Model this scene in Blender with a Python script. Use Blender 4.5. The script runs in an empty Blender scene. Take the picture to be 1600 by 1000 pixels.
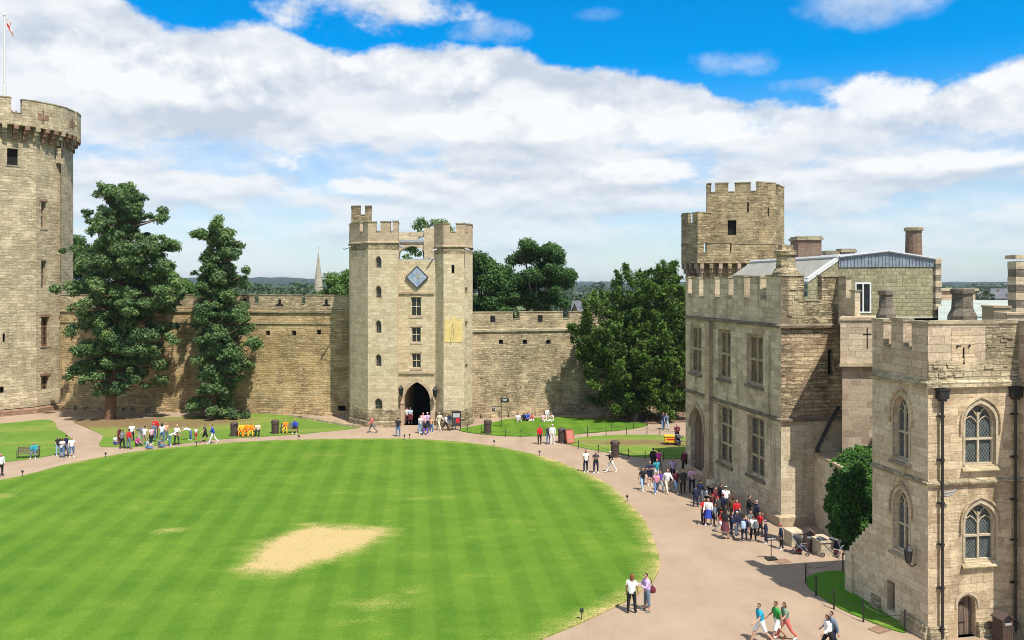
import bpy, bmesh, math, random
import numpy as np
from mathutils import Vector, Matrix

R = math.radians
random.seed(7)
rng = np.random.default_rng(7)
sc = bpy.context.scene
COL = sc.collection
H, F, HY = 14.7, 1300.0, 445.0        # eye height (m), focal length and horizon row of a 1600 px wide view


def pt(px, py, z=0.0):
    Y = F * (H - z) / (py - HY)
    return Vector(((px - 800) / F * Y, Y, z))


def at(px, py, Y):
    return Vector(((px - 800) / F * Y, Y, H - (py - HY) / F * Y))


def xy(px, Y):
    return Vector(((px - 800) / F * Y, Y, 0))


def zat(py, Y):
    return H - (py - HY) / F * Y


# ------------------------------------------------------------------ node helpers
class N:
    """Small expression wrapper that adds Math nodes."""
    def __init__(s, nt, sock):
        s.nt, s.k = nt, sock

    def _op(s, op, *a):
        n = s.nt.nodes.new('ShaderNodeMath')
        n.operation = op
        for i, x in enumerate((s,) + a):
            if isinstance(x, N):
                s.nt.links.new(x.k, n.inputs[i])
            else:
                n.inputs[i].default_value = x
        return N(s.nt, n.outputs[0])
    def __add__(s, o): return s._op('ADD', o)
    def __sub__(s, o): return s._op('SUBTRACT', o)
    def __mul__(s, o): return s._op('MULTIPLY', o)
    def __truediv__(s, o): return s._op('DIVIDE', o)
    def clamp(s):
        r = s._op('ADD', 0.0)
        r.k.node.use_clamp = True
        return r
    def sstep(s, a, b):
        n = s.nt.nodes.new('ShaderNodeMapRange')
        n.interpolation_type = 'SMOOTHSTEP'
        s.nt.links.new(s.k, n.inputs[0])
        n.inputs[1].default_value = a
        n.inputs[2].default_value = b
        return N(s.nt, n.outputs[0])
    def lin(s, a, b, c=0.0, d=1.0):
        n = s.nt.nodes.new('ShaderNodeMapRange')
        s.nt.links.new(s.k, n.inputs[0])
        for i, x in enumerate((a, b, c, d)):
            n.inputs[i + 1].default_value = x
        return N(s.nt, n.outputs[0])


def put(nt, sock, v):
    if isinstance(v, N):
        nt.links.new(v.k, sock)
    elif hasattr(v, 'is_output'):
        nt.links.new(v, sock)
    else:
        if isinstance(v, (tuple, list)) and len(v) == 3 and sock.type == 'RGBA':
            v = (*v, 1)
        sock.default_value = v


def mix(nt, fac, a, b, mode='MIX'):
    n = nt.nodes.new('ShaderNodeMix')
    n.data_type = 'RGBA'
    n.blend_type = mode
    put(nt, n.inputs[0], fac)
    put(nt, n.inputs[6], a)
    put(nt, n.inputs[7], b)
    return n.outputs[2]


def comb(nt, x, y, z):
    n = nt.nodes.new('ShaderNodeCombineXYZ')
    for i, v in enumerate((x, y, z)):
        put(nt, n.inputs[i], v)
    return n.outputs[0]


def noise(nt, vec, scale, detail=4, rough=0.55, dist=0.0):
    n = nt.nodes.new('ShaderNodeTexNoise')
    if vec is not None:
        put(nt, n.inputs['Vector'], vec)
    n.inputs['Scale'].default_value = scale
    n.inputs['Detail'].default_value = detail
    n.inputs['Roughness'].default_value = rough
    n.inputs['Distortion'].default_value = dist
    return N(nt, n.outputs['Fac'])


def vmap(nt, vec, scale=(1, 1, 1), loc=(0, 0, 0), rot=(0, 0, 0)):
    n = nt.nodes.new('ShaderNodeMapping')
    put(nt, n.inputs['Vector'], vec)
    n.inputs['Scale'].default_value = scale
    n.inputs['Location'].default_value = loc
    n.inputs['Rotation'].default_value = rot
    return n.outputs[0]


def newmat(name):
    m = bpy.data.materials.new(name)
    m.use_nodes = True
    nt = m.node_tree
    b = nt.nodes['Principled BSDF']
    b.inputs['Roughness'].default_value = 0.85
    b.inputs['Specular IOR Level'].default_value = 0.25
    return m, nt, b


def coords(nt, which='Object'):
    return nt.nodes.new('ShaderNodeTexCoord').outputs[which]


def bump(nt, b, h, strength=0.4, dist=0.05):
    n = nt.nodes.new('ShaderNodeBump')
    n.inputs['Strength'].default_value = strength
    n.inputs['Distance'].default_value = dist
    put(nt, n.inputs['Height'], h)
    nt.links.new(n.outputs[0], b.inputs['Normal'])


def stone(name, c1, c2, mortar, bw=0.7, bh=0.32, warp=0.03, stain=0.35, stain_col=(0.09, 0.075, 0.055), rough_patch=0.0,
          streak=0.3, bmp=0.5, msize=0.012, third=None, tone=0.65, mfac=0.5, crack=None):
    """Coursed masonry: blocks of varied tint, joints, weather stains and pitting (all colour of the stone itself)."""
    q = min(1.07, 0.64 / max(c2))
    c1, c2 = tuple(x * q for x in c1), tuple(x * q for x in c2)
    m, nt, b = newmat(name)
    uv = coords(nt, 'UV')
    ob = coords(nt, 'Object')
    nz = nt.nodes.new('ShaderNodeTexNoise')
    put(nt, nz.inputs['Vector'], uv)
    nz.inputs['Scale'].default_value = 1.3
    nz.inputs['Detail'].default_value = 3
    vs = nt.nodes.new('ShaderNodeVectorMath')
    vs.operation = 'MULTIPLY_ADD'
    nt.links.new(nz.outputs['Color'], vs.inputs[0])
    vs.inputs[1].default_value = (warp * 2, warp, 0)
    nt.links.new(uv, vs.inputs[2])
    br = nt.nodes.new('ShaderNodeTexBrick')
    nt.links.new(vs.outputs[0], br.inputs['Vector'])
    br.inputs['Color1'].default_value = (0, 0, 0, 1)
    br.inputs['Color2'].default_value = (1, 1, 1, 1)
    br.inputs['Mortar'].default_value = (0.5, 0.5, 0.5, 1)
    br.inputs['Scale'].default_value = 1
    br.inputs['Mortar Size'].default_value = msize
    br.inputs['Mortar Smooth'].default_value = 0.3
    br.inputs['Brick Width'].default_value = bw
    br.inputs['Row Height'].default_value = bh
    br.offset = 0.45
    br.squash = 0.75
    br.squash_frequency = 3
    t = nt.nodes.new('ShaderNodeSeparateColor')
    nt.links.new(br.outputs['Color'], t.inputs[0])
    tint = N(nt, t.outputs[0])
    big = noise(nt, ob, 0.22, 5, 0.6)
    mid = noise(nt, ob, 1.1, 5, 0.65)
    fine = noise(nt, uv, 7.0, 4, 0.7)
    k = (tint * tone + mid.lin(0.3, 0.7) * 0.4 + big.lin(0.3, 0.7) * 0.4 - 0.2).clamp()
    col = mix(nt, k, c1, c2)
    if third:
        pk = noise(nt, vmap(nt, uv, (0.9, 1.6, 1)), 0.8, 2, 0.5)
        col = mix(nt, (pk.sstep(0.55, 0.66) * 0.8), col, third)
    col = mix(nt, (N(nt, br.outputs['Fac']) * mfac), col, mortar)
    st = noise(nt, vmap(nt, ob, (0.8, 0.8, 0.1)), 1.4, 4, 0.65)
    col = mix(nt, (st.sstep(0.5, 0.78) * streak), col, stain_col)
    sp = noise(nt, ob, 0.5, 6, 0.7)
    col = mix(nt, (sp.sstep(0.52, 0.72) * stain), col, stain_col)
    lay = noise(nt, vmap(nt, uv, (0.35, 2.6, 1)), 1.5, 5, 0.7)
    if rough_patch > 0:
        col = mix(nt, (lay.sstep(0.56, 0.68) * rough_patch), col, tuple(x * 0.3 for x in c1))
    col = mix(nt, 1.0, col, mix(nt, fine.lin(0.25, 0.75), (0.66, 0.66, 0.66), (1.27, 1.27, 1.27)), 'MULTIPLY')
    if crack is None:
        crack = 0.35 + 0.6 * rough_patch
    lay2 = noise(nt, vmap(nt, vs.outputs[0], (0.28, 2.0, 1)), 1.7, 7, 0.62)
    lay3 = noise(nt, vmap(nt, vs.outputs[0], (0.5, 3.1, 1), (3, 7, 0)), 2.3, 6, 0.65)
    where = noise(nt, ob, 0.45, 4, 0.6).sstep(0.36, 0.58)
    line = ((lay2 - 0.5)._op('ABSOLUTE').sstep(0.05, 0.012) + (lay3 - 0.53)._op('ABSOLUTE').sstep(0.04, 0.008) * 0.8).clamp() * where * crack
    pit = noise(nt, vmap(nt, uv, (1.0, 1.8, 1)), 3.2, 5, 0.75).sstep(0.66, 0.74) * crack * 0.8
    gouge = (line + pit).clamp()
    col = mix(nt, gouge, col, tuple(x * 0.22 for x in c1))
    pale = noise(nt, vmap(nt, ob, (1, 1, 1.6), (5, 2, 9)), 0.8, 5, 0.7).sstep(0.55, 0.72)
    col = mix(nt, pale * 0.22, col, tuple(min(0.62, x * 1.15) for x in c2))
    nt.links.new(col, b.inputs['Base Color'])
    fine = fine - gouge * 1.4
    hgt = fine * 0.5 + tint * 0.35 - N(nt, br.outputs['Fac']) * 0.8 + lay * (0.6 + rough_patch)
    bump(nt, b, hgt, bmp, 0.08)
    b.inputs['Roughness'].default_value = 0.93
    return m


def plain(name, c, rough=0.7, var=0.15, scale=6.0, metallic=0.0, bmp=0.0, spec=0.3):
    m, nt, b = newmat(name)
    n = noise(nt, coords(nt), scale, 4, 0.6)
    lo = tuple(x * (1 - var) for x in c)
    hi = tuple(min(1, x * (1 + var)) for x in c)
    nt.links.new(mix(nt, n.lin(0.3, 0.7), lo, hi), b.inputs['Base Color'])
    b.inputs['Roughness'].default_value = rough
    b.inputs['Metallic'].default_value = metallic
    b.inputs['Specular IOR Level'].default_value = spec
    if bmp:
        bump(nt, b, n, bmp, 0.03)
    return m


# ------------------------------------------------------------------ mesh builder and objects
LOC = {}


class MB:
    def __init__(s):
        s.v, s.f, s.m = [], [], []

    def poly(s, pts, m=0):
        i = len(s.v)
        s.v += [tuple(p) for p in pts]
        s.f.append(tuple(range(i, i + len(pts))))
        s.m.append(m)

    def strip(s, a, b, a2, b2, z0, z1, m=0, bottom=False):
        """Block on plan: outer edge a-b, inner edge a2-b2."""
        q = [Vector((p[0], p[1], 0)) for p in (a, b, b2, a2)]
        lo = [p + Vector((0, 0, z0)) for p in q]
        hi = [p + Vector((0, 0, z1)) for p in q]
        for i in range(4):
            j = (i + 1) % 4
            s.poly([lo[i], lo[j], hi[j], hi[i]], m)
        s.poly(hi, m)
        if bottom:
            s.poly(lo[::-1], m)

    def fbox(s, O, E, Nn, s0, s1, n0, n1, z0, z1, m=0, bottom=True):
        O, E, Nn = Vector(O), Vector(E), Vector(Nn)
        s.strip(O + E * s0 + Nn * n1, O + E * s1 + Nn * n1, O + E * s0 + Nn * n0, O + E * s1 + Nn * n0, O.z + z0, O.z + z1, m, bottom)

    def box(s, c, d, m=0, rz=0.0):
        E = Vector((math.cos(rz), math.sin(rz), 0))
        Nn = Vector((E.y, -E.x, 0))
        s.fbox((c[0], c[1], c[2]), E, Nn, -d[0] / 2, d[0] / 2, -d[1] / 2, d[1] / 2, -d[2] / 2, d[2] / 2, m)

    def prism(s, pts, z0, z1, m=0, cap=True, mtop=None):
        n = len(pts)
        for i in range(n):
            a, b = pts[i], pts[(i + 1) % n]
            s.poly([(a[0], a[1], z0), (b[0], b[1], z0), (b[0], b[1], z1), (a[0], a[1], z1)], m)
        if cap:
            s.poly([(p[0], p[1], z1) for p in pts], m if mtop is None else mtop)

    def lathe(s, c, prof, n=12, m=0, a0=0.0, cap=True):
        c = Vector(c)
        rings = []
        for r, z in prof:
            rings.append([c + Vector((r * math.cos(a0 + 2 * math.pi * i / n), r * math.sin(a0 + 2 * math.pi * i / n), z)) for i in range(n)])
        for A, B in zip(rings, rings[1:]):
            for i in range(n):
                j = (i + 1) % n
                s.poly([A[i], A[j], B[j], B[i]], m)
        if cap:
            s.poly(rings[-1], m)
            s.poly(rings[0][::-1], m)

    def tube(s, pts, rad, n=6, m=0, cap=True):
        pts = [Vector(p) for p in pts]
        rads = rad if isinstance(rad, (list, tuple)) else [rad] * len(pts)
        rings = []
        for i, p in enumerate(pts):
            d = (pts[min(i + 1, len(pts) - 1)] - pts[max(i - 1, 0)])
            d = d.normalized() if d.length > 1e-9 else Vector((0, 0, 1))
            u = d.cross(Vector((0.31, 0.95, 0.03) if abs(d.z) > 0.7 else (0, 0, 1))).normalized()
            w = d.cross(u)
            rings.append([p + (u * math.cos(2 * math.pi * k / n) + w * math.sin(2 * math.pi * k / n)) * rads[i] for k in range(n)])
        for A, B in zip(rings, rings[1:]):
            for k in range(n):
                j = (k + 1) % n
                s.poly([A[k], A[j], B[j], B[k]], m)
        if cap:
            s.poly(rings[0][::-1], m)
            s.poly(rings[-1], m)

    def build(s, name, mats, parent=None, loc=None, smooth=False, local=False, weld=True):
        mats = mats if isinstance(mats, (list, tuple)) else [mats]
        base = Vector(loc) if loc is not None else Vector((0, 0, 0))
        if parent is not None and not local:
            base = LOC.get(parent.name, Vector((0, 0, 0))).copy()
        vs = np.array(s.v, dtype=float).reshape(-1, 3)
        if not local:
            vs = vs - np.array(base)
        me = bpy.data.meshes.new(name)
        me.from_pydata(vs.tolist(), [], s.f)
        for m in mats:
            me.materials.append(m)
        me.polygons.foreach_set('material_index', np.array(s.m, dtype=np.int32))
        uvl = me.uv_layers.new(name='UVMap')
        uv = np.zeros((len(me.loops), 2))
        wv = np.array(s.v, dtype=float).reshape(-1, 3)
        for p in me.polygons:
            n = p.normal
            li = list(p.loop_indices)
            vi = [me.loops[k].vertex_index for k in li]
            P = wv[vi]
            if abs(n.z) < 0.75:
                h = math.hypot(n.x, n.y)
                t = np.array((-n.y / h, n.x / h))
                if t[0] + 0.31 * t[1] < 0:
                    t = -t
                uv[li, 0] = P[:, 0] * t[0] + P[:, 1] * t[1]
                uv[li, 1] = P[:, 2]
            else:
                uv[li, 0] = P[:, 0]
                uv[li, 1] = P[:, 1]
        uvl.data.foreach_set('uv', uv.ravel())
        if weld:
            bm = bmesh.new()
            bm.from_mesh(me)
            bmesh.ops.remove_doubles(bm, verts=bm.verts, dist=1e-4)
            bm.to_mesh(me)
            bm.free()
        if smooth:
            me.polygons.foreach_set('use_smooth', np.ones(len(me.polygons), dtype=bool))
            if hasattr(me, 'set_sharp_from_angle'):
                me.set_sharp_from_angle(angle=R(40))
        o = bpy.data.objects.new(name, me)
        COL.objects.link(o)
        if parent is not None:
            o.parent = parent
            LOC[o.name] = base
        else:
            o.location = base
            LOC[o.name] = base
        return o


def tag(o, label=None, cat=None, group=None, kind=None):
    if label:
        o['label'] = label
    if cat:
        o['category'] = cat
    if group:
        o['group'] = group
    if kind:
        o['kind'] = kind
    return o


def thing(name, label, cat, loc=(0, 0, 0), rz=0.0, group=None):
    o = bpy.data.objects.new(name, None)
    o.empty_display_size = 0.3
    COL.objects.link(o)
    o.location = loc
    o.rotation_euler = (0, 0, rz)
    LOC[o.name] = Vector(loc)
    return tag(o, label, cat, group)


def dup(root, loc, rz, label, group=None, scale=None):
    def cp(o, parent):
        c = o.copy()
        COL.objects.link(c)
        if parent is not None:
            c.parent = parent
        for ch in list(o.children):
            cp(ch, c)
        return c
    r = cp(root, None)
    r.location = loc
    r.rotation_euler = (0, 0, rz)
    if scale:
        r.scale = (scale,) * 3
    r['label'] = label
    if group:
        r['group'] = group
    return r


# ------------------------------------------------------------------ masonry helpers
def seg(a, b):
    a, b = Vector((a[0], a[1], 0)), Vector((b[0], b[1], 0))
    E = (b - a)
    L = E.length
    E = E / L
    return a, E, Vector((E.y, -E.x, 0)), L


def offset(pts, d, closed=False):
    """Offset a plan polyline outwards (to its right) by d, mitred at the corners."""
    n = len(pts)
    P = [Vector((p[0], p[1], 0)) for p in pts]
    out = []
    for i in range(n):
        prv = P[i - 1] if (i > 0 or closed) else None
        nxt = P[(i + 1) % n] if (i < n - 1 or closed) else None
        n1 = seg(prv, P[i])[2] if prv is not None else None
        n2 = seg(P[i], nxt)[2] if nxt is not None else None
        if n1 is None:
            v = n2 * d
        elif n2 is None:
            v = n1 * d
        else:
            b = n1 + n2
            v = b * (d / max(0.25, 1 + n1.dot(n2)))
        out.append(P[i] + v)
    return out


def arch_pts(s0, s1, z1, rise, n=7):
    """Pointed arch from left springing to apex to right springing."""
    mid, w, zs = (s0 + s1) / 2, (s1 - s0), z1 - rise
    L = []
    for i in range(n + 1):
        t = i / n
        c = (s0 + 0.02 * w, zs + 0.72 * rise)
        a = (1 - t) ** 2
        bq = 2 * t * (1 - t)
        q = t * t
        L.append((a * s0 + bq * c[0] + q * mid, a * zs + bq * c[1] + q * z1))
    return L + [(2 * mid - x, z) for x, z in L[-2::-1]]


def outline(op):
    s0, s1, z0, z1, rise = op
    if rise > 0:
        return [(s0, z0)] + arch_pts(s0, s1, z1, rise) + [(s1, z0)]
    return [(s0, z0), (s0, z1), (s1, z1), (s1, z0)]


def wall(mb, a, b, z0, z1, ops=(), depth=0.35, m=0, mrev=None):
    """Vertical wall face from a to b with openings (s0, s1, z0, z1, arch rise) and their reveals."""
    O, E, Nn, L = seg(a, b)
    xs = sorted({0.0, L} | {x for o in ops for x in (o[0], o[1])})
    zs = sorted({z0, z1} | {x for o in ops for x in (o[2], o[3])})
    P = lambda s_, z, n=0.0: O + E * s_ + Nn * n + Vector((0, 0, z))
    for x0, x1 in zip(xs, xs[1:]):
        for c0, c1 in zip(zs, zs[1:]):
            if x1 - x0 < 1e-6 or c1 - c0 < 1e-6:
                continue
            mx, mz = (x0 + x1) / 2, (c0 + c1) / 2
            if any(o[0] < mx < o[1] and o[2] < mz < o[3] for o in ops):
                continue
            mb.poly([P(x0, c0), P(x1, c0), P(x1, c1), P(x0, c1)], m)
    for o in ops:
        pts = outline(o)
        if o[4] > 0:
            cur = arch_pts(o[0], o[1], o[3], o[4])
            h = len(cur) // 2
            for k in range(h):
                mb.poly([P(o[0], o[3]), P(*cur[k]), P(*cur[k + 1])], m)
                mb.poly([P(o[1], o[3]), P(*cur[-1 - k]), P(*cur[-2 - k])], m)
        for p, q in zip(pts, pts[1:] + pts[:1]):
            mb.poly([P(*p), P(*q), P(*q, -depth), P(*p, -depth)], m if mrev is None else mrev)
    return O, E, Nn, L


def walls(mb, pts, z0, z1, ops=None, depth=0.35, m=0, closed=False):
    n = len(pts) if closed else len(pts) - 1
    for i in range(n):
        wall(mb, pts[i], pts[(i + 1) % len(pts)], z0, z1, (ops or {}).get(i, ()), depth, m)


def band(mb, pts, proud, z0, z1, m=0, closed=False, chamfer=0.0, inset=0.02):
    """String course / plinth / cornice around a plan polyline."""
    out = offset(pts, proud, closed)
    inn = offset(pts, -inset, closed)
    n = len(pts) if closed else len(pts) - 1
    V = lambda p, z: (p[0], p[1], z)
    for i in range(n):
        j = (i + 1) % len(pts)
        a, b, c, d = out[i], out[j], inn[j], inn[i]
        mb.poly([V(a, z0), V(b, z0), V(b, z1 - chamfer), V(a, z1 - chamfer)], m)
        mb.poly([V(a, z1 - chamfer), V(b, z1 - chamfer), V(c, z1), V(d, z1)], m)
        mb.poly([V(d, z0), V(c, z0), V(b, z0), V(a, z0)], m)
    if not closed:
        for i in (0, -1):
            mb.poly([V(out[i], z0), V(out[i], z1 - chamfer), V(inn[i], z1), V(inn[i], z0)], m)


def parapet(mb, pts, z0, zc, zt, gaps=None, thick=0.45, cap=0.1, m=0, mc=None, closed=False, base=True):
    """Crenellated parapet: solid base z0..zc, merlons to zt between the gaps, copings over both."""
    mc = m if mc is None else mc
    n = len(pts) if closed else len(pts) - 1
    P = [Vector((p[0], p[1], 0)) for p in pts]
    inn = offset(pts, -thick, closed)
    co, ci = offset(pts, 0.05, closed), offset(pts, -thick - 0.05, closed)
    for i in range(n):
        j = (i + 1) % len(pts)
        O, E, Nn, L = seg(P[i], P[j])
        if base:
            mb.strip(P[i], P[j], inn[i], inn[j], z0, zc, m)
        g = sorted((gaps or {}).get(i, ()))
        edges = [0.0] + [x for q in g for x in (q[0], q[1])] + [L]
        for k in range(0, len(edges) - 1):
            s0, s1 = edges[k], edges[k + 1]
            if s1 - s0 < 1e-3:
                continue
            first, last = s0 <= 1e-6, s1 >= L - 1e-6
            if k % 2 == 0:
                zz = zt + random.uniform(-0.05, 0.04)
                mb.strip(O + E * s0, O + E * s1, inn[i] if first else O + E * s0 - Nn * thick,
                         inn[j] if last else O + E * s1 - Nn * thick, zc, zz, m)
                e0, e1 = s0 - 0.04, s1 + 0.04
                mb.strip(co[i] if first else O + E * e0 + Nn * 0.05, co[j] if last else O + E * e1 + Nn * 0.05,
                         ci[i] if first else O + E * e0 - Nn * (thick + 0.05), ci[j] if last else O + E * e1 - Nn * (thick + 0.05),
                         zz, zz + cap, mc, True)
            else:
                e0, e1 = s0 + 0.045, s1 - 0.045
                mb.strip(O + E * e0 + Nn * 0.045, O + E * e1 + Nn * 0.045, O + E * e0 - Nn * (thick + 0.045), O + E * e1 - Nn * (thick + 0.045),
                         zc, zc + cap * 0.7, mc)


def window(parent, a, b, op, depth, mframe, mpane, nx=2, nz=2, bar=0.09, name='window', light=0.0, tz=None):
    """A window part (frame, mullions, transoms) with its pane as a sub-part, set back in its reveal."""
    O, E, Nn, L = seg(a, b)
    P = lambda s_, z, n=0.0: O + E * s_ + Nn * n + Vector((0, 0, z))
    pts = outline(op)
    s0, s1, z0, z1, rise = op
    zs = z1 - rise
    mb = MB()
    n0, n1 = -depth + 0.015, -depth + 0.13
    cx, cz = (s0 + s1) / 2, (z0 + zs) / 2
    shrink = lambda p: (p[0] + (bar if p[0] < cx - 1e-3 else -bar if p[0] > cx + 1e-3 else 0), min(max(p[1], z0 + bar), z1 - bar * 1.4) if not rise else (z0 + bar if p[1] <= z0 + 1e-6 else p[1] - bar * (1.5 if abs(p[0] - cx) < 1e-3 else 0.5)))
    ins = [shrink(p) for p in pts]
    k = len(pts)
    for i in range(k):
        j = (i + 1) % k
        mb.poly([P(*pts[i], n1), P(*pts[j], n1), P(*ins[j], n1), P(*ins[i], n1)])
        mb.poly([P(*ins[i], n1), P(*ins[j], n1), P(*ins[j], n0), P(*ins[i], n0)])
    for q in range(1, nx):
        x = s0 + (s1 - s0) * q / nx
        top = z1 - bar * 1.2 if not rise else (zs + rise * 0.5 if nx == 2 else zs)
        mb.fbox(O, E, Nn, x - bar / 2, x + bar / 2, n0, n1 - 0.004, z0 + bar * 0.5, top)
    for z in (tz if tz is not None else [z0 + (zs - z0) * q / nz for q in range(1, nz)]):
        mb.fbox(O, E, Nn, s0 + bar * 0.5, s1 - bar * 0.5, n0, n1 - 0.009, z - bar / 2, z + bar / 2)
    if rise and nx == 2:           # Y tracery and two little lancet heads
        for sg in (-1, 1):
            pth = [P(cx, zs + rise * 0.25, n1 - 0.05), P(cx + sg * (s1 - s0) * 0.14, zs + rise * 0.6, n1 - 0.05), P(cx + sg * (s1 - s0) * 0.27, zs + rise * 0.74, n1 - 0.05)]
            mb.tube(pth, bar * 0.42, 4)
            c2 = cx + sg * (s1 - s0) * 0.25
            w4 = (s1 - s0) * 0.22
            mb.tube([P(c2 - w4, zs - 0.04, n1 - 0.05), P(c2 - w4 * 0.6, zs + 0.13, n1 - 0.05), P(c2, zs + 0.24, n1 - 0.05), P(c2 + w4 * 0.6, zs + 0.13, n1 - 0.05), P(c2 + w4, zs - 0.04, n1 - 0.05)], bar * 0.3, 4)
    w = mb.build(name, mframe, parent)
    pb = MB()
    pb.poly([P(*p, -depth + 0.03) for p in pts])
    pb.build('pane', mpane, w)
    return w


def hood(mb, a, b, op, proud=0.1, wd=0.12, gap=0.1, m=0, drop=0.0):
    """Moulding round the head of an arched opening."""
    O, E, Nn, L = seg(a, b)
    P = lambda s_, z, n=0.0: O + E * s_ + Nn * n + Vector((0, 0, z))
    s0, s1, z0, z1, rise = op
    lo = arch_pts(s0 - gap, s1 + gap, z1 + gap * 1.4, rise + gap)
    hi = arch_pts(s0 - gap - wd, s1 + gap + wd, z1 + (gap + wd) * 1.4, rise + gap + wd)
    if drop:
        lo = [(lo[0][0], lo[0][1] - drop)] + lo + [(lo[-1][0], lo[-1][1] - drop)]
        hi = [(hi[0][0], hi[0][1] - drop)] + hi + [(hi[-1][0], hi[-1][1] - drop)]
    for i in range(len(lo) - 1):
        A, B, C, D = lo[i], lo[i + 1], hi[i + 1], hi[i]
        mb.poly([P(*A, proud), P(*B, proud), P(*C, proud), P(*D, proud)], m)
        mb.poly([P(*A, -0.02), P(*B, -0.02), P(*B, proud), P(*A, proud)], m)
        mb.poly([P(*D, proud), P(*C, proud), P(*C, -0.02), P(*D, -0.02)], m)
    for i in (0, -1):
        mb.poly([P(*lo[i], -0.02), P(*lo[i], proud), P(*hi[i], proud), P(*hi[i], -0.02)], m)

# ------------------------------------------------------------------ camera, sun, sky
cam_d = bpy.data.cameras.new('camera')
cam = bpy.data.objects.new('camera', cam_d)
COL.objects.link(cam)
cam.location = (0, 0, H)
cam.rotation_euler = (R(90), 0, 0)
cam_d.sensor_width = 36.0
cam_d.lens = 36.0 * F / 1600.0
cam_d.shift_y = -(500 - HY) / 1600.0
cam_d.clip_start = 0.5
cam_d.clip_end = 20000
sc.camera = cam

SUN_EL = R(60.5)
SUN_H = Vector((0.55, -0.835, 0)).normalized()
SUN_DIR = SUN_H * math.cos(SUN_EL) + Vector((0, 0, math.sin(SUN_EL)))
sd = bpy.data.lights.new('sun', 'SUN')
sd.energy = 4.6
sd.angle = R(0.53)
sd.color = (1.0, 0.94, 0.84)
so = bpy.data.objects.new('sun', sd)
COL.objects.link(so)
so.location = (40, -60, 80)
so.rotation_euler = SUN_DIR.to_track_quat('Z', 'Y').to_euler()

sc.view_settings.view_transform = 'Standard'
sc.view_settings.look = 'None'
sc.view_settings.exposure = 0.6
sc.view_settings.gamma = 1.0
sc.cycles.max_bounces = 6
sc.cycles.transparent_max_bounces = 6
sc.cycles.volume_bounces = 0
sc.cycles.filter_width = 1.0

world = bpy.data.worlds.new('World')
sc.world = world
world.use_nodes = True
wt = world.node_tree
bg = wt.nodes['Background']
SKY_S = 0.1
bg.inputs['Strength'].default_value = SKY_S
sky = wt.nodes.new('ShaderNodeTexSky')
sky.sky_type = 'NISHITA'
sky.sun_disc = False
sky.sun_elevation = SUN_EL
sky.sun_rotation = math.atan2(SUN_H.x, SUN_H.y)
sky.air_density = 1.0
sky.dust_density = 0.6
sky.ozone_density = 2.5
wdir = coords(wt, 'Generated')
sx = wt.nodes.new('ShaderNodeSeparateXYZ')
put(wt, sx.inputs[0], wdir)
dx, dy, dz = (N(wt, sx.outputs[i]) for i in range(3))
az = dx._op('ARCTAN2', dy)
el = dz / ((dx * dx + dy * dy)._op('SQRT')._op('MAXIMUM', 0.02))


def fcurve(x, pts):
    n = wt.nodes.new('ShaderNodeFloatCurve')
    put(wt, n.inputs['Value'], x)
    c = n.mapping.curves[0]
    while len(c.points) > 2:
        c.points.remove(c.points[1])
    c.points[0].location, c.points[1].location = pts[0], pts[-1]
    for p in pts[1:-1]:
        c.points.new(*p)
    n.mapping.update()
    return N(wt, n.outputs[0])


def azu(px):
    return (math.atan((px - 800) / F) + 0.6) / 1.2


def elv(px, py):
    return (HY - py) / F * math.cos(math.atan((px - 800) / F))


edge = [(-60, -60), (150, -35), (215, 12), (290, 42), (400, 40), (455, 62), (520, 78), (620, 66), (720, 70), (800, 76), (900, 100), (1000, 112), (1080, 118),
        (1130, 146), (1250, 150), (1350, 148), (1420, 136), (1500, 108), (1660, 70)]
u = az.lin(-0.6, 0.6)
bound = fcurve(u, [(azu(x), elv(x, y) * 2) for x, y in edge]) * 0.5
v2 = comb(wt, az * 1.0, el * 1.5, 0.37)
nA = noise(wt, v2, 5.0, 12, 0.54, 0.0)
nAu = noise(wt, comb(wt, az + 0.006, el * 1.5 + 0.028, 0.37), 5.0, 12, 0.54, 0.0)
v3 = comb(wt, az * 1.15, el * 3.1, 1.7)                                 # flatter streets lower down
nB = noise(wt, v3, 5.5, 9, 0.55, 0.0)
nBu = noise(wt, comb(wt, az * 1.15 + 0.005, el * 3.1 + 0.032, 1.7), 5.5, 9, 0.55, 0.0)
wob = noise(wt, comb(wt, az, el * 1.3, 5.1), 14.0, 8, 0.6)
deck = (bound - el + (nA - 0.5) * 0.05 + (wob - 0.5) * 0.045).sstep(-0.002, 0.010)
bias = fcurve(el.lin(0, 0.5), [(0, 0.06), (0.06, 0.10), (0.14, 0.12), (0.22, 0.17), (0.29, 0.11), (0.35, 0.20), (0.41, 0.25), (0.52, 0.31), (1, 0.34)])
low = el.sstep(0.19, 0.13)
body = (nA + bias).sstep(0.53, 0.58)
street = (nB + bias).sstep(0.50, 0.64)
cover = deck * (body * (low * -1.0 + 1.0) + street * low)


def puff(px, py, rx, ry, amp=1.0, lo=0.6):
    a0 = math.atan((px - 800) / F)
    e0 = elv(px, py)
    a = (az - a0) / (rx / F)
    e = (el - e0) / (ry / F)
    g = (a * a + e * e)
    return ((wob - 0.5) * 3.4 + (nA - 0.5) * 1.2 + (g * -1.0 + 0.85)).sstep(0.0, lo + 0.35) * amp


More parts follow.
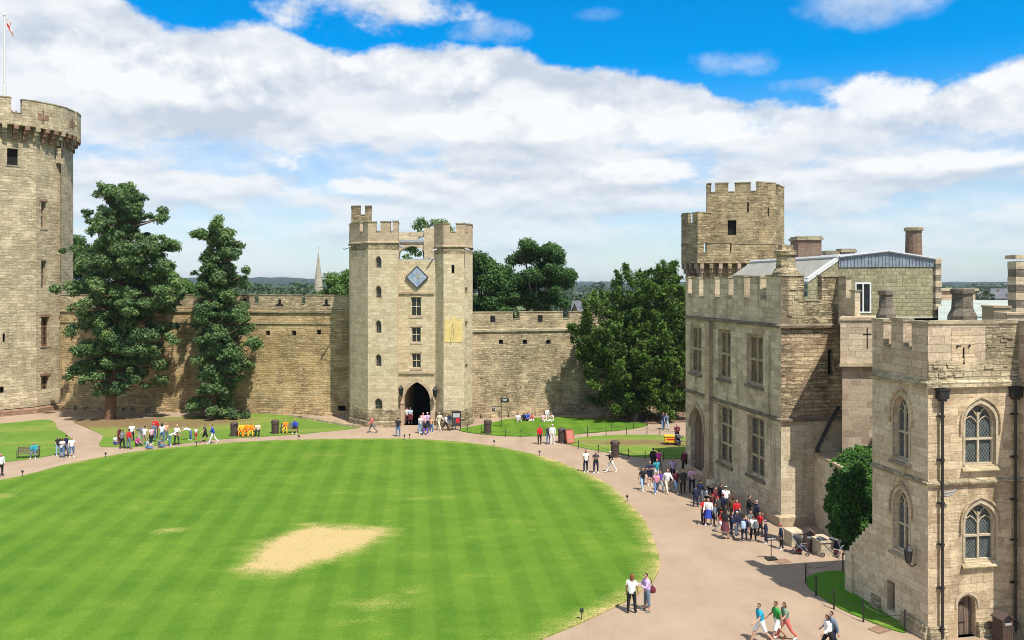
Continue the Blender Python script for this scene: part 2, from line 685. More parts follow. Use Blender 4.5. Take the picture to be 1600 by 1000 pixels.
pf = puff(590, 14, 165, 50)._op('MAXIMUM', puff(1370, -8, 150, 48, 0.6, 1.2))._op('MAXIMUM', puff(1150, 98, 80, 26, 0.55, 1.2))
pf = pf._op('MAXIMUM', puff(1262, 134, 60, 16, 0.5, 1.2))._op('MAXIMUM', puff(765, 50, 90, 26, 0.6, 1.2))._op('MAXIMUM', puff(930, 22, 50, 14, 0.2, 1.2))
veil = (nB * 1.0 + wob * 0.35).sstep(0.42, 0.80) * 0.75 + 0.22
cover = cover._op('MAXIMUM', deck * veil)._op('MAXIMUM', pf)
heap = None
for a_ in ((800, 192, 175, 42), (452, 250, 48, 26), (1130, 200, 130, 34), (1430, 150, 190, 44), (250, 120, 200, 60), (560, 290, 90, 18), (640, 110, 150, 40), (1010, 270, 150, 22), (1480, 250, 140, 22)):
    top = puff(a_[0], a_[1], a_[2], a_[3], 1.0, 0.35)
    base = puff(a_[0], a_[1] + a_[3] * 1.15, a_[2] * 1.05, a_[3] * 0.75, 1.0, 0.8)
    cover = cover._op('MAXIMUM', top * 0.97)._op('MAXIMUM', base * 0.7)
    d_ = top * 0.55 - base * 0.42
    heap = d_ if heap is None else heap + d_
front = dy.sstep(0.05, 0.45) * el.sstep(0.52, 0.40)
nC = noise(wt, wdir, 2.2, 7, 0.55)
cover = (cover * front + nC.sstep(0.40, 0.56) * (front * -1.0 + 1.0) * 0.9).clamp()
shA = ((nA - nAu) * 7.5 + 0.62 + (wob - 0.5) * 0.6).clamp()
shB = ((nB - nBu) * 5.0 + 0.64 + (wob - 0.5) * 0.5).clamp()
sh = ((shA * (low * -1.0 + 1.0) + shB * low) * 0.85 + heap).clamp()
ccol = mix(wt, sh, (4.05, 4.5, 5.15), (6.55, 6.6, 6.65))
ccol = mix(wt, el.sstep(0.15, 0.0) * 0.55, ccol, (4.4, 5.1, 5.8))
tintv = mix(wt, el.sstep(0.09, 0.27), (0.86, 0.98, 1.08), (0.0, 0.79, 1.28))
blue = mix(wt, 1.0, sky.outputs[0], tintv, 'MULTIPLY')
cover2 = cover * el.lin(0.0, 0.12, 0.6, 0.97)
final = mix(wt, cover2, blue, ccol)
wt.links.new(final, bg.inputs['Color'])

# ------------------------------------------------------------------ materials
M = {}
M['gate'] = stone('gatehouse_stone', (0.46, 0.365, 0.225), (0.66, 0.555, 0.37), (0.430, 0.337, 0.227), 0.75, 0.33, 0.02, 0.10, (0.13, 0.10, 0.06), 0.0, 0.22, 0.35, crack=0.16, tone=0.8, mfac=0.7)
M['gate_rough'] = stone('gatehouse_rough_stone', (0.264, 0.204, 0.12), (0.54, 0.444, 0.276), (0.144, 0.114, 0.072), 0.55, 0.28, 0.09, 0.5, (0.08, 0.06, 0.04), 0.5, 0.4, 0.8)
M['gate_new'] = stone('gatehouse_parapet_stone', (0.36, 0.27, 0.18), (0.528, 0.414, 0.282), (0.3, 0.24, 0.168), 0.7, 0.33, 0.015, 0.08, (0.14, 0.10, 0.07), 0.0, 0.15, 0.25, crack=0.12)
M['rubble'] = stone('curtain_wall_rubble', (0.50, 0.345, 0.160), (0.70, 0.535, 0.300), (0.249, 0.167, 0.084), 0.55, 0.25, 0.14, 0.18, (0.085, 0.06, 0.035), 0.6, 0.22, 0.9, 0.018, (0.58, 0.40, 0.19), crack=0.6)
M['rubble_grey'] = stone('curtain_wall_grey_rubble', (0.360, 0.272, 0.158), (0.609, 0.495, 0.322), (0.298, 0.229, 0.141), 0.5, 0.24, 0.10, 0.22, (0.10, 0.08, 0.055), 0.45, 0.3, 0.8, 0.015)
M['coping'] = stone('wall_coping_stone', (0.23, 0.196, 0.127), (0.46, 0.391, 0.253), (0.172, 0.138, 0.092), 1.2, 0.5, 0.03, 0.45, (0.09, 0.085, 0.05), 0.2, 0.35, 0.5)
M['tower'] = stone('round_tower_stone', (0.38, 0.305, 0.19), (0.58, 0.485, 0.325), (0.279, 0.217, 0.136), 0.75, 0.36, 0.06, 0.22, (0.11, 0.09, 0.06), 0.45, 0.4, 0.7, 0.015, crack=0.42, tone=0.85, mfac=0.55)
M['red_stone'] = stone('red_sandstone', (0.216, 0.119, 0.077), (0.317, 0.204, 0.135), (0.144, 0.102, 0.072), 0.6, 0.4, 0.02, 0.2, (0.1, 0.06, 0.045), 0.0, 0.2, 0.3)
M['hall'] = stone('hall_facade_ashlar', (0.35, 0.28, 0.19), (0.60, 0.495, 0.35), (0.411, 0.299, 0.207), 0.85, 0.36, 0.02, 0.34, (0.10, 0.085, 0.06), 0.12, 0.75, 0.35, crack=0.2, tone=0.95, mfac=0.75)
M['hall_end'] = stone('hall_gable_end_stone', (0.289, 0.197, 0.123), (0.543, 0.428, 0.265), (0.185, 0.131, 0.086), 0.6, 0.24, 0.07, 0.45, (0.09, 0.065, 0.045), 0.6, 0.3, 0.9, 0.016, (0.30, 0.19, 0.12), tone=0.9, mfac=0.6)
M['hall_rough'] = stone('hall_parapet_rubble', (0.33, 0.264, 0.154), (0.605, 0.495, 0.308), (0.154, 0.121, 0.077), 0.7, 0.3, 0.12, 0.3, (0.10, 0.08, 0.05), 0.8, 0.2, 1.0, 0.02)
M['near'] = stone('porch_tower_ashlar', (0.362, 0.269, 0.165), (0.596, 0.476, 0.311), (0.344, 0.269, 0.177), 0.85, 0.37, 0.025, 0.2, (0.13, 0.095, 0.06), 0.2, 0.42, 0.45, 0.012, (0.42, 0.30, 0.19), crack=0.2, tone=0.95, mfac=0.75)
M['near_side'] = stone('porch_tower_side_ashlar', (0.41, 0.325, 0.215), (0.60, 0.505, 0.36), (0.389, 0.298, 0.205), 0.8, 0.36, 0.02, 0.2, (0.12, 0.10, 0.06), 0.1, 0.3, 0.35, crack=0.16, tone=0.9, mfac=0.7)
M['near_par'] = stone('porch_tower_parapet_stone', (0.335, 0.235, 0.16), (0.53, 0.43, 0.305), (0.255, 0.198, 0.130), 0.9, 0.34, 0.02, 0.3, (0.14, 0.10, 0.07), 0.1, 0.4, 0.35, 0.012, (0.46, 0.39, 0.26), crack=0.15, tone=0.95, mfac=0.8)
M['near_rub'] = stone('porch_tower_rubble_band', (0.350, 0.286, 0.176), (0.594, 0.498, 0.330), (0.138, 0.106, 0.072), 0.6, 0.26, 0.16, 0.25, (0.11, 0.09, 0.05), 0.4, 0.12, 0.9, 0.02)
M['trim'] = stone('weathered_trim_stone', (0.283, 0.217, 0.141), (0.489, 0.386, 0.258), (0.232, 0.169, 0.117), 1.3, 0.6, 0.01, 0.35, (0.09, 0.075, 0.05), 0.0, 0.4, 0.3, crack=0.15)
M['trim_pale'] = stone('pale_window_dressing', (0.38, 0.32, 0.22), (0.50, 0.43, 0.31), (0.34, 0.28, 0.2), 0.9, 0.6, 0.01, 0.12, (0.2, 0.16, 0.1), 0.0, 0.2, 0.25, crack=0.1)
M['trim_dark'] = stone('blackened_string_stone', (0.115, 0.09, 0.06), (0.26, 0.21, 0.145), (0.1, 0.08, 0.06), 1.1, 0.6, 0.02, 0.45, (0.06, 0.05, 0.035), 0.1, 0.4, 0.4)
M['lichen'] = stone('lichened_sill_stone', (0.342, 0.279, 0.121), (0.475, 0.400, 0.297), (0.190, 0.158, 0.135), 0.9, 0.6, 0.02, 0.35, (0.12, 0.10, 0.06), 0.1, 0.1, 0.4)
M['keep'] = stone('keep_stone', (0.316, 0.235, 0.132), (0.551, 0.440, 0.259), (0.200, 0.152, 0.092), 0.65, 0.3, 0.07, 0.4, (0.085, 0.07, 0.045), 0.6, 0.35, 0.8, 0.016)
M['brown_ashlar'] = stone('brown_buttress_ashlar', (0.237, 0.171, 0.121), (0.396, 0.308, 0.226), (0.363, 0.308, 0.231), 0.75, 0.42, 0.01, 0.15, (0.1, 0.075, 0.05), 0.0, 0.2, 0.25, crack=0.1, tone=0.9, mfac=0.8)
M['brick'] = stone('chimney_brick', (0.136, 0.071, 0.045), (0.256, 0.162, 0.110), (0.240, 0.237, 0.200), 0.24, 0.08, 0.01, 0.45, (0.08, 0.055, 0.045), 0.0, 0.3, 0.3, crack=0.15)
M['dark_stone'] = stone('sooty_chimney_stone', (0.12, 0.10, 0.075), (0.24, 0.20, 0.15), (0.1, 0.08, 0.06), 0.6, 0.4, 0.03, 0.45, (0.06, 0.055, 0.045), 0.1, 0.4, 0.4)
M['tile'] = stone('green_grey_tile_hanging', (0.205, 0.185, 0.105), (0.36, 0.33, 0.205), (0.115, 0.112, 0.062), 0.42, 0.26, 0.008, 0.12, (0.12, 0.13, 0.07), 0.0, 0.3, 0.6, 0.02, crack=0.1)
M['lead'] = plain('weathered_lead', (0.33, 0.34, 0.36), 0.55, 0.12, 3.0, 0.0)
M['lead_blue'] = plain('blue_grey_lead_flashing', (0.21, 0.24, 0.285), 0.5, 0.25, 2.5)
M['roof_pale'] = plain('pale_lead_roof', (0.29, 0.28, 0.24), 0.6, 0.15, 1.2)
M['roof_green'] = stone('grey_green_roof_sheet', (0.30, 0.34, 0.30), (0.40, 0.43, 0.39), (0.22, 0.25, 0.22), 0.7, 4.0, 0.02, 0.1, (0.2, 0.22, 0.2), 0.0, 0.2, 0.2)
M['white'] = plain('white_paint', (0.62, 0.62, 0.60), 0.5, 0.04)
M['black_iron'] = plain('black_iron', (0.018, 0.018, 0.019), 0.45, 0.3, 8.0, 0.0, 0.1, 0.5)
M['dark_metal'] = plain('dark_grey_metal', (0.045, 0.045, 0.05), 0.4, 0.3)
M['bin'] = plain('brown_bin_paint', (0.075, 0.05, 0.042), 0.55, 0.2, 4.0)
M['shade_fill'] = plain('painted_interior_shade', (0.012, 0.011, 0.010), 0.9, 0.3)  # near-black colour standing in for the shade inside holes and openings
M['oak'] = None
M['gold'] = plain('yellow_sundial_paint', (0.62, 0.48, 0.19), 0.8, 0.16, 3.0)
M['gold_leaf'] = plain('gilding', (0.65, 0.5, 0.12), 0.35, 0.1, 3.0, 0.6)
M['red_cloth'] = plain('red_cloth', (0.55, 0.02, 0.02), 0.8)
M['rust'] = plain('old_oak_shutter', (0.16, 0.085, 0.045), 0.8, 0.3, 5.0)


def wood():
    m, nt, b = newmat('weathered_oak')
    ob = coords(nt)
    g = noise(nt, vmap(nt, ob, (9, 9, 0.7)), 1.6, 6, 0.7)
    pl = nt.nodes.new('ShaderNodeTexWave')
    put(nt, pl.inputs['Vector'], ob)
    pl.inputs['Scale'].default_value = 1.4
    col = mix(nt, g.lin(0.25, 0.75), (0.05, 0.035, 0.03), (0.26, 0.18, 0.13))
    col = mix(nt, N(nt, pl.outputs['Fac']).sstep(0.1, 0.0) * 0.9, col, (0.02, 0.015, 0.012))
    nt.links.new(col, b.inputs['Base Color'])
    bump(nt, b, g, 0.4, 0.02)
    return m


M['oak'] = wood()


def glass(name, diamond=False, tintc=(0.02, 0.026, 0.028)):
    m, nt, b = newmat(name)
    uv = coords(nt, 'UV')
    s = nt.nodes.new('ShaderNodeSeparateXYZ')
    put(nt, s.inputs[0], uv)
    x, y = N(nt, s.outputs[0]), N(nt, s.outputs[1])
    if diamond:
        a = ((x * 7.5 + y * 5.2)._op('FRACT') - 0.5)._op('ABSOLUTE')
        c = ((x * 7.5 - y * 5.2)._op('FRACT') - 0.5)._op('ABSOLUTE')
        w = 0.40
    else:
        a = ((x * 4.5)._op('FRACT') - 0.5)._op('ABSOLUTE')
        c = ((y * 3.2)._op('FRACT') - 0.5)._op('ABSOLUTE')
        w = 0.44
    k = a._op('MAXIMUM', c).sstep(w, w + 0.05)
    cell = noise(nt, uv, 4.0, 2)
    col = mix(nt, cell.lin(0.3, 0.7), tintc, tuple(q * 3.2 for q in tintc))
    col = mix(nt, k * 0.9, col, (0.20, 0.22, 0.21))
    nt.links.new(col, b.inputs['Base Color'])
    b.inputs['Roughness'].default_value = 0.22
    b.inputs['Specular IOR Level'].default_value = 0.45
    bump(nt, b, cell, 0.25, 0.03)
    return m


M['lattice'] = glass('leaded_diamond_glass', True)
M['glass'] = glass('small_leaded_glass', False, (0.022, 0.02, 0.017))
M['blind'] = plain('tan_window_blind', (0.13, 0.095, 0.06), 0.5, 0.5, 1.6)
M['plain_glass'] = plain('dark_window_glass', (0.02, 0.023, 0.026), 0.12, 0.4, 2.0, 0.0, 0.0, 0.6)


def clock_face():
    m, nt, b = newmat('painted_clock_face')
    ob = coords(nt)
    n = noise(nt, ob, 1.6, 4)
    col = mix(nt, n.lin(0.35, 0.65), (0.17, 0.24, 0.36), (0.34, 0.40, 0.47))
    n2 = noise(nt, ob, 3.5, 3)
    col = mix(nt, n2.sstep(0.58, 0.68) * 0.6, col, (0.52, 0.45, 0.24))
    nt.links.new(col, b.inputs['Base Color'])
    return m


M['clock'] = clock_face()


def foliage(name, dark, light, trans=0.25):
    m, nt, b = newmat(name)
    a = nt.nodes.new('ShaderNodeAttribute')
    a.attribute_name = 'tint'
    t = N(nt, a.outputs['Fac'])
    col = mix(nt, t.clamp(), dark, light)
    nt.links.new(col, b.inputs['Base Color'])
    b.inputs['Roughness'].default_value = 0.6
    b.inputs['Specular IOR Level'].default_value = 0.3
    tr = nt.nodes.new('ShaderNodeBsdfTranslucent')
    put(nt, tr.inputs['Color'], mix(nt, 0.5, col, (light[0] * 1.6, light[1] * 1.7, light[2])))
    ms = nt.nodes.new('ShaderNodeMixShader')
    ms.inputs[0].default_value = trans
    nt.links.new(b.outputs[0], ms.inputs[1])
    nt.links.new(tr.outputs[0], ms.inputs[2])
    nt.links.new(ms.outputs[0], nt.nodes['Material Output'].inputs['Surface'])
    return m


M['pine'] = foliage('pine_needles', (0.042, 0.088, 0.032), (0.165, 0.25, 0.08), 0.15)
M['yew'] = foliage('yew_leaves', (0.020, 0.050, 0.006), (0.098, 0.175, 0.020), 0.12)
M['oak_leaf'] = foliage('dark_green_leaves', (0.022, 0.062, 0.014), (0.08, 0.165, 0.034), 0.2)
M['light_leaf'] = foliage('light_green_leaves', (0.06, 0.12, 0.025), (0.15, 0.25, 0.06), 0.3)
M['ivy'] = foliage('ivy_leaves', (0.010, 0.040, 0.005), (0.060, 0.165, 0.016), 0.2)
M['far_leaf'] = foliage('distant_leaves', (0.03, 0.055, 0.03), (0.075, 0.115, 0.05), 0.15)
M['bark'] = plain('grey_brown_bark', (0.10, 0.075, 0.055), 0.9, 0.4, 5.0, 0, 0.6)
M['pine_bark'] = plain('reddish_pine_bark', (0.16, 0.085, 0.05), 0.9, 0.4, 4.0, 0, 0.6)


# ------------------------------------------------------------------ ground
def grass_mat(name, g1, g2, stripes=0.12, dirt=(0.47, 0.335, 0.16), dirt2=(0.38, 0.30, 0.12)):
    m, nt, b = newmat(name)
    ob = coords(nt)
    a = nt.nodes.new('ShaderNodeAttribute')
    a.attribute_name = 'dry'
    dry = N(nt, a.outputs['Fac'])
    s = nt.nodes.new('ShaderNodeSeparateXYZ')
    put(nt, s.inputs[0], ob)
    x, y = N(nt, s.outputs[0]), N(nt, s.outputs[1])
    big = noise(nt, vmap(nt, ob, (0.75, 1, 1), rot=(0, 0, 0.15)), 0.2, 6, 0.66)
    mid = noise(nt, vmap(nt, ob, (0.6, 1.0, 1)), 0.9, 6, 0.72)
    fine = noise(nt, ob, 9.0, 4, 0.75)
    grain = noise(nt, vmap(nt, ob, (3, 9, 1)), 2.2, 3, 0.7)
    st = ((x * 0.993 + y * 0.115) * 3.3 + mid * 0.8)._op('SINE').sstep(-0.5, 0.5)
    st2 = ((y * 0.99 - x * 0.06) * 2.2 + mid * 3.2 + big * 3.0)._op('SINE').sstep(-0.6, 0.6)
    k = (big.lin(0.3, 0.7) * 0.42 + mid.lin(0.25, 0.75) * 0.34 + st * stripes + st2 * stripes * 0.15 + grain.lin(0.2, 0.8) * 0.35 - 0.22).clamp()
    col = mix(nt, k, g1, g2)
    yel = (mid * 0.7 + big * 0.5 + fine * 0.25).sstep(0.80, 0.98)
    col = mix(nt, yel * 0.5, col, (g2[0] * 1.9, g2[1] * 1.12, g2[2] * 2.0))
    d1 = (dry + (mid - 0.5) * 1.3 + (fine - 0.5) * 0.8 + (grain - 0.5) * 1.0)
    col = mix(nt, d1.sstep(0.12, 0.6) * 0.75, col, (0.21, 0.24, 0.05))
    col = mix(nt, d1.sstep(0.5, 0.85), col, mix(nt, (grain * 0.6 + fine * 0.5).lin(0.3, 0.75), dirt2, dirt))
    col = mix(nt, 1.0, col, mix(nt, fine.lin(0.2, 0.8), (0.68, 0.68, 0.68), (1.3, 1.3, 1.3)), 'MULTIPLY')
    nt.links.new(col, b.inputs['Base Color'])
    b.inputs['Roughness'].default_value = 0.9
    b.inputs['Specular IOR Level'].default_value = 0.15
    bump(nt, b, fine + grain, 0.5, 0.06)
    return m


M['lawn'] = grass_mat('mown_lawn', (0.046, 0.120, 0.007), (0.130, 0.230, 0.020), 0.2)
M['lawn_side'] = grass_mat('side_lawn', (0.085, 0.16, 0.02), (0.15, 0.25, 0.035), 0.1, (0.16, 0.10, 0.05), (0.20, 0.15, 0.07))
M['lawn_dark'] = grass_mat('small_green_lawn', (0.055, 0.16, 0.010), (0.10, 0.24, 0.016), 0.03)


def gravel():
    m, nt, b = newmat('buff_gravel_path')
    ob = coords(nt)
    big = noise(nt, ob, 0.12, 5, 0.6)
    mid = noise(nt, ob, 0.8, 6, 0.65)
    fine = noise(nt, ob, 14.0, 4, 0.8)
    col = mix(nt, (big.lin(0.3, 0.7) * 0.5 + mid.lin(0.25, 0.75) * 0.4), (0.275, 0.20, 0.14), (0.395, 0.297, 0.212))
    col = mix(nt, 1.0, col, mix(nt, fine.lin(0.2, 0.8), (0.72, 0.72, 0.72), (1.25, 1.25, 1.25)), 'MULTIPLY')
    worn = noise(nt, vmap(nt, ob, (1, 0.35, 1), rot=(0, 0, 0.3)), 0.5, 4, 0.6)
    col = mix(nt, worn.sstep(0.46, 0.70) * 0.6, col, (0.27, 0.19, 0.135))
    nt.links.new(col, b.inputs['Base Color'])
    bump(nt, b, fine, 0.4, 0.03)
    b.inputs['Roughness'].default_value = 0.95
    b.inputs['Specular IOR Level'].default_value = 0.12
    return m


M['gravel'] = gravel()
M['fields'] = None


def fields():
    m, nt, b = newmat('distant_fields')
    ob = coords(nt)
    v = nt.nodes.new('ShaderNodeTexVoronoi')
    put(nt, v.inputs['Vector'], vmap(nt, ob, (1, 0.6, 1)))
    v.inputs['Scale'].default_value = 0.006
    sp = nt.nodes.new('ShaderNodeSeparateColor')
    nt.links.new(v.outputs['Color'], sp.inputs[0])
    n = noise(nt, ob, 0.02, 5)
    col = mix(nt, N(nt, sp.outputs[0]), (0.05, 0.10, 0.025), (0.20, 0.20, 0.08))
    col = mix(nt, n.sstep(0.45, 0.6) * 0.7, col, (0.03, 0.06, 0.022))
    nt.links.new(col, b.inputs['Base Color'])
    return m


M['fields'] = fields()
M['soil'] = plain('brown_soil', (0.17, 0.105, 0.07), 0.95, 0.3, 1.2, 0, 0.4)


def sheet(name, pts, z, mat, cell=None, dryf=None, skirt=0.0, parent=None):
    bm = bmesh.new()
    f = bm.faces.new([bm.verts.new((p[0], p[1], 0)) for p in pts])
    xs = [p[0] for p in pts]
    ys = [p[1] for p in pts]
    if cell:
        for ax, lo, hi in ((0, min(xs), max(xs)), (1, min(ys), max(ys))):
            c = math.ceil(lo / cell) * cell
            while c < hi:
                no = (1, 0, 0) if ax == 0 else (0, 1, 0)
                bmesh.ops.bisect_plane(bm, geom=bm.verts[:] + bm.edges[:] + bm.faces[:], plane_co=(c, 0, 0) if ax == 0 else (0, c, 0), plane_no=no)
                c += cell
    if skirt:
        ed = [e for e in bm.edges if e.is_boundary]
        r = bmesh.ops.extrude_edge_only(bm, edges=ed)
        for v in [g for g in r['geom'] if isinstance(g, bmesh.types.BMVert)]:
            v.co.z = -skirt
    bmesh.ops.recalc_face_normals(bm, faces=bm.faces[:])
    me = bpy.data.meshes.new(name)
    bm.to_mesh(me)
    bm.free()
    if me.polygons[0].normal.z < 0:
        me.flip_normals()
    me.materials.append(mat)
    if dryf:
        at_ = me.attributes.new('dry', 'FLOAT', 'POINT')
        at_.data.foreach_set('value', np.array([dryf(v.co.x, v.co.y) for v in me.vertices], dtype=np.float32))
    o = bpy.data.objects.new(name, me)
    COL.objects.link(o)
    o.location.z = z
    o['kind'] = 'structure'
    return o


def smooth_poly(pts, k=6, closed=True):
    out = []
    n = len(pts)
    for i in range(n if closed else n - 1):
        p0, p1, p2, p3 = (pts[(i + d) % n] if closed else pts[min(max(i + d, 0), n - 1)] for d in (-1, 0, 1, 2))
        for j in range(k):
            t = j / k
            out.append(tuple(0.5 * (2 * p1[a] + (-p0[a] + p2[a]) * t + (2 * p0[a] - 5 * p1[a] + 4 * p2[a] - p3[a]) * t * t + (-p0[a] + 3 * p1[a] - 3 * p2[a] + p3[a]) * t ** 3) for a in (0, 1)))
    return out


def pdist(x, y, poly):
    """Signed distance to a polygon (positive inside)."""
    ins, best = False, 1e9
    n = len(poly)
    for i in range(n):
        x1, y1 = poly[i]
        x2, y2 = poly[(i + 1) % n]
        dx_, dy_ = x2 - x1, y2 - y1
        t = max(0, min(1, ((x - x1) * dx_ + (y - y1) * dy_) / (dx_ * dx_ + dy_ * dy_ + 1e-12)))
        best = min(best, (x - x1 - t * dx_) ** 2 + (y - y1 - t * dy_) ** 2)
        if (y1 > y) != (y2 > y) and x < x1 + (y - y1) / (y2 - y1) * dx_:
            ins = not ins
    return math.sqrt(best) * (1 if ins else -1)


G = lambda px, py: tuple(pt(px, py)[:2])
sheet('ground', [(-9000, -400), (9000, -400), (9000, 12000), (-9000, 12000)], -0.25, M['fields'])
sheet('path', [(-80, -10), (60, -10), (60, 104), (-80, 104)], 0.0, M['gravel'])

# the great oval lawn
edge_px = [(0, 751), (100, 727), (200, 708), (300, 697), (400, 690), (500, 687), (600, 686), (680, 688), (760, 696), (840, 712), (900, 733), (950, 757), (985, 790),
           (1008, 815), (1022, 845), (1031, 880), (1022, 906), (985, 936), (930, 964), (862, 993)]
lp = [G(*p) for p in edge_px]
lp = [(-52, 47), (-46, 56)] + lp + [(-3, 31), (-14, 27), (-30, 24), (-48, 26), (-55, 36)]
lawn_poly = smooth_poly(lp, 4)
bare = [G(362, 897), (G(392, 862)), G(396, 850), G(430, 836), G(480, 822), G(540, 821), G(638, 827), G(604, 842), G(556, 866), G(500, 885), G(455, 901), G(405, 902)]
spots = [(265, 830, 0.9, 0.55, 0.75), (492, 819, 1.3, 0.4, 0.7), (510, 712, 2.2, 1.0, 0.35), (600, 945, 2.2, 1.2, 0.38), (640, 925, 1.2, 0.8, 0.3), (5, 775, 1.5, 0.8, 0.6), (640, 780, 2.0, 0.6, 0.2), (200, 950, 2, 0.7, 0.22), (560, 975, 1.6, 0.5, 0.25), (900, 880, 1.5, 1.5, 0.15)]
spots = [(*G(a, b), c, d, e) for a, b, c, d, e in spots]


def lawn_dry(x, y):
    d = pdist(x, y, bare)
    v = max(0.0, min(0.98, 0.38 + d * 0.45)) if d > -1.1 else 0.0
    e = pdist(x, y, lp)
    if e < 1.6:
        v = max(v, 0.5 * (1 - max(0, e) / 1.6) * (1.35 if x > 2 else 0.9))
    for cx, cy, rx, ry, a in spots:
        q = ((x - cx) / rx) ** 2 + ((y - cy) / ry) ** 2
        if q < 6:
            v = max(v, a * math.exp(-q))
    return v


sheet('lawn', lawn_poly, 0.06, M['lawn'], 0.6, lawn_dry, 0.07)


def gspots(lst, edge_poly=None, edge=0.0):
    L_ = [(*G(a, b), c, d, e) for a, b, c, d, e in lst]
    def f(x, y):
        v = 0.0
        for cx, cy, rx, ry, a in L_:
            q = ((x - cx) / rx) ** 2 + ((y - cy) / ry) ** 2
            if q < 8:
                v = max(v, a * math.exp(-q * 0.7))
        return v
    return f


lawn_left = [G(*p) for p in [(-70, 668), (-20, 664), (30, 660), (72, 656), (86, 661), (90, 670), (104, 679), (113, 690), (103, 704), (70, 714), (10, 722), (-60, 731)]]
sheet('side_lawn', smooth_poly(lawn_left, 4), 0.05, M['lawn_side'], 0.8, gspots([(40, 672, 3.5, 1.2, 0.55), (75, 692, 2.5, 0.7, 0.55), (5, 694, 2, 0.6, 0.5), (65, 700, 2.5, 0.6, 0.4), (90, 664, 2, 2.5, 0.5)]), 0.06)
lawn_pine = [G(*p) for p in [(118, 656), (134, 668), (153, 676), (161, 683), (155, 696), (178, 699), (250, 697), (340, 687), (450, 680), (545, 671), (562, 667), (530, 659), (480, 652), (420, 648), (380, 648), (300, 651), (220, 654)]]
sheet('pine_lawn', smooth_poly(lawn_pine, 4), 0.05, M['lawn_side'], 0.8,
      gspots([(170, 660, 9, 4.5, 1.1), (250, 664, 8, 3.5, 1.0), (330, 658, 6, 3, 0.95), (200, 678, 4, 2, 0.7), (300, 673, 3, 1, 0.4), (480, 673, 6, 1.2, 0.5), (400, 668, 4, 1.5, 0.35)]), 0.06)
lawn_right = [G(*p) for p in [(716, 672), (745, 666), (775, 660), (800, 655), (870, 653), (930, 654), (980, 659), (1012, 664), (985, 671), (930, 676), (860, 681), (800, 682), (745, 678)]]
sheet('far_lawn', smooth_poly(lawn_right, 4), 0.08, M['lawn'], 0.8, gspots([(940, 657, 3, 0.8, 0.3)]), 0.1)
lawn_mid = [G(*p) for p in [(882, 688), (930, 682), (990, 680), (1050, 682), (1090, 686), (1110, 700), (1085, 714), (1040, 717), (985, 713), (930, 704), (890, 695)]]
sheet('mid_lawn', smooth_poly(lawn_mid, 4), 0.05, M['lawn_side'], 0.6, gspots([(1000, 692, 7, 2.0, 0.95), (1050, 696, 4, 1.6, 0.8), (940, 688, 4, 1.5, 0.55), (980, 708, 3, 1, 0.5)]), 0.06)
lawn_near = [G(*p) for p in [(1262, 903), (1280, 896), (1310, 893), (1338, 899), (1362, 920), (1385, 945), (1416, 986), (1392, 984), (1350, 968), (1310, 950), (1276, 928), (1260, 914)]]
sheet('corner_lawn', smooth_poly(lawn_near, 4), 0.05, M['lawn_dark'], 0.5, gspots([(1395, 978, 1.2, 0.8, 0.35), (1300, 945, 1.0, 0.4, 0.3)]), 0.06)
bed = [G(*p) for p in [(935, 652), (985, 651), (1060, 646), (1150, 648), (1150, 659), (1060, 660), (1020, 663), (980, 658)]]
sheet('flower_bed', smooth_poly(bed, 3), 0.12, M['soil'], None, None, 0.13)


# ------------------------------------------------------------------ structures
def s_px(a, b, px):
    O, E, Nn, L = seg(a, b)
    t = (px - 800) / F
    return (t * O.y - O.x) / (E.x - t * E.y)


def op_px(a, b, x0, y0, x1, y1, rise=0.0, z0=None):
    O, E, Nn, L = seg(a, b)
    s0, s1 = s_px(a, b, x0), s_px(a, b, x1)
    Y = (O + E * (s0 + s1) / 2).y
    return (s0, s1, zat(y1, Y) if z0 is None else z0, zat(y0, Y), rise)


def gap_px(a, b, x0, x1):
    return (s_px(a, b, x0), s_px(a, b, x1))


Z = Vector((0, 0, 1))

# ---------- great round tower on the left
TC = Vector(((0 - 800) / F * 99.6, 99.6, 0))
t_c = -TC.normalized()
t_r = Vector((-t_c.y, t_c.x, 0))
if t_r.x < 0:
    t_r = -t_r


def tp(r, deg):
    return TC + t_c * (r * math.cos(R(deg))) + t_r * (r * math.sin(R(deg)))


RT_ = 7.75
guy = thing('round_tower', 'tall many-sided pale stone tower with overhanging battlements at the left edge', 'castle tower', TC)
angs = [-93 + 30 * i for i in range(12)]
tv = [tp(RT_, a) for a in angs]
mb = MB()
ops = {}
facet = lambda a0: (tp(RT_, a0), tp(RT_, a0 + 30))
win_t = []
A_, B_ = facet(27)
for (x0, y0, x1, y1) in ((64.5, 315, 72.5, 357), (64.5, 407, 73, 451), (64.5, 495, 77, 541), (64.5, 587, 77, 633)):
    win_t.append((4, op_px(A_, B_, x0, y0, x1, y1)))
A2, B2 = facet(-3)
win_t.append((3, op_px(A2, B2, 11, 232, 28.5, 258)))
win_t.append((3, op_px(A2, B2, 4, 521, 8, 535)))
win_t.append((3, op_px(A2, B2, 0, 604, 6, 620)))
A3, B3 = facet(57)
win_t.append((5, op_px(A3, B3, 95.5, 233, 99, 256)))
for i, o in win_t:
    ops.setdefault(i, []).append(o)
walls(mb, tv, 0, 32.7, ops, 0.55, 0, True)
mb.poly([(p[0], p[1], 32.7) for p in tv])
mb.build('wall', M['tower'], guy)
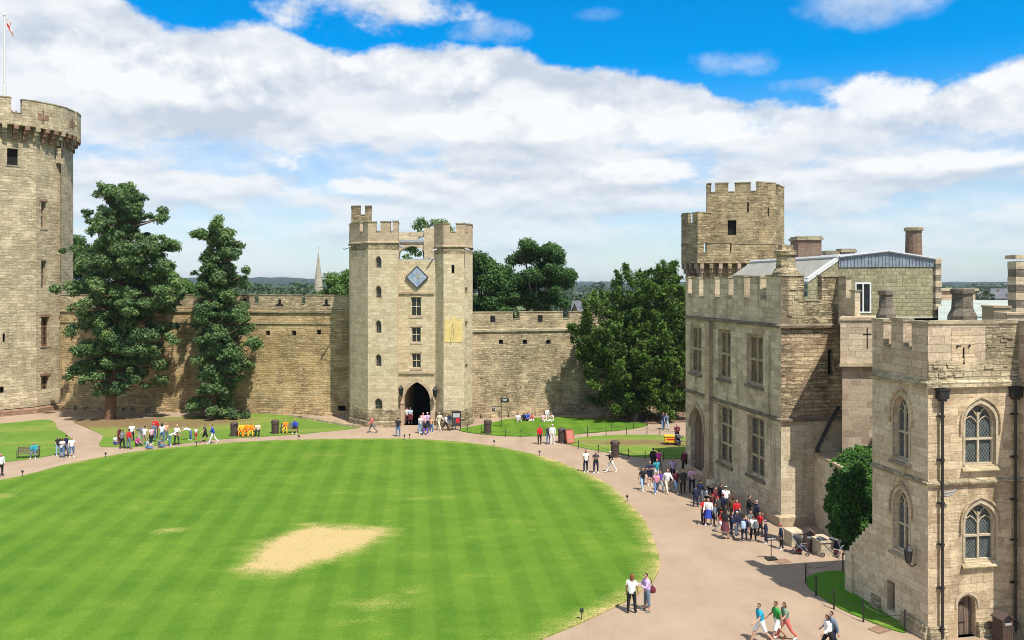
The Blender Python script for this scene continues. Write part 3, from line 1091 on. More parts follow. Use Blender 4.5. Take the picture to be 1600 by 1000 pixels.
for k, (i, o) in enumerate(win_t):
    a, b = tv[i], tv[(i + 1) % 12]
    if k in (2, 3):
        window(guy, a, b, o, 0.5, M['rust'], M['plain_glass'], 2, 3, 0.16)
    elif k in (0, 1):
        window(guy, a, b, o, 0.5, M['trim'], M['plain_glass'], 1, 2, 0.14)
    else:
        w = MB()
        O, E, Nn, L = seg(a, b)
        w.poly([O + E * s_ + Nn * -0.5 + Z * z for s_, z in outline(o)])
        w.build('window', M['shade_fill'], guy)
for k, (i, o) in enumerate(win_t):
    if k in (0, 3, 2, 4):
        O, E, Nn, L = seg(tv[i], tv[(i + 1) % 12])
        mb = MB()
        mb.fbox(O, E, Nn, o[0] - 0.15, o[1] + 0.15, -0.05, 0.06, o[2] - 0.16, o[2] - 0.002, 0)
        mb.build('window_sill', M['coping'], guy)
        if k != 4:
            mb = MB()
            mb.fbox(O, E, Nn, o[0] - 0.2, o[1] + 0.2, -0.05, 0.04, o[3] + 0.002, o[3] + 0.28, 0)
            mb.build('lintel', M['red_stone'], guy)
mb = MB()
band(mb, tv, 0.5, 0, 0.75, 0, True, 0.25)
band(mb, tv, 0.22, 0.75, 2.6, 1, True, 1.2)
mb.build('plinth', [M['red_stone'], M['tower']], guy)
pa = [7 + 15 * i for i in range(-12, 12)]
pv = [tp(8.62, a) for a in pa]
mb = MB()
seg_l = 2 * 8.62 * math.sin(R(7.5))
gaps = {12: [(0.02, seg_l * 0.50)], 8: [(0.3, seg_l * 0.7)], 15: [(seg_l * 0.72, seg_l - 0.05)], 4: [(0.3, seg_l * 0.7)], 19: [(0.2, seg_l * 0.6)], 23: [(0.2, seg_l * 0.6)]}
parapet(mb, pv, 32.65, 33.95, 35.55, gaps, 0.7, 0.12, 0, 1, True)
inner = offset(pv, -1.15, True)
mb2 = MB()
for i in range(24):
    j = (i + 1) % 24
    mb.poly([(pv[i][0], pv[i][1], 32.65), (pv[j][0], pv[j][1], 32.65), (inner[j][0], inner[j][1], 32.65), (inner[i][0], inner[i][1], 32.65)])
mb.build('parapet', [M['tower'], M['coping']], guy)
for k in range(-6, 13):
    a = 3 + 7.6 * k
    c0, c1 = tp(7.5, a), tp(8.57, a)
    E = (c1 - c0).normalized()
    Nn = Vector((E.y, -E.x, 0))
    mb = MB()
    ln = 1.1
    mb.fbox(c0, E, Nn, 0, ln, -0.24, 0.24, 32.2, 32.64)
    mb.fbox(c0, E, Nn, 0, ln * 0.72, -0.235, 0.235, 31.75, 32.2)
    mb.fbox(c0, E, Nn, 0, ln * 0.42, -0.23, 0.23, 31.1, 31.75)
    mb.build('corbel', M['red_stone'] if k % 3 else M['tower'], guy)
# arrow loops with their red dressings
for a_, zc_ in ((25, 34.0), (56, 34.0), (83, 34.0), (-15, 34.0)):
    i = max(q for q in range(24) if pa[q] <= a_)
    O, E, Nn, L = seg(pv[i], pv[(i + 1) % 24])
    mb = MB()
    for (sa, sb, za, zb) in ((0.5, 1.0, -0.45, 0.3), (1.25, 1.8, -0.4, 0.25), (1.0, 1.25, -0.75, -0.2)):
        mb.fbox(O, E, Nn, sa, sb, -0.05, 0.03, zc_ + za, zc_ + zb, 0)
    mb.fbox(O, E, Nn, 1.08, 1.16, -0.05, 0.036, zc_ - 0.6, zc_ + 0.75, 1)  # raised black strip in place of the slit's shade
    mb.build('arrow_loop', [M['red_stone'], M['shade_fill']], guy)

fp = thing('flagpole', 'white flagpole rising from the top of the round tower', 'flagpole', (at(7, 150, 97.5)[0], 97.5, 32.7))
mb = MB()
px_, py_, _ = LOC['flagpole']
mb.lathe((px_, py_, 0), [(0.2, 32.7), (0.2, 38.0), (0.15, 38.05), (0.11, 46.2), (0.16, 46.25), (0.16, 46.45), (0.02, 46.6)], 8)
mb.build('pole', M['white'], fp, smooth=True)
mb = MB()
cols = 7
P_ = {}
for i in range(cols + 1):
    for j in range(5):
        t = i / cols
        P_[i, j] = Vector((px_ + 0.15 + 0.95 * t, 97.5 + 0.25 * math.sin(t * 5 + j * 0.4), 45.9 - 0.27 * j - 1.0 * t * t - 0.45 * t + 0.12 * math.sin(5 * t + j)))
for i in range(cols):
    for j in range(4):
        mb.poly([P_[i, j], P_[i + 1, j], P_[i + 1, j + 1], P_[i, j + 1]], 1 if (i == 3 or j == 2) else 0)
tag(mb.build('flag', [M['white'], M['red_cloth']], None, loc=(px_, 97.5, 45), smooth=True), 'limp white flag with a red cross at the flagpole top', 'flag')

# ---------- gatehouse
GY = 86.0
gh = thing('gatehouse', 'twin-towered sandstone gatehouse with a pointed archway and blue clock', 'gatehouse', (xy(648, 87)[0], 88, 0))
LT = [xy(545.5, 91.5), xy(548, 88.8), xy(575, 86.1), xy(622, 85.8), xy(623.5, 89.5)]
RTt = [xy(678.5, 89.5), xy(679.5, 87.3), xy(693, 85.9), xy(725, 86.1), xy(738, 88.3), xy(738.6, 92.5)]
PL, PR = xy(622.5, 87.15), xy(680.5, 87.15)
mb = MB()
lops = [op_px(LT[2], LT[3], 586.5, y0, 596, y1, 0.5) for y0, y1 in ((400, 419), (446, 466), (500, 521), (553, 573))]
lops.append(op_px(LT[2], LT[3], 585, 622, 597.5, 647, 0.55))
walls(mb, LT, 0, 18.3, {2: lops}, 0.35)
walls(mb, LT, 18.3, 19.15, None, 0.3, 1)
mb.poly([(p[0], p[1], 19.15) for p in LT])
rops = {2: [op_px(RTt[2], RTt[3], 705.5, 414, 710, 427)], 3: [op_px(RTt[3], RTt[4], 727, y0, 731, y1) for y0, y1 in ((449, 462), (502, 514), (569, 575))]}
walls(mb, RTt, 0, 17.9, rops, 0.35)
walls(mb, RTt, 17.9, 18.75, None, 0.3, 1)
mb.poly([(p[0], p[1], 18.75) for p in RTt])
door = op_px(PL, PR, 631, 597, 672.5, 669, 2.1, 0.0)
pops = [op_px(PL, PR, 642.5, 464, 658, 494), op_px(PL, PR, 643, 511, 657.5, 535), op_px(PL, PR, 643.5, 552, 657.5, 575)]
wall(mb, PL, PR, 5.0, 17.3, pops, 0.3)
wall(mb, PL, PR, 0, 5.0, [door], 9.0)
mb.strip(PL, PR, xy(630, 96), xy(678, 96), 17.3, 17.42, 2)
# rear mass
mb.prism([xy(547, 92), xy(560, 97), xy(730, 97), xy(738, 93), xy(700, 91), xy(600, 91)], 5.2, 17.2)
mb.prism([xy(546, 92), xy(556, 97), xy(628, 97.0), xy(628, 91.2)], 0, 5.2)
mb.prism([xy(676, 91.2), xy(676, 97), xy(730, 97), xy(738, 93)], 0, 5.2)
mb.build('wall', [M['gate'], M['gate_rough'], M['lead']], gh)
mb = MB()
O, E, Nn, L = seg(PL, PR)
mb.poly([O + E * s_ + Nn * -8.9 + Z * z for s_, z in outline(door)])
mb.build('gate', M['shade_fill'], gh)  # near-black sheet painting the unlit end of the passage, no real gate
for o in lops:
    window(gh, LT[2], LT[3], o, 0.3, M['gate_new'], M['glass'], 1, 1, 0.06)
for o in pops:
    window(gh, PL, PR, o, 0.28, M['trim_pale'], M['plain_glass'], 2, 2, 0.07)
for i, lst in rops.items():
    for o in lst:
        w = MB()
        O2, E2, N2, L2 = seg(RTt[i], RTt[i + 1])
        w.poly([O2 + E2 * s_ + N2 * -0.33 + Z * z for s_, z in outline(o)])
        w.build('slit_window', M['shade_fill'], gh)
mb = MB()
hood(mb, PL, PR, door, 0.14, 0.3, 0.02, 0)
for s_ in (door[0] - 0.34, door[1] + 0.02):
    mb.fbox(O, E, Nn, s_, s_ + 0.32, -0.05, 0.17, 0, 2.25)
    mb.fbox(O, E, Nn, s_ - 0.06, s_ + 0.38, -0.05, 0.24, 2.25, 2.5)
for y_ in (458, 583):
    mb3 = MB()
    mb3.fbox(O, E, Nn, 0.1, L - 0.1, -0.05, 0.13, zat(y_, 87.1) - 0.1, zat(y_, 87.1) + 0.1)
    mb3.build('string_course', M['trim'], gh)
mb.build('archway_moulding', [M['gate_new'], M['trim']], gh)
for o in pops:
    for n_, f0, f1, f2 in (('window_sill', o[2] - 0.2, o[2] - 0.003, 0.05), ('lintel', o[3] + 0.003, o[3] + 0.22, 0.04)):
        mb = MB()
        mb.fbox(O, E, Nn, o[0] - 0.14, o[1] + 0.14, -0.05, f2, f0, f1)
        mb.build(n_, M['gate_new'], gh)
for tw in (LT, RTt):
    mb = MB()
    band(mb, tw, 0.16, 0, 0.7, 0, False, 0.2)
    band(mb, tw, 0.07, 0.7, 1.9, 0, False, 0.5)
    mb.build('plinth', M['gate_rough'], gh)
mb = MB()
g = {2: [gap_px(LT[2], LT[3], 587, 594.5), gap_px(LT[2], LT[3], 609.5, 613.5)], 1: [gap_px(LT[1], LT[2], 562.5, 567)], 0: [(0.8, 1.6)]}
parapet(mb, LT, 19.15, 20.2, 21.2, g, 0.45, 0.12, 0, 1)
band(mb, LT, 0.1, 19.0, 19.2, 0, False, 0.05)
g = {2: [gap_px(RTt[2], RTt[3], 703.5, 712.5)], 3: [gap_px(RTt[3], RTt[4], 727.5, 731.5)], 1: [], 4: [(1.0, 1.8)]}
parapet(mb, RTt, 18.75, 20.15, 21.0, g, 0.45, 0.12, 0, 1)
band(mb, RTt, 0.1, 18.6, 18.8, 0, False, 0.05)
mb.build('parapet', [M['gate_new'], M['coping']], gh)
# rear corner turret
tu = [xy(549, 92.5), xy(549.5, 90.6), xy(580, 90.4), xy(581, 92.5)]
mb = MB()
walls(mb, tu, 19.1, 21.6, None, 0.2, 0, True)
parapet(mb, tu, 21.6, 22.3, 23.2, {1: [gap_px(tu[1], tu[2], 562.5, 570.5)], 3: [(0.7, 1.4)]}, 0.35, 0.1, 0, 1, True)
mb.build('stair_turret', [M['gate_rough'], M['coping']], gh)
# flying arch between the rear towers
ba, bb = xy(621.5, 91.4), xy(665, 91.4)
mb = MB()
wall(mb, ba, bb, 17.3, 19.35, [op_px(ba, bb, 623, 384, 664, 404, 0.95, 17.3)], 1.2)
O, E, Nn, L = seg(ba, bb)
mb.fbox(O, E, Nn, 0, L, -1.2, 0.15, 19.36, 19.65, 1)
mb.fbox(O, E, Nn, 0, 1.2, -1.2, -0.7, 19.65, 20.5)
mb.fbox(O, E, Nn, 1.2, L - 0.9, -1.2, -0.7, 19.65, 20.05)
mb.fbox(O, E, Nn, L - 1.8, L - 0.02, -1.19, -0.69, 20.05, 20.55)
mb.fbox(xy(663, 91.3), (1, 0, 0), (0, -1, 0), 0, 1.05, -1.3, 0.1, 17.2, 20.95)
mb.build('flying_arch', [M['gate'], M['lead']], gh)
# lead spouts
for (px2, Y2, z2, dx2) in ((547.5, 88.6, 18.75, -0.6), (624.0, 86.2, 18.75, 0.6), (682.0, 86.8, 18.4, -0.5), (727.0, 86.0, 18.45, 0.5)):
    mb = MB()
    c = xy(px2, Y2)
    mb.tube([c + Z * z2, c + Vector((dx2, -0.5, z2 - 0.25))], 0.1, 6)
    mb.build('water_spout', M['lead'], gh)

ck = thing('wall_clock', 'blue diamond-shaped clock high on the gatehouse between its towers', 'clock', (xy(651.5, 87)[0], 87.0, 15.55))
cx_, cz_ = xy(651.5, 87.0)[0], 15.5
dm = lambda r, y: [(cx_ - r, y, cz_), (cx_, y, cz_ + r), (cx_ + r, y, cz_), (cx_, y, cz_ - r)]
mb = MB()
q0, q1 = dm(1.2, 87.13), dm(1.2, 86.92)
for i in range(4):
    j = (i + 1) % 4
    mb.poly([q0[i], q0[j], q1[j], q1[i]])
    mb.poly([q1[i], q1[j], dm(1.06, 86.92)[j], dm(1.06, 86.92)[i]])
mb.build('clock_frame', M['dark_metal'], ck)
mb = MB()
mb.poly(dm(1.08, 86.935))
mb.build('clock_dial', M['clock'], ck)
for ang, ln in ((62, 0.62), (-25, 0.42)):
    mb = MB()
    dv = Vector((math.cos(R(ang)), 0, math.sin(R(ang))))
    pv_ = Vector((-dv.z, 0, dv.x)) * 0.05
    c = Vector((cx_, 86.90, cz_))
    mb.poly([c - pv_, c + dv * ln - pv_ * 0.3, c + dv * ln + pv_ * 0.3, c + pv_])
    mb.build('clock_hand', M['gold_leaf'], ck)

sdl = thing('sundial', 'yellow painted sundial with a crenellated top on the gatehouse wall', 'sundial', (xy(708, 85.9)[0], 85.9, 9.0))
a, b = RTt[2], RTt[3]
O, E, Nn, L = seg(a, b)
s0, s1 = s_px(a, b, 694.5), s_px(a, b, 722.5)
zb_, zt_ = zat(535, 86), zat(502, 86)
mb = MB()
mb.fbox(O, E, Nn, s0, s1, -0.02, 0.03, zb_, zt_)
w_ = (s1 - s0)
for f0, f1, h_ in ((0.0, 0.10, 0.18), (0.14, 0.22, 0.3), (0.24, 0.34, 0.18), (0.38, 0.48, 0.42), (0.48, 0.56, 0.62), (0.56, 0.66, 0.42), (0.74, 0.80, 0.18), (0.84, 1.0, 0.22)):
    mb.fbox(O, E, Nn, s0 + w_ * f0, s0 + w_ * f1, -0.02, 0.03, zt_ + 0.001, zt_ + h_)
mb.build('dial_plate', M['gold'], sdl)
mb = MB()
for k in range(6):
    th = R(205 + k * 26)
    c = O + E * (s0 + w_ * 0.5) + Nn * 0.034 + Z * (zt_ - 0.35)
    mb.tube([c + E * 0.35 * math.cos(th) + Z * 0.35 * math.sin(th), c + E * 0.8 * math.cos(th) + Z * 1.4 * math.sin(th)], 0.005, 4)
mb.build('dial_shadow_line', M['rust'], sdl)  # dark lines painted where only the gnomon's shadow lines fall
mb = MB()
c = O + E * (s0 + w_ * 0.45) + Z * (zt_ - 0.2)
mb.tube([c, c + Nn * 0.7 + Z * -0.9 + E * 0.1, c + Z * -1.4 + E * 0.15], 0.025, 4)
mb.build('gnomon', M['dark_metal'], sdl)


def lantern(loc, Nn, label, s=1.0):
    loc = Vector(loc)
    Nn = Vector(Nn).normalized()
    t = thing('lantern', label, 'lantern', loc, 0, 'wall lanterns')
    c = loc + Nn * 0.38 * s
    mb = MB()
    mb.tube([loc + Z * -0.35 * s, loc + Nn * 0.2 * s + Z * -0.45 * s, c + Z * -0.28 * s], 0.03 * s, 5)
    mb.lathe(c, [(0.05 * s, -0.3 * s), (0.12 * s, -0.25 * s), (0.13 * s, -0.2 * s)], 6)
    mb.lathe(c, [(0.21 * s, 0.26 * s), (0.2 * s, 0.3 * s), (0.08 * s, 0.48 * s), (0.03 * s, 0.5 * s), (0.04 * s, 0.56 * s), (0.0, 0.62 * s)], 6)
    for k in range(6):
        a_ = R(60 * k)
        mb.tube([c + Vector((0.125 * math.cos(a_), 0.125 * math.sin(a_), -0.2)) * s, c + Vector((0.19 * math.cos(a_), 0.19 * math.sin(a_), 0.27)) * s], 0.016 * s, 4)
    mb.build('lantern_frame', M['black_iron'], t)
    mb = MB()
    mb.lathe(c, [(0.11 * s, -0.2 * s), (0.175 * s, 0.26 * s)], 6)
    mb.build('lantern_glass', M['plain_glass'], t)
    return t


lantern(at(629, 612, 87.0), (-0.2, -1, 0), 'black iron lantern left of the gatehouse archway', 1.35)
lantern(at(680.5, 614, 86.9), (0, -1, 0), 'black iron lantern right of the gatehouse archway', 1.35)

# ---------- curtain walls
lw = thing('curtain_wall', 'long yellowish rubble wall with wide merlons between round tower and gatehouse', 'castle wall', (-34, 96, 0), 0, 'castle curtain walls')
wa, wb = Vector((-53.5, 98.5, 0)), xy(547, 93.4)
mb = MB()
hol = [op_px(wa, wb, x - 3, y - 3.5, x + 3.5, y + 4) for x, y in ((418, 520), (459, 520), (498, 519))] + [op_px(wa, wb, 528, 634, 540, 652, 0, 0.0)]
for k in range(12):
    s_ = random.uniform(3, 34)
    zz = random.uniform(3, 9.5)
    hol.append((s_, s_ + random.uniform(0.12, 0.25), zz, zz + random.uniform(0.12, 0.2), 0))
wall(mb, wa, wb, 0, 12.0, hol, 0.7)
O, E, Nn, L = seg(wa, wb)
mb.strip(wa, wb, wa - Nn * 2.2, wb - Nn * 2.2, 11.9, 11.99, 0)
mb.poly([wa - Nn * 2.2, wb - Nn * 2.2, wb - Nn * 2.2 + Z * 12, wa - Nn * 2.2 + Z * 12])
for o in hol:
    mb.poly([O + E * s_ + Nn * -0.68 + Z * z for s_, z in outline(o)], 1)
mb.build('wall', [M['rubble'], M['shade_fill']], lw)
mb = MB()
gp = [gap_px(wa, wb, a_, b_) for a_, b_ in ((168, 177), (243, 252), (316, 324), (394.5, 404), (469, 476.5))]
parapet(mb, [wa, wb], 12.0, 12.55, 13.5, {0: gp}, 0.6, 0.1, 0, 1)
for x_ in (279, 355, 383, 437, 510):
    s_ = s_px(wa, wb, x_)
    mb.fbox(O, E, Nn, s_ - 0.16, s_ + 0.16, -0.02, 0.012, 12.35, 13.05, 2)  # raised black patches stand in for the shade of loop holes
    mb.fbox(O, E, Nn, s_ - 0.45, s_ + 0.45, -0.02, 0.010, 12.3, 12.5, 2)
mb.build('parapet', [M['rubble_grey'], M['coping'], M['shade_fill']], lw)
mb = MB()
mb.fbox(O, E, Nn, 0, L, -0.05, 0.16, 11.55, 11.75)
mb.fbox(O, E, Nn, 0, L, -0.05, 0.10, 10.25, 10.38)
mb.build('string_course', M['coping'], lw)
mb = MB()
for k in range(46):
    s_ = L * k / 46 + random.uniform(-0.2, 0.2)
    w_ = random.uniform(0.5, 1.1)
    mb.fbox(O, E, Nn, s_, s_ + w_, -0.05, random.uniform(0.2, 0.65), -0.05, random.uniform(0.12, 0.6))
mb.build('footing', M['rubble'], lw)

# low rubble edging climbing to the foot of the wall
se = thing('stone_edging', 'pale rubble edging at the foot of the wall left of the gatehouse', 'stone edging', pt(500, 655))
mb = MB()
e0, e1 = pt(455, 650), pt(556, 668)
for k in range(22):
    t = k / 21
    c = e0.lerp(e1, t)
    mb.box((c[0] + random.uniform(-0.1, 0.1), c[1] + random.uniform(-0.2, 0.2), 0.1), (random.uniform(0.5, 0.8), random.uniform(0.5, 0.9), random.uniform(0.24, 0.4)), 0, random.uniform(-0.5, 0.2))
mb.build('kerb_stone', M['rubble_grey'], se)

rw = thing('curtain_wall', 'grey-buff wall with wide merlons running from the gatehouse behind the dark yew', 'castle wall', (4, 94, 0), 0, 'castle curtain walls')
rv = [xy(736.5, 91.6), xy(905, 94.6), xy(1110, 100)]
mb = MB()
h0 = [op_px(rv[0], rv[1], x - 3.5, y - 3, x + 3.5, y + 3.5) for x, y in ((783, 534), (820, 534), (857, 534))]
for k in range(6):
    s_ = random.uniform(1, 10)
    zz = random.uniform(2, 8)
    h0.append((s_, s_ + random.uniform(0.1, 0.2), zz, zz + 0.15, 0))
h1 = [op_px(rv[1], rv[2], 955, 629, 972, 646), (12.8, 13.8, 0.0, 2.2, 0)]
walls(mb, rv, 0, 9.8, {0: h0, 1: h1}, 0.5)
for i, hs in ((0, h0), (1, h1)):
    O, E, Nn, L = seg(rv[i], rv[i + 1])
    for o in hs:
        mb.poly([O + E * s_ + Nn * -0.48 + Z * z for s_, z in outline(o)], 1)
inn = offset(rv, -2.0)
for i in (0, 1):
    mb.strip(rv[i], rv[i + 1], inn[i], inn[i + 1], 9.7, 9.79)
mb.build('wall', [M['rubble_grey'], M['shade_fill']], rw)
mb = MB()
parapet(mb, rv, 9.8, 10.85, 11.6, {0: [gap_px(rv[0], rv[1], 801.5, 812), gap_px(rv[0], rv[1], 879.5, 890)], 1: [(2.4, 3.3), (8.2, 9.1)]}, 0.6, 0.1, 0, 1)
O, E, Nn, L = seg(rv[0], rv[1])
for x_ in (770, 844):
    s_ = s_px(rv[0], rv[1], x_)
    mb.fbox(O, E, Nn, s_ - 0.28, s_ + 0.28, -0.02, 0.012, 10.55, 11.3, 2)  # black patch painted in place of a shaded notch
mb.build('parapet', [M['rubble_grey'], M['coping'], M['shade_fill']], rw)
mb = MB()
band(mb, rv, 0.15, 9.5, 9.85, 0, False, 0.12)
mb.build('string_course', M['coping'], rw)
mb = MB()
for k in range(12):
    s_ = L * k / 12
    mb.fbox(O, E, Nn, s_, s_ + random.uniform(0.6, 1.0), -0.05, random.uniform(0.15, 0.5), -0.05, random.uniform(0.2, 0.7))
mb.build('footing', M['rubble_grey'], rw)

# ---------- great hall range on the right
dF = Vector((-0.183, 0.983, 0)).normalized()
eF = Vector((dF.y, -dF.x, 0))
C = Vector((16.4, 50.7, 0))
A0 = C + dF * 15.0
BE = C + eF * 4.3
hall = thing('great_hall', 'tall grey stone hall with mullioned windows, battlements and a tile-hung attic', 'castle building', (C[0], C[1], 0))
UB, LB = 12.24, 6.51
up = [op_px(A0, C, 1078, 508, 1096, 583), op_px(A0, C, 1122, 515, 1141.5, 592), op_px(A0, C, 1167, 522, 1192, 602)]
lo = [op_px(A0, C, 1122, 634, 1144, 725), op_px(A0, C, 1168, 651, 1194.5, 745)]
dr = op_px(A0, C, 1079, 637, 1100.5, 748, 1.7, 0.15)
mb = MB()
wall(mb, A0, C, 0, LB, lo + [dr], 0.4)
wall(mb, A0, C, LB, UB, up, 0.35)
bw_ = op_px(C, BE, 1293.5, 546, 1303, 586)
wall(mb, C, BE, 0, LB, (), 0.3, 2)
wall(mb, C, BE, LB, UB, [bw_], 0.4, 1)
back = [C + eF * 15, A0 + eF * 15]
mb.poly([BE, back[0], back[0] + Z * UB, BE + Z * UB])
mb.poly([back[0], back[1], back[1] + Z * UB, back[0] + Z * UB])
mb.poly([back[1], A0, A0 + Z * UB, back[1] + Z * UB])
mb.poly([A0 + Z * 12.6, C + Z * 12.6, back[0] + Z * 12.6, back[1] + Z * 12.6], 3)
mb.build('wall', [M['hall'], M['hall_end'], M['near_side'], M['roof_pale']], hall)
for o in up:
    window(hall, A0, C, o, 0.33, M['trim'], M['blind'], 2, 2, 0.17)
for o in lo:
    window(hall, A0, C, o, 0.36, M['trim'], M['glass'], 2, 3, 0.15)
w = MB()
O, E, Nn, L = seg(C, BE)
w.poly([O + E * s_ + Nn * -0.38 + Z * z for s_, z in outline(bw_)])
w.build('window', M['shade_fill'], hall)
O, E, Nn, L = seg(A0, C)
w = MB()
w.poly([O + E * s_ + Nn * -0.38 + Z * z for s_, z in outline(dr)])
w.build('door', M['oak'], hall)
mb = MB()
hood(mb, A0, C, dr, 0.12, 0.2, 0.05, 0)
mb.build('doorway_moulding', M['trim'], hall)
for o in up + lo:
    mb = MB()
    mb.fbox(O, E, Nn, o[0] - 0.12, o[1] + 0.12, -0.05, 0.14, o[2] - 0.2, o[2] - 0.003)
    mb.build('window_sill', M['trim_dark'], hall)
mb = MB()
s0 = s_px(A0, C, 1107)
mb.fbox(O, E, Nn, s0, s0 + 0.75, -0.05, 0.3, 0, UB - 0.25)
mb.fbox(O, E, Nn, s0 - 0.1, s0 + 0.85, -0.05, 0.45, 0, 1.2)
mb.build('pilaster', M['trim'], hall)
mb = MB()
band(mb, [A0, C, BE], 0.22, UB - 0.16, UB + 0.08, 0, False, 0.1)
band(mb, [A0, C, BE], 0.18, LB - 0.14, LB + 0.08, 0, False, 0.1)
mb.build('string_course', M['trim_dark'], hall)
mb = MB()
band(mb, [A0, C, BE], 0.22, 0, 0.7, 0, False, 0.15)
mb.build('plinth', M['trim'], hall)
mb = MB()
gl = [gap_px(A0, C, a_, b_) for a_, b_ in ((1075.5, 1081), (1092, 1099), (1117, 1124.5), (1138.5, 1146), (1163, 1171.5), (1188, 1197.5))]
gl = [(max(a_, 0.25), b_) for a_, b_ in gl]
parapet(mb, [A0, C], UB, 13.75, 15.2, {0: gl}, 0.5, 0.12, 0, 1)
mb.build('parapet', [M['hall'], M['coping']], hall)
mb = MB()
parapet(mb, [C + eF * 0.004, BE], UB, 13.7, 15.2, {0: [gap_px(C, BE, 1256, 1284)]}, 0.5, 0.12, 0, 1)
for k in range(14):
    s_ = random.uniform(0.1, 3.8)
    z_ = random.uniform(UB + 0.2, 14.8)
    if 1.5 < s_ < 3.0 and z_ > 13.4:
        continue
    mb.fbox(C, eF, -dF, s_, s_ + random.uniform(0.25, 0.6), -0.05, random.uniform(0.02, 0.06), z_, z_ + random.uniform(0.1, 0.25))
mb.build('parapet', [M['hall_rough'], M['coping']], hall)
# corner chimney stub
cc = C + dF * 0.8 + eF * 0.75
mb = MB()
mb.lathe((cc[0], cc[1], 0), [(0.85, 15.25), (0.85, 15.45), (0.62, 15.75), (0.58, 16.5), (0.7, 16.55), (0.7, 16.8), (0.5, 16.85), (0.46, 17.15)], 8)
mb.build('chimney', M['hall_rough'], hall)
# lead roof and attic
YA = 55.0
V1, V2 = at(1311, 402, YA), at(1262, 436, YA)
R1, R2 = V1 + dF * 12.5, V2 + dF * 12.5
mb = MB()
mb.poly([V2, V1, R1, R2])
mb.poly([V1, V1 + eF * 6.1, R1 + eF * 6.1, R1])
mb.build('roof', M['roof_pale'], hall)
mb = MB()
for p, q in ((V1, V2),):
    up_ = Z * 0.22
    mb.poly([p - up_, q - up_, q + Z * 0.06, p + Z * 0.06])
    mb.poly([p + Z * 0.06, q + Z * 0.06, q + Z * 0.06 + dF * 0.3, p + Z * 0.06 + dF * 0.3])
mb.tube([V1 + Z * 0.05, R1 + Z * 0.05], 0.14, 6)
mb.build('verge', M['white'], hall)
T = lambda px, py, Y=YA + 0.05: at(px, py, Y)
awin = (1336, 441, 1361, 489)
mb = MB()
a_, b_ = Vector((*T(1262, 0)[:2], 0)), Vector((*T(1460, 0)[:2], 0))
ow = op_px(a_, b_, *awin)
zE = zat(417, YA)
wall(mb, xy(1311, YA + 0.05), b_, 11, zE, [(ow[0] - (xy(1311, YA + 0.05) - a_).length, ow[1] - (xy(1311, YA + 0.05) - a_).length, ow[2], ow[3], 0)], 0.15)
mb.poly([T(1262, 500), T(1311, 500), T(1311, 417), T(1311, 403), T(1262, 437)])
mb.poly([T(1460, 500), T(1460, 500) + dF * 9, T(1460, 410) + dF * 9, T(1460, 410)])
mb.build('attic', M['tile'], hall)
aw = (ow[0] - (xy(1311, YA + 0.05) - a_).length, ow[1] - (xy(1311, YA + 0.05) - a_).length, ow[2], ow[3], 0)
window(hall, xy(1311, YA + 0.05), b_, aw, 0.1, M['white'], M['plain_glass'], 2, 1, 0.085, 'attic_window')
mb = MB()
lo_ = [at(p, q, YA) for p, q in ((1311, 418), (1387, 417), (1461, 417))]
hi_ = [at(p, q, YA) for p, q in ((1311, 402), (1387, 393), (1461, 405))]
for i in (0, 1):
    mb.poly([lo_[i], lo_[i + 1], hi_[i + 1], hi_[i]], 0)
    mb.poly([hi_[i] + Vector((0, -0.08, 0.0)), hi_[i + 1] + Vector((0, -0.08, 0.0)), hi_[i + 1] + dF * 10 + Z * 0.05, hi_[i] + dF * 10 + Z * 0.05], 1)
    mb.tube([hi_[i] + Vector((0, -0.06, 0.02)), hi_[i + 1] + Vector((0, -0.06, 0.02))], 0.09, 6, 1)
    n_ = 14
    for k in range(n_):
        t = (k + 0.5) / n_
        mb.tube([lo_[i].lerp(lo_[i + 1], t) + Vector((0, -0.02, 0)), hi_[i].lerp(hi_[i + 1], t) + Vector((0, -0.02, 0))], 0.025, 4, 0)
mb.build('lead_flashing', [M['lead_blue'], M['lead']], hall)
mb = MB()
for k in range(11):
    y0, y1 = 403 + k * 9, 403 + (k + 1) * 9
    z0, z1 = zat(y1, 54.9), zat(y0, 54.9)
    mb.fbox(xy(1461.5, 54.9), eF, -dF, 0.02 if k % 2 else 0.0, 0.44 if k % 2 else 0.46, -0.6, 0.0 if k % 2 else 0.03, z0, z1 - 0.005, k % 2)
mb.build('quoin', [M['near_par'], M['dark_stone']], hall)


def stack(px0, px1, py0, py1, Y, mat, capm, parent, roundish=False, name='chimney'):
    c = at((px0 + px1) / 2, py0, Y)
    w_ = (px1 - px0) / F * Y
    z0, z1 = zat(py1, Y), zat(py0, Y)
    mb = MB()
    if roundish:
        mb.lathe((c[0], c[1], 0), [(w_ * 0.5, z0), (w_ * 0.46, z1 - 0.3), (w_ * 0.56, z1 - 0.26), (w_ * 0.56, z1 - 0.08), (w_ * 0.5, z1)], 12)
        for i in range(12, len(mb.m)):
            mb.m[i] = 1
    else:
        mb.box((c[0], c[1], (z0 + z1 - 0.3) / 2), (w_, w_, z1 - 0.3 - z0), 0)
        mb.box((c[0], c[1], z1 - 0.2), (w_ + 0.22, w_ + 0.22, 0.18), 1)
        mb.box((c[0], c[1], z1 - 0.05), (w_ + 0.05, w_ + 0.05, 0.1), 1)
    return mb.build(name, [mat, capm], parent)


stack(1241, 1277, 370, 412, 63, M['brick'], M['coping'], hall)
stack(1288, 1306, 392, 412, 66, M['dark_stone'], M['coping'], hall)
stack(1311, 1332, 389, 408, 66, M['dark_stone'], M['coping'], hall)
stack(1415, 1440, 355, 405, 60, M['brick'], M['coping'], hall, True)
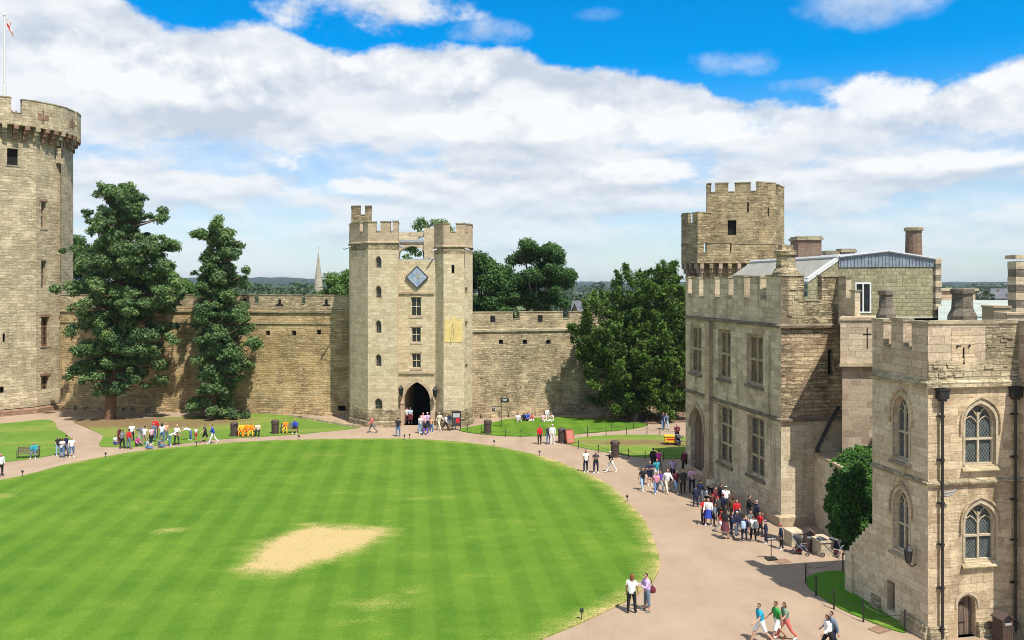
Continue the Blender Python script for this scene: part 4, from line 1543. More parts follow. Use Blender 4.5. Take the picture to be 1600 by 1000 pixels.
# broken parapet beside the attic
Ua = Vector((xy(1309, 51.4)[0], 51.4, 0))
mb = MB()
mb.fbox(Ua, -dF, -eF, 0, 0.9, -0.35, 0.0, UB, 15.1)
mb.fbox(Ua, -dF, -eF, -0.05, 0.95, -0.4, 0.06, 15.1, 15.22, 1)
mb.fbox(Ua, -dF, -eF, 0.9, 1.35, -0.35, 0.0, UB, 13.9)
mb.fbox(Ua, -dF, -eF, 1.35, 1.8, -0.35, 0.0, UB, 14.3)
mb.fbox(Ua, -dF, -eF, 1.3, 1.85, -0.4, 0.06, 14.3, 14.4, 1)
mb.build('parapet', [M['hall'], M['coping']], hall)
# brown buttress turret and the low block with its coping
TY = 47.9
ta, tb = xy(1313, TY), xy(1400, TY)
mb = MB()
kd = Vector((1.42, 3.1, 0))
mb.strip(xy(1316, TY + 0.25), tb + Vector((0, 0.25, 0)), xy(1316, TY + 0.25) + kd, tb + kd, 0, 10.1, 0)
mb.strip(ta, tb, ta + kd, tb + kd, 10.1, 12.65, 1)
mb.strip(ta + Vector((-0.08, -0.08, 0)), tb + Vector((0, -0.08, 0)), ta + kd + Vector((-0.08, 0, 0)), tb + kd, 12.65, 12.82, 2)
mb.strip(ta + Vector((-0.08, -0.1, 0)), tb + Vector((0, -0.1, 0)), ta + kd + Vector((-0.08, 0, 0)), tb + kd, 10.0, 10.2, 2, True)
sx0 = xy(1355, TY)
mb.box((sx0[0], TY - 0.003, 11.6), (0.06, 0.02, 1.2), 3)  # black bars in place of a shaded cross slit
mb.box((sx0[0], TY - 0.006, 11.85), (0.5, 0.02, 0.06), 3)
mb.build('buttress', [M['brown_ashlar'], M['near_par'], M['trim'], M['shade_fill']], hall)
mb = MB()
La, Lb = Vector((18.55, 51.25, 0)), Vector((18.6, 46.9, 0))
mb.strip(La, Lb, Vector((25, 51.25, 0)), Vector((25, 46.9, 0)), 0, 4.3, 0)
mb.strip(La + Vector((-0.1, 0, 0)), Lb + Vector((-0.1, -0.1, 0)), Vector((25, 51.2, 0)), Vector((25, 46.8, 0)), 4.3, 4.45, 1, True)
mb.build('lean_to', [M['near_side'], M['trim']], hall)
mb = MB()
pp = [(1309, 636), (1300, 650), (1275, 700)]
O, E, Nn, L = seg(C, BE)
w3 = [O + E * s_px(C, BE, p) + Nn * 0.14 + Z * zat(q, 51.1) for p, q in pp]
w3.append(Vector((w3[-1][0], w3[-1][1], 0.1)))
mb.tube(w3, 0.1, 6)
mb.build('downpipe', M['black_iron'], hall)

# ---------- near porch tower
NC = Vector((17.2, 34.4, 0))
NL = NC + dF * 3.78
NR = NC + eF * 4.26
NR2 = NR + Vector((0.3, -0.95, 0)) * 4.0
NP = [NL, NC, NR, NR2]
CO, MS = 10.55, 6.52
porch = thing('porch_tower', 'honey-coloured stone tower with traceried windows and drainpipes at lower right', 'castle building', (NC[0], NC[1], 0))
w1 = op_px(NC, NR, 1507.5, 630, 1555.5, 727, 0.8)
w2 = op_px(NC, NR, 1507.5, 786, 1555.5, 877, 0.8)
d1 = op_px(NC, NR, 1497, 931, 1524.5, 1000, 0.33, 0.0)
w3_ = op_px(NL, NC, 1396, 617, 1420.5, 718, 0.85)
w4_ = op_px(NL, NC, 1396, 763, 1420.5, 862, 0.85)
d2 = op_px(NL, NC, 1386, 908, 1398, 955, 0.0)
mb = MB()
wall(mb, NL, NC, 0, MS, [w4_, d2], 0.35, 1)
wall(mb, NL, NC, MS, CO, [w3_], 0.35, 1)
wall(mb, NC, NR, 0, MS, [w2, d1], 0.28, 0)
wall(mb, NC, NR, MS, CO, [w1], 0.28, 0)
wall(mb, NR, NR2, 0, CO, (), 0.3, 0)
bk = [NR2 + eF * 8, NL + eF * 12]
mb.poly([NL, bk[1], bk[1] + Z * 11.5, NL + Z * 11.5], 1)
mb.poly([NL + Z * 11.5, NC + Z * 11.5, NR + Z * 11.5, NR2 + Z * 11.5, bk[0] + Z * 11.5, bk[1] + Z * 11.5], 2)
mb.build('wall', [M['near'], M['near_side'], M['lead']], porch)
for o, tzp in ((w1, 686), (w2, 837)):
    window(porch, NC, NR, o, 0.24, M['trim_pale'], M['lattice'], 2, 2, 0.085, 'window', 0, [zat(tzp, 34.9)])
for o in (w3_, w4_):
    window(porch, NL, NC, o, 0.3, M['trim_pale'], M['lattice'], 2, 2, 0.09, 'window', 0, [o[2] + (o[3] - o[2]) * 0.42])
for (a, b, o, dp, mt) in ((NC, NR, d1, 0.25, M['oak']), (NL, NC, d2, 0.3, M['oak'])):
    O, E, Nn, L = seg(a, b)
    w = MB()
    w.poly([O + E * s_ + Nn * -dp + Z * z for s_, z in outline(o)])
    dd = w.build('door', mt, porch)
    w = MB()
    for zz in ((0.5, 1.3) if o is d1 else (0.4,)):
        w.fbox(O, E, Nn, o[0] + 0.05, o[0] + 0.5, -dp + 0.002, -dp + 0.02, o[2] + zz, o[2] + zz + 0.05)
    w.build('hinge', M['black_iron'], dd)
for (a, b, o, gp_) in ((NC, NR, w1, 0.07), (NC, NR, w2, 0.07), (NL, NC, w3_, 0.06), (NL, NC, w4_, 0.06)):
    mb = MB()
    hood(mb, a, b, o, 0.09, 0.07, gp_ + 0.1, 0, 0.5)
    hood(mb, a, b, o, 0.035, 0.1, 0.0, 1, o[3] - o[4] - o[2])
    mb.build('window_surround', [M['near'], M['trim_pale']], porch)
mb = MB()
hood(mb, NC, NR, d1, 0.05, 0.09, 0.06, 0, 0.2)
mb.build('door_surround', M['trim_pale'], porch)
for (a, b, o) in ((NC, NR, w1), (NC, NR, w2), (NL, NC, w3_), (NL, NC, w4_)):
    O, E, Nn, L = seg(a, b)
    P = lambda s_, z, n: O + E * s_ + Nn * n + Z * z
    mb = MB()
    x0, x1 = o[0] - 0.14, o[1] + 0.14
    z1, z0 = o[2] - 0.002, o[2] - 0.22
    mb.poly([P(x0, z1, -0.05), P(x1, z1, -0.05), P(x1 + 0.05, z0 + 0.04, 0.16), P(x0 - 0.05, z0 + 0.04, 0.16)])
    mb.poly([P(x0 - 0.05, z0 + 0.04, 0.16), P(x1 + 0.05, z0 + 0.04, 0.16), P(x1 + 0.05, z0, 0.15), P(x0 - 0.05, z0, 0.15)])
    mb.poly([P(x0 - 0.05, z0, 0.15), P(x1 + 0.05, z0, 0.15), P(x1, z0 - 0.04, -0.02), P(x0, z0 - 0.04, -0.02)])
    for xx, xo in ((x0, x0 - 0.05), (x1, x1 + 0.05)):
        mb.poly([P(xx, z1, -0.05), P(xo, z0 + 0.04, 0.16), P(xo, z0, 0.15), P(xx, z0 - 0.04, -0.02)])
    mb.build('window_sill', M['lichen'] if a is NC else M['trim'], porch)
mb = MB()
band(mb, NP, 0.16, CO - 0.1, CO + 0.22, 0, False, 0.12)
mb.build('cornice', M['near_rub'], porch)
mb = MB()
band(mb, NP, 0.12, MS - 0.12, MS + 0.1, 0, False, 0.12)
mb.build('string_course', M['near_rub'], porch)
mb = MB()
for (a, b, lo_s) in ((NL, NC, 0), (NC, NR, 0)):
    O, E, Nn, L = seg(a, b)
    s_ = 0.0
    while s_ < L - 0.15:
        w_ = min(random.uniform(0.55, 0.95), L - s_)
        if not ((b is NR and d1[0] - w_ - 0.02 < s_ < d1[1] + 0.02) or (b is NC and d2[0] - w_ < s_ < d2[1] and d2[2] < 0.6)):
            mb.fbox(O, E, Nn, s_ + 0.01, s_ + w_ - 0.015, -0.05, random.uniform(0.14, 0.2), -0.05, random.uniform(0.28, 0.36))
            mb.fbox(O, E, Nn, s_ + 0.02, s_ + w_ - 0.02, -0.05, random.uniform(0.08, 0.12), 0.3, random.uniform(0.55, 0.62))
        s_ += w_
mb.build('plinth', M['near_rub'], porch)
mb = MB()
parapet(mb, NP, CO + 0.2, 11.95, 13.08, {0: [gap_px(NL, NC, 1380.5, 1392.5), gap_px(NL, NC, 1411.5, 1424.5)]}, 0.45, 0.14, 0, 1)
mb.build('parapet', [M['near_par'], M['coping']], porch)
O, E, Nn, L = seg(NC, NR)
mb = MB()
mb.fbox(O, E, Nn, 0.0, L - 0.02, -0.03, 0.035, CO + 0.18, 11.55)
mb.fbox(O, E, Nn, 2.72, L - 0.02, -0.03, 0.03, 11.552, 12.98)
for k in range(26):
    s_ = random.uniform(0.05, 3.8)
    z_ = random.uniform(CO + 0.25, 11.4) if s_ < 2.6 else random.uniform(CO + 0.25, 12.8)
    mb.fbox(O, E, Nn, s_, s_ + random.uniform(0.2, 0.5), -0.03, random.uniform(0.045, 0.09), z_, z_ + random.uniform(0.06, 0.18))
mb.build('rubble_facing', M['near_rub'], porch)
mb = MB()
sc_ = s_px(NC, NR, 1505)
zc = zat(540, 34.9)
mb.fbox(O, E, Nn, sc_ - 0.55, sc_ + 0.55, -0.03, 0.012, zc - 0.45, zc + 0.62, 0)
mb.fbox(O, E, Nn, sc_ - 0.55, sc_ + 0.6, -0.03, 0.044, zc - 1.05, zc - 0.5, 0)
mb.fbox(O, E, Nn, sc_ - 0.022, sc_ + 0.022, -0.03, 0.05, zc - 0.7, zc - 0.06, 1)  # slit drawn as raised black pieces instead of a shaded hole
mb.fbox(O, E, Nn, sc_ - 0.34, sc_ - 0.1, -0.03, 0.02, zc - 0.03, zc + 0.02, 1)
for s_, z_, r_ in ((sc_ - 0.3, zc, 0.055), (sc_ + 0.26, zc, 0.06), (sc_, zc - 0.73, 0.05)):
    q = [O + E * (s_ + r_ * math.cos(R(45 * k))) + Nn * 0.052 + Z * (z_ + r_ * math.sin(R(45 * k))) for k in range(8)]
    mb.poly(q, 1)
mb.build('arrow_loop', [M['near'], M['shade_fill']], porch)
for px2 in (1468.5, 1582.5):
    s_ = s_px(NC, NR, px2)
    mb = MB()
    c = O + E * s_ + Nn * 0.16
    mb.lathe((c[0], c[1], 0), [(0.058, 0.1), (0.058, 9.9)], 8)
    for zz in (0.4, 2.1, 3.9, 5.6, 7.4, 9.2):
        mb.lathe((c[0], c[1], zz), [(0.058, 0), (0.08, 0.01), (0.08, 0.12), (0.058, 0.13)], 8)
        mb.fbox(O, E, Nn, s_ - 0.16, s_ + 0.16, -0.02, 0.1, zz + 0.03, zz + 0.09)
    dp = mb.build('downpipe', M['black_iron'], porch, smooth=True)
    mb = MB()
    mb.box((c[0], c[1], 10.16), (0.42, 0.3, 0.34), 0, math.atan2(E.y, E.x))
    mb.box((c[0], c[1], 10.37), (0.5, 0.36, 0.07), 0, math.atan2(E.y, E.x))
    mb.box((c[0], c[1], 9.95), (0.26, 0.22, 0.12), 0, math.atan2(E.y, E.x))
    mb.build('hopper', M['black_iron'], dp)
mb = MB()
c = O + E * s_px(NC, NR, 1472) + Nn * 0.1 + Z * zat(770, 34.5)
mb.tube([c, c + Nn * 0.25 + E * 0.25 + Z * 0.12, c + Nn * 0.3 + E * 0.35 + Z * 0.2], 0.05, 6)
mb.tube([c + Z * -0.12, c + Nn * 0.25 + E * 0.22 - Z * 0.02], 0.04, 6)
mb.build('floodlight', M['lead'], porch)
lantern(NC + dF * 0.75 + Z * zat(872, 34.9), -eF, 'black iron lantern on the shaded side of the porch tower', 0.95)
# sloping buttress wall behind the tower
mb = MB()
q0, q1 = NL, NL + dF * 1.75
tk = eF * 0.7
for w0, w1x in ((0, 1),):
    mb.poly([q1, q0, q0 + Z * 3.7, q1 + Z * 2.0])
    mb.poly([q1 + Z * 2.0, q0 + Z * 3.7, q0 + tk + Z * 3.7, q1 + tk + Z * 2.0])
    mb.poly([q1, q1 + Z * 2.0, q1 + tk + Z * 2.0, q1 + tk])
    mb.poly([q1 + tk, q0 + tk, q0 + tk + Z * 3.7, q1 + tk + Z * 2.0])
for k in range(7):
    t = k / 7
    c = q0.lerp(q1, t + 0.07)
    z_ = 3.7 - 1.7 * (t + 0.07)
    mb.fbox(c, -dF, -eF, -0.12, 0.12, -0.74, 0.04, z_ - 0.12, z_ + 0.1)
mb.fbox(q1, -dF, -eF, -0.25, 0.3, -0.5, 0.12, 0, 1.9)
mb.build('buttress', M['near_side'], porch)
# chimneys and lead roof behind the tower
def octstub(px0, px1, py0, py1, Y, parent):
    c = at((px0 + px1) / 2, py0, Y)
    r = (px1 - px0) / F * Y / 2
    z0, z1 = zat(py1, Y), zat(py0, Y)
    h_ = z1 - z0
    mb = MB()
    mb.lathe((c[0], c[1], 0), [(r * 1.35, z0 - 0.6), (r * 1.35, z0 + h_ * 0.12), (r * 1.0, z0 + h_ * 0.35), (r * 0.92, z1 - h_ * 0.2), (r * 1.1, z1 - h_ * 0.17), (r * 1.1, z1 - h_ * 0.04), (r * 0.9, z1)], 8, 0, R(22))
    return mb.build('chimney', M['dark_stone'], parent)


octstub(1374, 1395, 453, 497, 42.5, porch)
octstub(1488, 1519, 450, 500, 41.0, porch)
mb = MB()
c = at(1592, 440, 45)
for k in range(9):
    mb.box((c[0], c[1], 12.4 + k * 0.42), (0.75 if k % 2 else 0.78, 0.75 if k % 2 else 0.78, 0.415), k % 2)
mb.box((c[0], c[1], 16.2), (0.95, 0.95, 0.2), 0)
mb.build('chimney', [M['near_par'], M['dark_stone']], porch)
mb = MB()
mb.poly([at(1466, 503, 44), at(1640, 503, 44), at(1640, 469, 60), at(1466, 469, 60)])
mb.poly([at(1466, 503, 44), at(1466, 469, 60), Vector((at(1466, 469, 60)[0], 60, 10)), Vector((at(1466, 503, 44)[0], 44, 10))])
mb.build('roof', M['roof_green'], porch)
mb = MB()
for (x0_, x1_, y0_, Y_) in ((1553, 1580, 481, 39), (1574, 1640, 492, 37)):
    a_, b_ = at(x0_, y0_, Y_), at(x1_, y0_, Y_)
    mb.strip(Vector((a_[0], a_[1], 0)), Vector((b_[0], b_[1], 0)), Vector((a_[0], a_[1] + 1, 0)), Vector((b_[0], b_[1] + 1, 0)), 11.5, a_[2])
    mb.strip(Vector((a_[0] - 0.06, a_[1] - 0.06, 0)), Vector((b_[0], b_[1] - 0.06, 0)), Vector((a_[0] - 0.06, a_[1] + 1, 0)), Vector((b_[0], b_[1] + 1, 0)), a_[2], a_[2] + 0.1, 0, True)
mb.build('stepped_parapet', M['trim'], porch)

# ---------- the old keep tower behind the hall
keep = thing('keep_tower', 'weathered stone tower with corbelled gallery and broken battlements behind the hall', 'castle tower', (25, 96, 0))
K = [xy(1064.5, 98.8), xy(1066, 95.16), xy(1090, 92.56), xy(1206, 93.08), xy(1230, 96.2)]
Ki = offset(K, -0.75)
mb = MB()
walls(mb, Ki, 0, 17.3)
mb.poly([(p[0], p[1], 17.3) for p in Ki])
mb.build('wall', M['keep'], keep)
mb = MB()
parapet(mb, K, 17.11, 18.21, 19.32, {2: [gap_px(K[2], K[3], 1100, 1104), gap_px(K[2], K[3], 1140, 1143)]}, 0.5, 0.1, 0, 1)
kin = offset(K, -0.8)
for i in range(4):
    mb.poly([(K[i][0], K[i][1], 17.11), (K[i + 1][0], K[i + 1][1], 17.11), (kin[i + 1][0], kin[i + 1][1], 17.11), (kin[i][0], kin[i][1], 17.11)])
mb.build('parapet', [M['keep'], M['coping']], keep)
for i in range(4):
    O, E, Nn, L = seg(K[i], K[i + 1])
    n_ = max(1, int(L / 0.95))
    for k in range(n_):
        s_ = (k + 0.5) * L / n_
        mb = MB()
        mb.fbox(O, E, Nn, s_ - 0.2, s_ + 0.2, -0.85, -0.02, 16.52, 17.09)
        mb.fbox(O, E, Nn, s_ - 0.195, s_ + 0.195, -0.85, -0.25, 16.0, 16.52)
        mb.fbox(O, E, Nn, s_ - 0.19, s_ + 0.19, -0.85, -0.5, 15.29, 16.0)
        mb.build('corbel', M['keep'] if k % 2 else M['brown_ashlar'], keep)
U = [xy(1103.5, 98.8), xy(1105, 95.68), xy(1186, 94.25), xy(1212, 95.42), xy(1225.5, 98.8)]
mb = MB()
uo = [op_px(U[1], U[2], 1137, 344, 1150.5, 367), op_px(U[1], U[2], 1167.5, 316, 1170, 332)]
u2 = [op_px(U[2], U[3], 1199.5, 324, 1202, 338)]
walls(mb, U, 17.95, 24.19, {1: uo, 2: u2}, 0.4)
mb.poly([(p[0], p[1], 24.06) for p in U])
O, E, Nn, L = seg(U[1], U[2])
for o in uo:
    mb.poly([O + E * s_ + Nn * -0.38 + Z * z for s_, z in outline(o)], 1)
O, E, Nn, L = seg(U[2], U[3])
for o in u2:
    mb.poly([O + E * s_ + Nn * -0.38 + Z * z for s_, z in outline(o)], 1)
mb.build('turret', [M['keep'], M['shade_fill']], keep)
mb = MB()
parapet(mb, U, 24.19, 25.3, 26.27, {1: [gap_px(U[1], U[2], 1109, 1117.5), gap_px(U[1], U[2], 1138, 1148), gap_px(U[1], U[2], 1173, 1181.5)], 3: [(0.2, 1.0)], 0: [(0.6, 1.2)]}, 0.45, 0.12, 0, 1)
mb.build('turret_parapet', [M['keep'], M['coping']], keep)
mb = MB()
kk = [K[0], K[1], K[2], xy(1110, 92.95), xy(1110, 95.42)]
parapet(mb, kk, 19.34, 21.59, 22.76, {2: [(0.02, 0.02)], 1: [(1.1, 1.9)]}, 0.45, 0.1, 0, 1)
mb.build('bartizan', [M['keep'], M['coping']], keep)


# ------------------------------------------------------------------ foliage
def quads(name, centers, normals, sizes, aspect, tint, mat, parent, base, up=None):
    n = len(centers)
    nr = normals / np.maximum(1e-6, np.linalg.norm(normals, axis=1, keepdims=True))
    ref = rng.normal(size=(n, 3)) if up is None else up
    t = np.cross(nr, ref)
    t /= np.maximum(1e-6, np.linalg.norm(t, axis=1, keepdims=True))
    b = np.cross(nr, t)
    a = sizes[:, None] * t * 0.5
    c = sizes[:, None] * aspect * b * 0.5
    bend = nr * sizes[:, None] * 0.18
    v = np.empty((n, 4, 3))
    v[:, 0] = centers - a * 0.55 - c
    v[:, 1] = centers + a - c * 0.1 + bend
    v[:, 2] = centers + a * 0.35 + c
    v[:, 3] = centers - a + c * 0.15 + bend
    v -= np.array(base)
    me = bpy.data.meshes.new(name)
    me.vertices.add(n * 4)
    me.vertices.foreach_set('co', v.reshape(-1))
    me.loops.add(n * 4)
    me.loops.foreach_set('vertex_index', np.arange(n * 4, dtype=np.int32))
    me.polygons.add(n)
    me.polygons.foreach_set('loop_start', np.arange(0, n * 4, 4, dtype=np.int32))
    at_ = me.attributes.new('tint', 'FLOAT', 'POINT')
    at_.data.foreach_set('value', np.repeat(tint, 4).astype(np.float32))
    me.materials.append(mat)
    me.update()
    me.validate()
    o = bpy.data.objects.new(name, me)
    COL.objects.link(o)
    o.parent = parent
    if parent is None:
        o.location = base
    return o


class Cloud:
    def __init__(s):
        s.c, s.n, s.s, s.t = [], [], [], []

    def clump(s, c, r, n, size, tint, shell=0.45, jit=0.8, flat=0.0, upbias=0.25):
        d = rng.normal(size=(n, 3))
        d /= np.linalg.norm(d, axis=1, keepdims=True)
        f = (shell + (1 - shell) * rng.random(n)) * (0.85 + 0.3 * rng.random(n))
        p = np.array(c) + d * f[:, None] * np.array(r)
        nn = d + rng.normal(size=(n, 3)) * jit + np.array((0, 0, upbias))
        s.c.append(p)
        s.n.append(nn)
        s.s.append(size * (0.6 + 0.8 * rng.random(n)))
        s.t.append(np.clip(tint + rng.normal(size=n) * 0.17, 0, 1))

    def build(s, name, mat, parent, base, aspect=1.3):
        return quads(name, np.concatenate(s.c), np.concatenate(s.n), np.concatenate(s.s), aspect, np.concatenate(s.t), mat, parent, base)


def pine(px, py, prof, ztop, label, z_low, lean=0.0, seed=1, ngap=1.0):
    """Scots pine: bare red trunk, whorls of boughs ending in flattened needle pads. prof: (z, half width, centre shift)."""
    rs = np.random.default_rng(seed)
    b = pt(px, py)
    t = thing('pine_tree', label, 'tree', b, 0, 'trees inside the courtyard')
    zs = [p[0] for p in prof]
    prof = sorted(prof)
    zs, ws, cs = [np.array([p[i] for p in prof]) for i in (0, 1, 2)]
    hw = lambda z: float(np.interp(z, zs, ws))
    cx = lambda z: float(np.interp(z, zs, cs))
    trunk = MB()
    tr = [Vector((b[0] + cx(z) * min(1, z / 8) * 0.6, b[1], z)) for z in np.linspace(0, ztop - 0.6, 14)]
    trunk.tube(tr, [max(0.08, 0.62 * (1 - i / 14) ** 0.8) for i in range(14)], 9)
    cl = Cloud()
    z = z_low
    k = 0
    while z < ztop - 0.8:
        w = hw(z)
        nb = 6 if w > 3 else 5
        for q in range(nb):
            a = k * 2.399 + q * 2 * math.pi / nb + rs.uniform(-0.3, 0.3)
            ln = w * (rs.uniform(0.3, 0.75) if rs.random() < 0.45 else rs.uniform(0.75, 1.0))
            ln *= 0.84 if math.cos(a) < -0.2 else 1.0
            o = Vector((b[0] + cx(z) * 0.6, b[1], z))
            shift = (cx(z) * 0.4)
            rise = rs.uniform(-0.12, 0.40) * ln if z > ztop * 0.35 else rs.uniform(-0.35, 0.15) * ln
            e = o + Vector((math.cos(a) * ln + shift, math.sin(a) * ln * 0.85, rise))
            m_ = o.lerp(e, 0.5) + Vector((0, 0, -0.1 * ln + rs.uniform(-0.2, 0.3)))
            trunk.tube([o, m_, e], [0.13, 0.09, 0.03], 5)
            npad = max(2, int(ln / 1.5))
            for j in range(npad):
                f = (j + 0.75) / npad
                c = (o.lerp(m_, f * 2) if f < 0.5 else m_.lerp(e, f * 2 - 1)) + Vector(rs.normal(size=3)) * 0.55
                if f < 0.3 and rs.random() < 0.5:
                    continue
                r_ = rs.uniform(0.6, 1.12) * (0.72 + 0.06 * w)
                tint = rs.uniform(0.15, 0.8)
                n_ = int(250 * r_ * r_)
                for q3 in range(3):
                    c3 = c + Vector((rs.normal() * r_ * 0.55, rs.normal() * r_ * 0.55, 0.25 + rs.normal() * r_ * 0.25))
                    r3 = r_ * rs.uniform(0.5, 0.85)
                    cl.clump(c3, (r3 * 1.05, r3 * 1.05, r3 * 0.8), n_, 0.15, tint + rs.normal() * 0.12, 0.3, 0.9, 0, 0.55)
        z += rs.uniform(0.85, 1.25) * ngap
        k += 1
    for j in range(5):
        cl.clump((b[0] + cx(ztop) + rs.uniform(-0.8, 0.8), b[1] + rs.uniform(-0.8, 0.8), ztop - rs.uniform(0.2, 1.6)), (1.0, 1.0, 0.5), 420, 0.19, rs.uniform(0.3, 0.8), 0.3, 0.9, 0, 0.5)
    trunk.build('trunk', M['pine_bark'], t, smooth=True)
    cl.build('crown', M['pine'], t, b, 1.9)
    return t


zz = lambda y, Y=91.0: zat(y, Y)
pine(172, 655, [(zz(288), 0.9, 1.2), (zz(305), 2.9, 0.9), (zz(340), 4.1, 1.5), (zz(370), 5.0, 1.8), (zz(410), 5.9, 1.9), (zz(450), 6.5, 1.5), (zz(490), 7.0, 1.3), (zz(540), 6.6, 1.3), (zz(580), 5.6, 1.0), (zz(615), 4.4, 0.6)], 25.6,
     'large dark Scots pine with a red trunk close beside the round tower', 3.8, 0, 3, 0.92)
pine(332, 654, [(zz(352), 0.8, 1.0), (zz(370), 2.2, 0.8), (zz(400), 2.6, 1.0), (zz(440), 2.9, 0.6), (zz(480), 3.2, 0.6), (zz(520), 3.8, 0.8), (zz(550), 3.8, 1.0), (zz(585), 2.4, 0.6), (zz(612), 1.4, 0), (zz(634), 3.4, -0.1), (zz(642), 3.5, -0.1)], 21.0,
     'smaller slender Scots pine in front of the rubble curtain wall', 1.4, 0, 5, 0.95)


def broad(px, Y, zb, ellips, label, mat, n, size, seed, name='broadleaf_tree', group='trees beyond the walls', clr=(0.9, 1.7), dens=170):
    """Round-headed tree: trunk, limbs and a crown of many leaf clumps spread through ellipsoids (cx px, cy px, rx m, rz m)."""
    rs = np.random.default_rng(seed)
    b = Vector((*xy(px, Y)[:2], zb))
    t = thing(name, label, 'tree', b, 0, group)
    tk = MB()
    cl = Cloud()
    first = at(ellips[0][0], ellips[0][1], Y)
    tk.tube([b, b.lerp(first, 0.6), first], [0.45, 0.32, 0.12], 8)
    for (cx_, cy_, rx, rz) in ellips:
        c = at(cx_, cy_, Y)
        for k in range(6):
            d = Vector(rs.normal(size=3)).normalized()
            tk.tube([b.lerp(first, 0.55), c.lerp(first, 0.3), c + Vector((d.x * rx, d.y * rx, abs(d.z) * rz)) * 0.75], [0.16, 0.12, 0.03], 5)
        m_ = int(n * rx * rx * rz / (ellips[0][2] ** 2 * ellips[0][3]) ** 1.0) if len(ellips) > 1 else n
        for k in range(max(6, m_)):
            d = rs.normal(size=3)
            d /= np.linalg.norm(d)
            f = rs.uniform(0.35, 1.0) ** 0.6
            p = c + Vector((d[0] * rx * f, d[1] * rx * f, d[2] * rz * f))
            r_ = rs.uniform(*clr)
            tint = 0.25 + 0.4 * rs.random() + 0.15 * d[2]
            cl.clump(p, (r_, r_, r_ * 0.75), int(dens * 2.1 * r_ * r_), size * 0.66, tint, 0.4, 0.8, 0, 0.3)
    tk.build('trunk', M['bark'], t, smooth=True)
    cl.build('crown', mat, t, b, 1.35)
    return t


broad(838, 120, -0.2, [(838, 436, 5.0, 5.6), (800, 470, 3.2, 3.6), (868, 415, 2.6, 2.8), (815, 400, 2.6, 2.6)], 'big round dark green tree behind the wall right of the gatehouse', M['oak_leaf'], 46, 0.34, 11)
broad(752, 112, -0.2, [(752, 455, 3.0, 4.4), (745, 415, 1.6, 2.4)], 'narrow dark tree rising beside the right gatehouse tower', M['oak_leaf'], 34, 0.32, 12)
broad(672, 112, -0.2, [(673, 362, 2.6, 2.2), (655, 395, 2.6, 1.8), (690, 385, 2.0, 1.6)], 'pale airy tree top showing above the gatehouse bridge', M['light_leaf'], 13, 0.3, 13, clr=(0.6, 1.0), dens=110)
broad(534, 118, -0.2, [(540, 452, 2.6, 2.6), (524, 466, 1.8, 1.5)], 'light green tree peeping out left of the gatehouse', M['light_leaf'], 28, 0.32, 14)
broad(120, 118, -0.2, [(112, 420, 3.4, 4.6), (135, 455, 3.0, 3.0)], 'dark tree behind the large pine next to the round tower', M['oak_leaf'], 30, 0.34, 15)
broad(225, 130, -0.2, [(235, 445, 4.0, 2.6), (280, 452, 3.6, 2.0)], 'low bushy green tree behind the wall between the two pines', M['light_leaf'], 26, 0.34, 16)

# yew: a wide dark dome of feathery sprays down to the ground
rs = np.random.default_rng(21)
YW = 90.2
yb = Vector((*xy(990, YW)[:2], 0))
yew = thing('yew_tree', 'wide dark yew with feathery dome against the hall and curtain wall', 'tree', yb, 0, 'trees inside the courtyard')
cl = Cloud()
tk = MB()
tk.tube([yb, yb + Z * 3, yb + Z * 9], [0.7, 0.55, 0.15], 9)
lobes = [(985, 545, 5.2, 5.4), (1030, 520, 3.9, 6.0), (1040, 470, 2.5, 3.4), (995, 470, 3.4, 3.2), (945, 505, 3.0, 3.4), (1050, 590, 2.6, 3.6), (950, 580, 2.8, 3.2), (1010, 610, 3.4, 2.6), (920, 530, 1.6, 2.0), (1040, 440, 1.3, 1.7), (965, 625, 2.8, 2.2), (1030, 628, 3.2, 2.2), (1000, 560, 4.0, 5.0)]
for (lx, ly, rx, rz) in lobes:
    c = at(lx, ly, YW)
    nk = int(36 * rx * rz / 10)
    for k in range(nk):
        d = rs.normal(size=3)
        d /= np.linalg.norm(d)
        if d[1] > 0.75:
            continue
        f = rs.uniform(0.62, 1.02)
        p = c + Vector((d[0] * rx * f, d[1] * rx * 0.85 * f, d[2] * rz * f))
        if p.z < 0.7:
            continue
        r_ = rs.uniform(0.6, 1.15)
        out = np.array((d[0] + rs.normal() * 0.4, d[1] + rs.normal() * 0.3, 0.65 + 0.5 * d[2]))
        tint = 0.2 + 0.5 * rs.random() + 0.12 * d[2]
        # spray: leaves strewn along an outward-rising axis
        n_ = int(430 * r_ * r_)
        tt = rng.random(n_) ** 0.7
        ax = out / np.linalg.norm(out)
        sp = (1.15 - tt * 0.85)[:, None]
        pts_ = np.array(p) + ax * ((tt - 0.4) * 2.1 * r_)[:, None] + rng.normal(size=(n_, 3)) * 0.36 * r_ * sp
        cl.c.append(pts_)
        cl.n.append(ax * 0.4 + rng.normal(size=(n_, 3)) * 0.8 + np.array((0, 0, 0.35)))
        cl.s.append(0.14 * (0.6 + 0.8 * rng.random(n_)))
        cl.t.append(np.clip(tint + 0.15 * tt + rng.normal(size=n_) * 0.15, 0, 1))
    for k in range(4):
        d = Vector(rs.normal(size=3)).normalized()
        tk.tube([yb + Z * 3, c, c + Vector((d.x * rx, d.y * rx, d.z * rz)) * 0.8], [0.2, 0.12, 0.03], 5)
tk.build('trunk', M['bark'], yew, smooth=True)
cl.build('crown', M['yew'], yew, yb, 1.8)

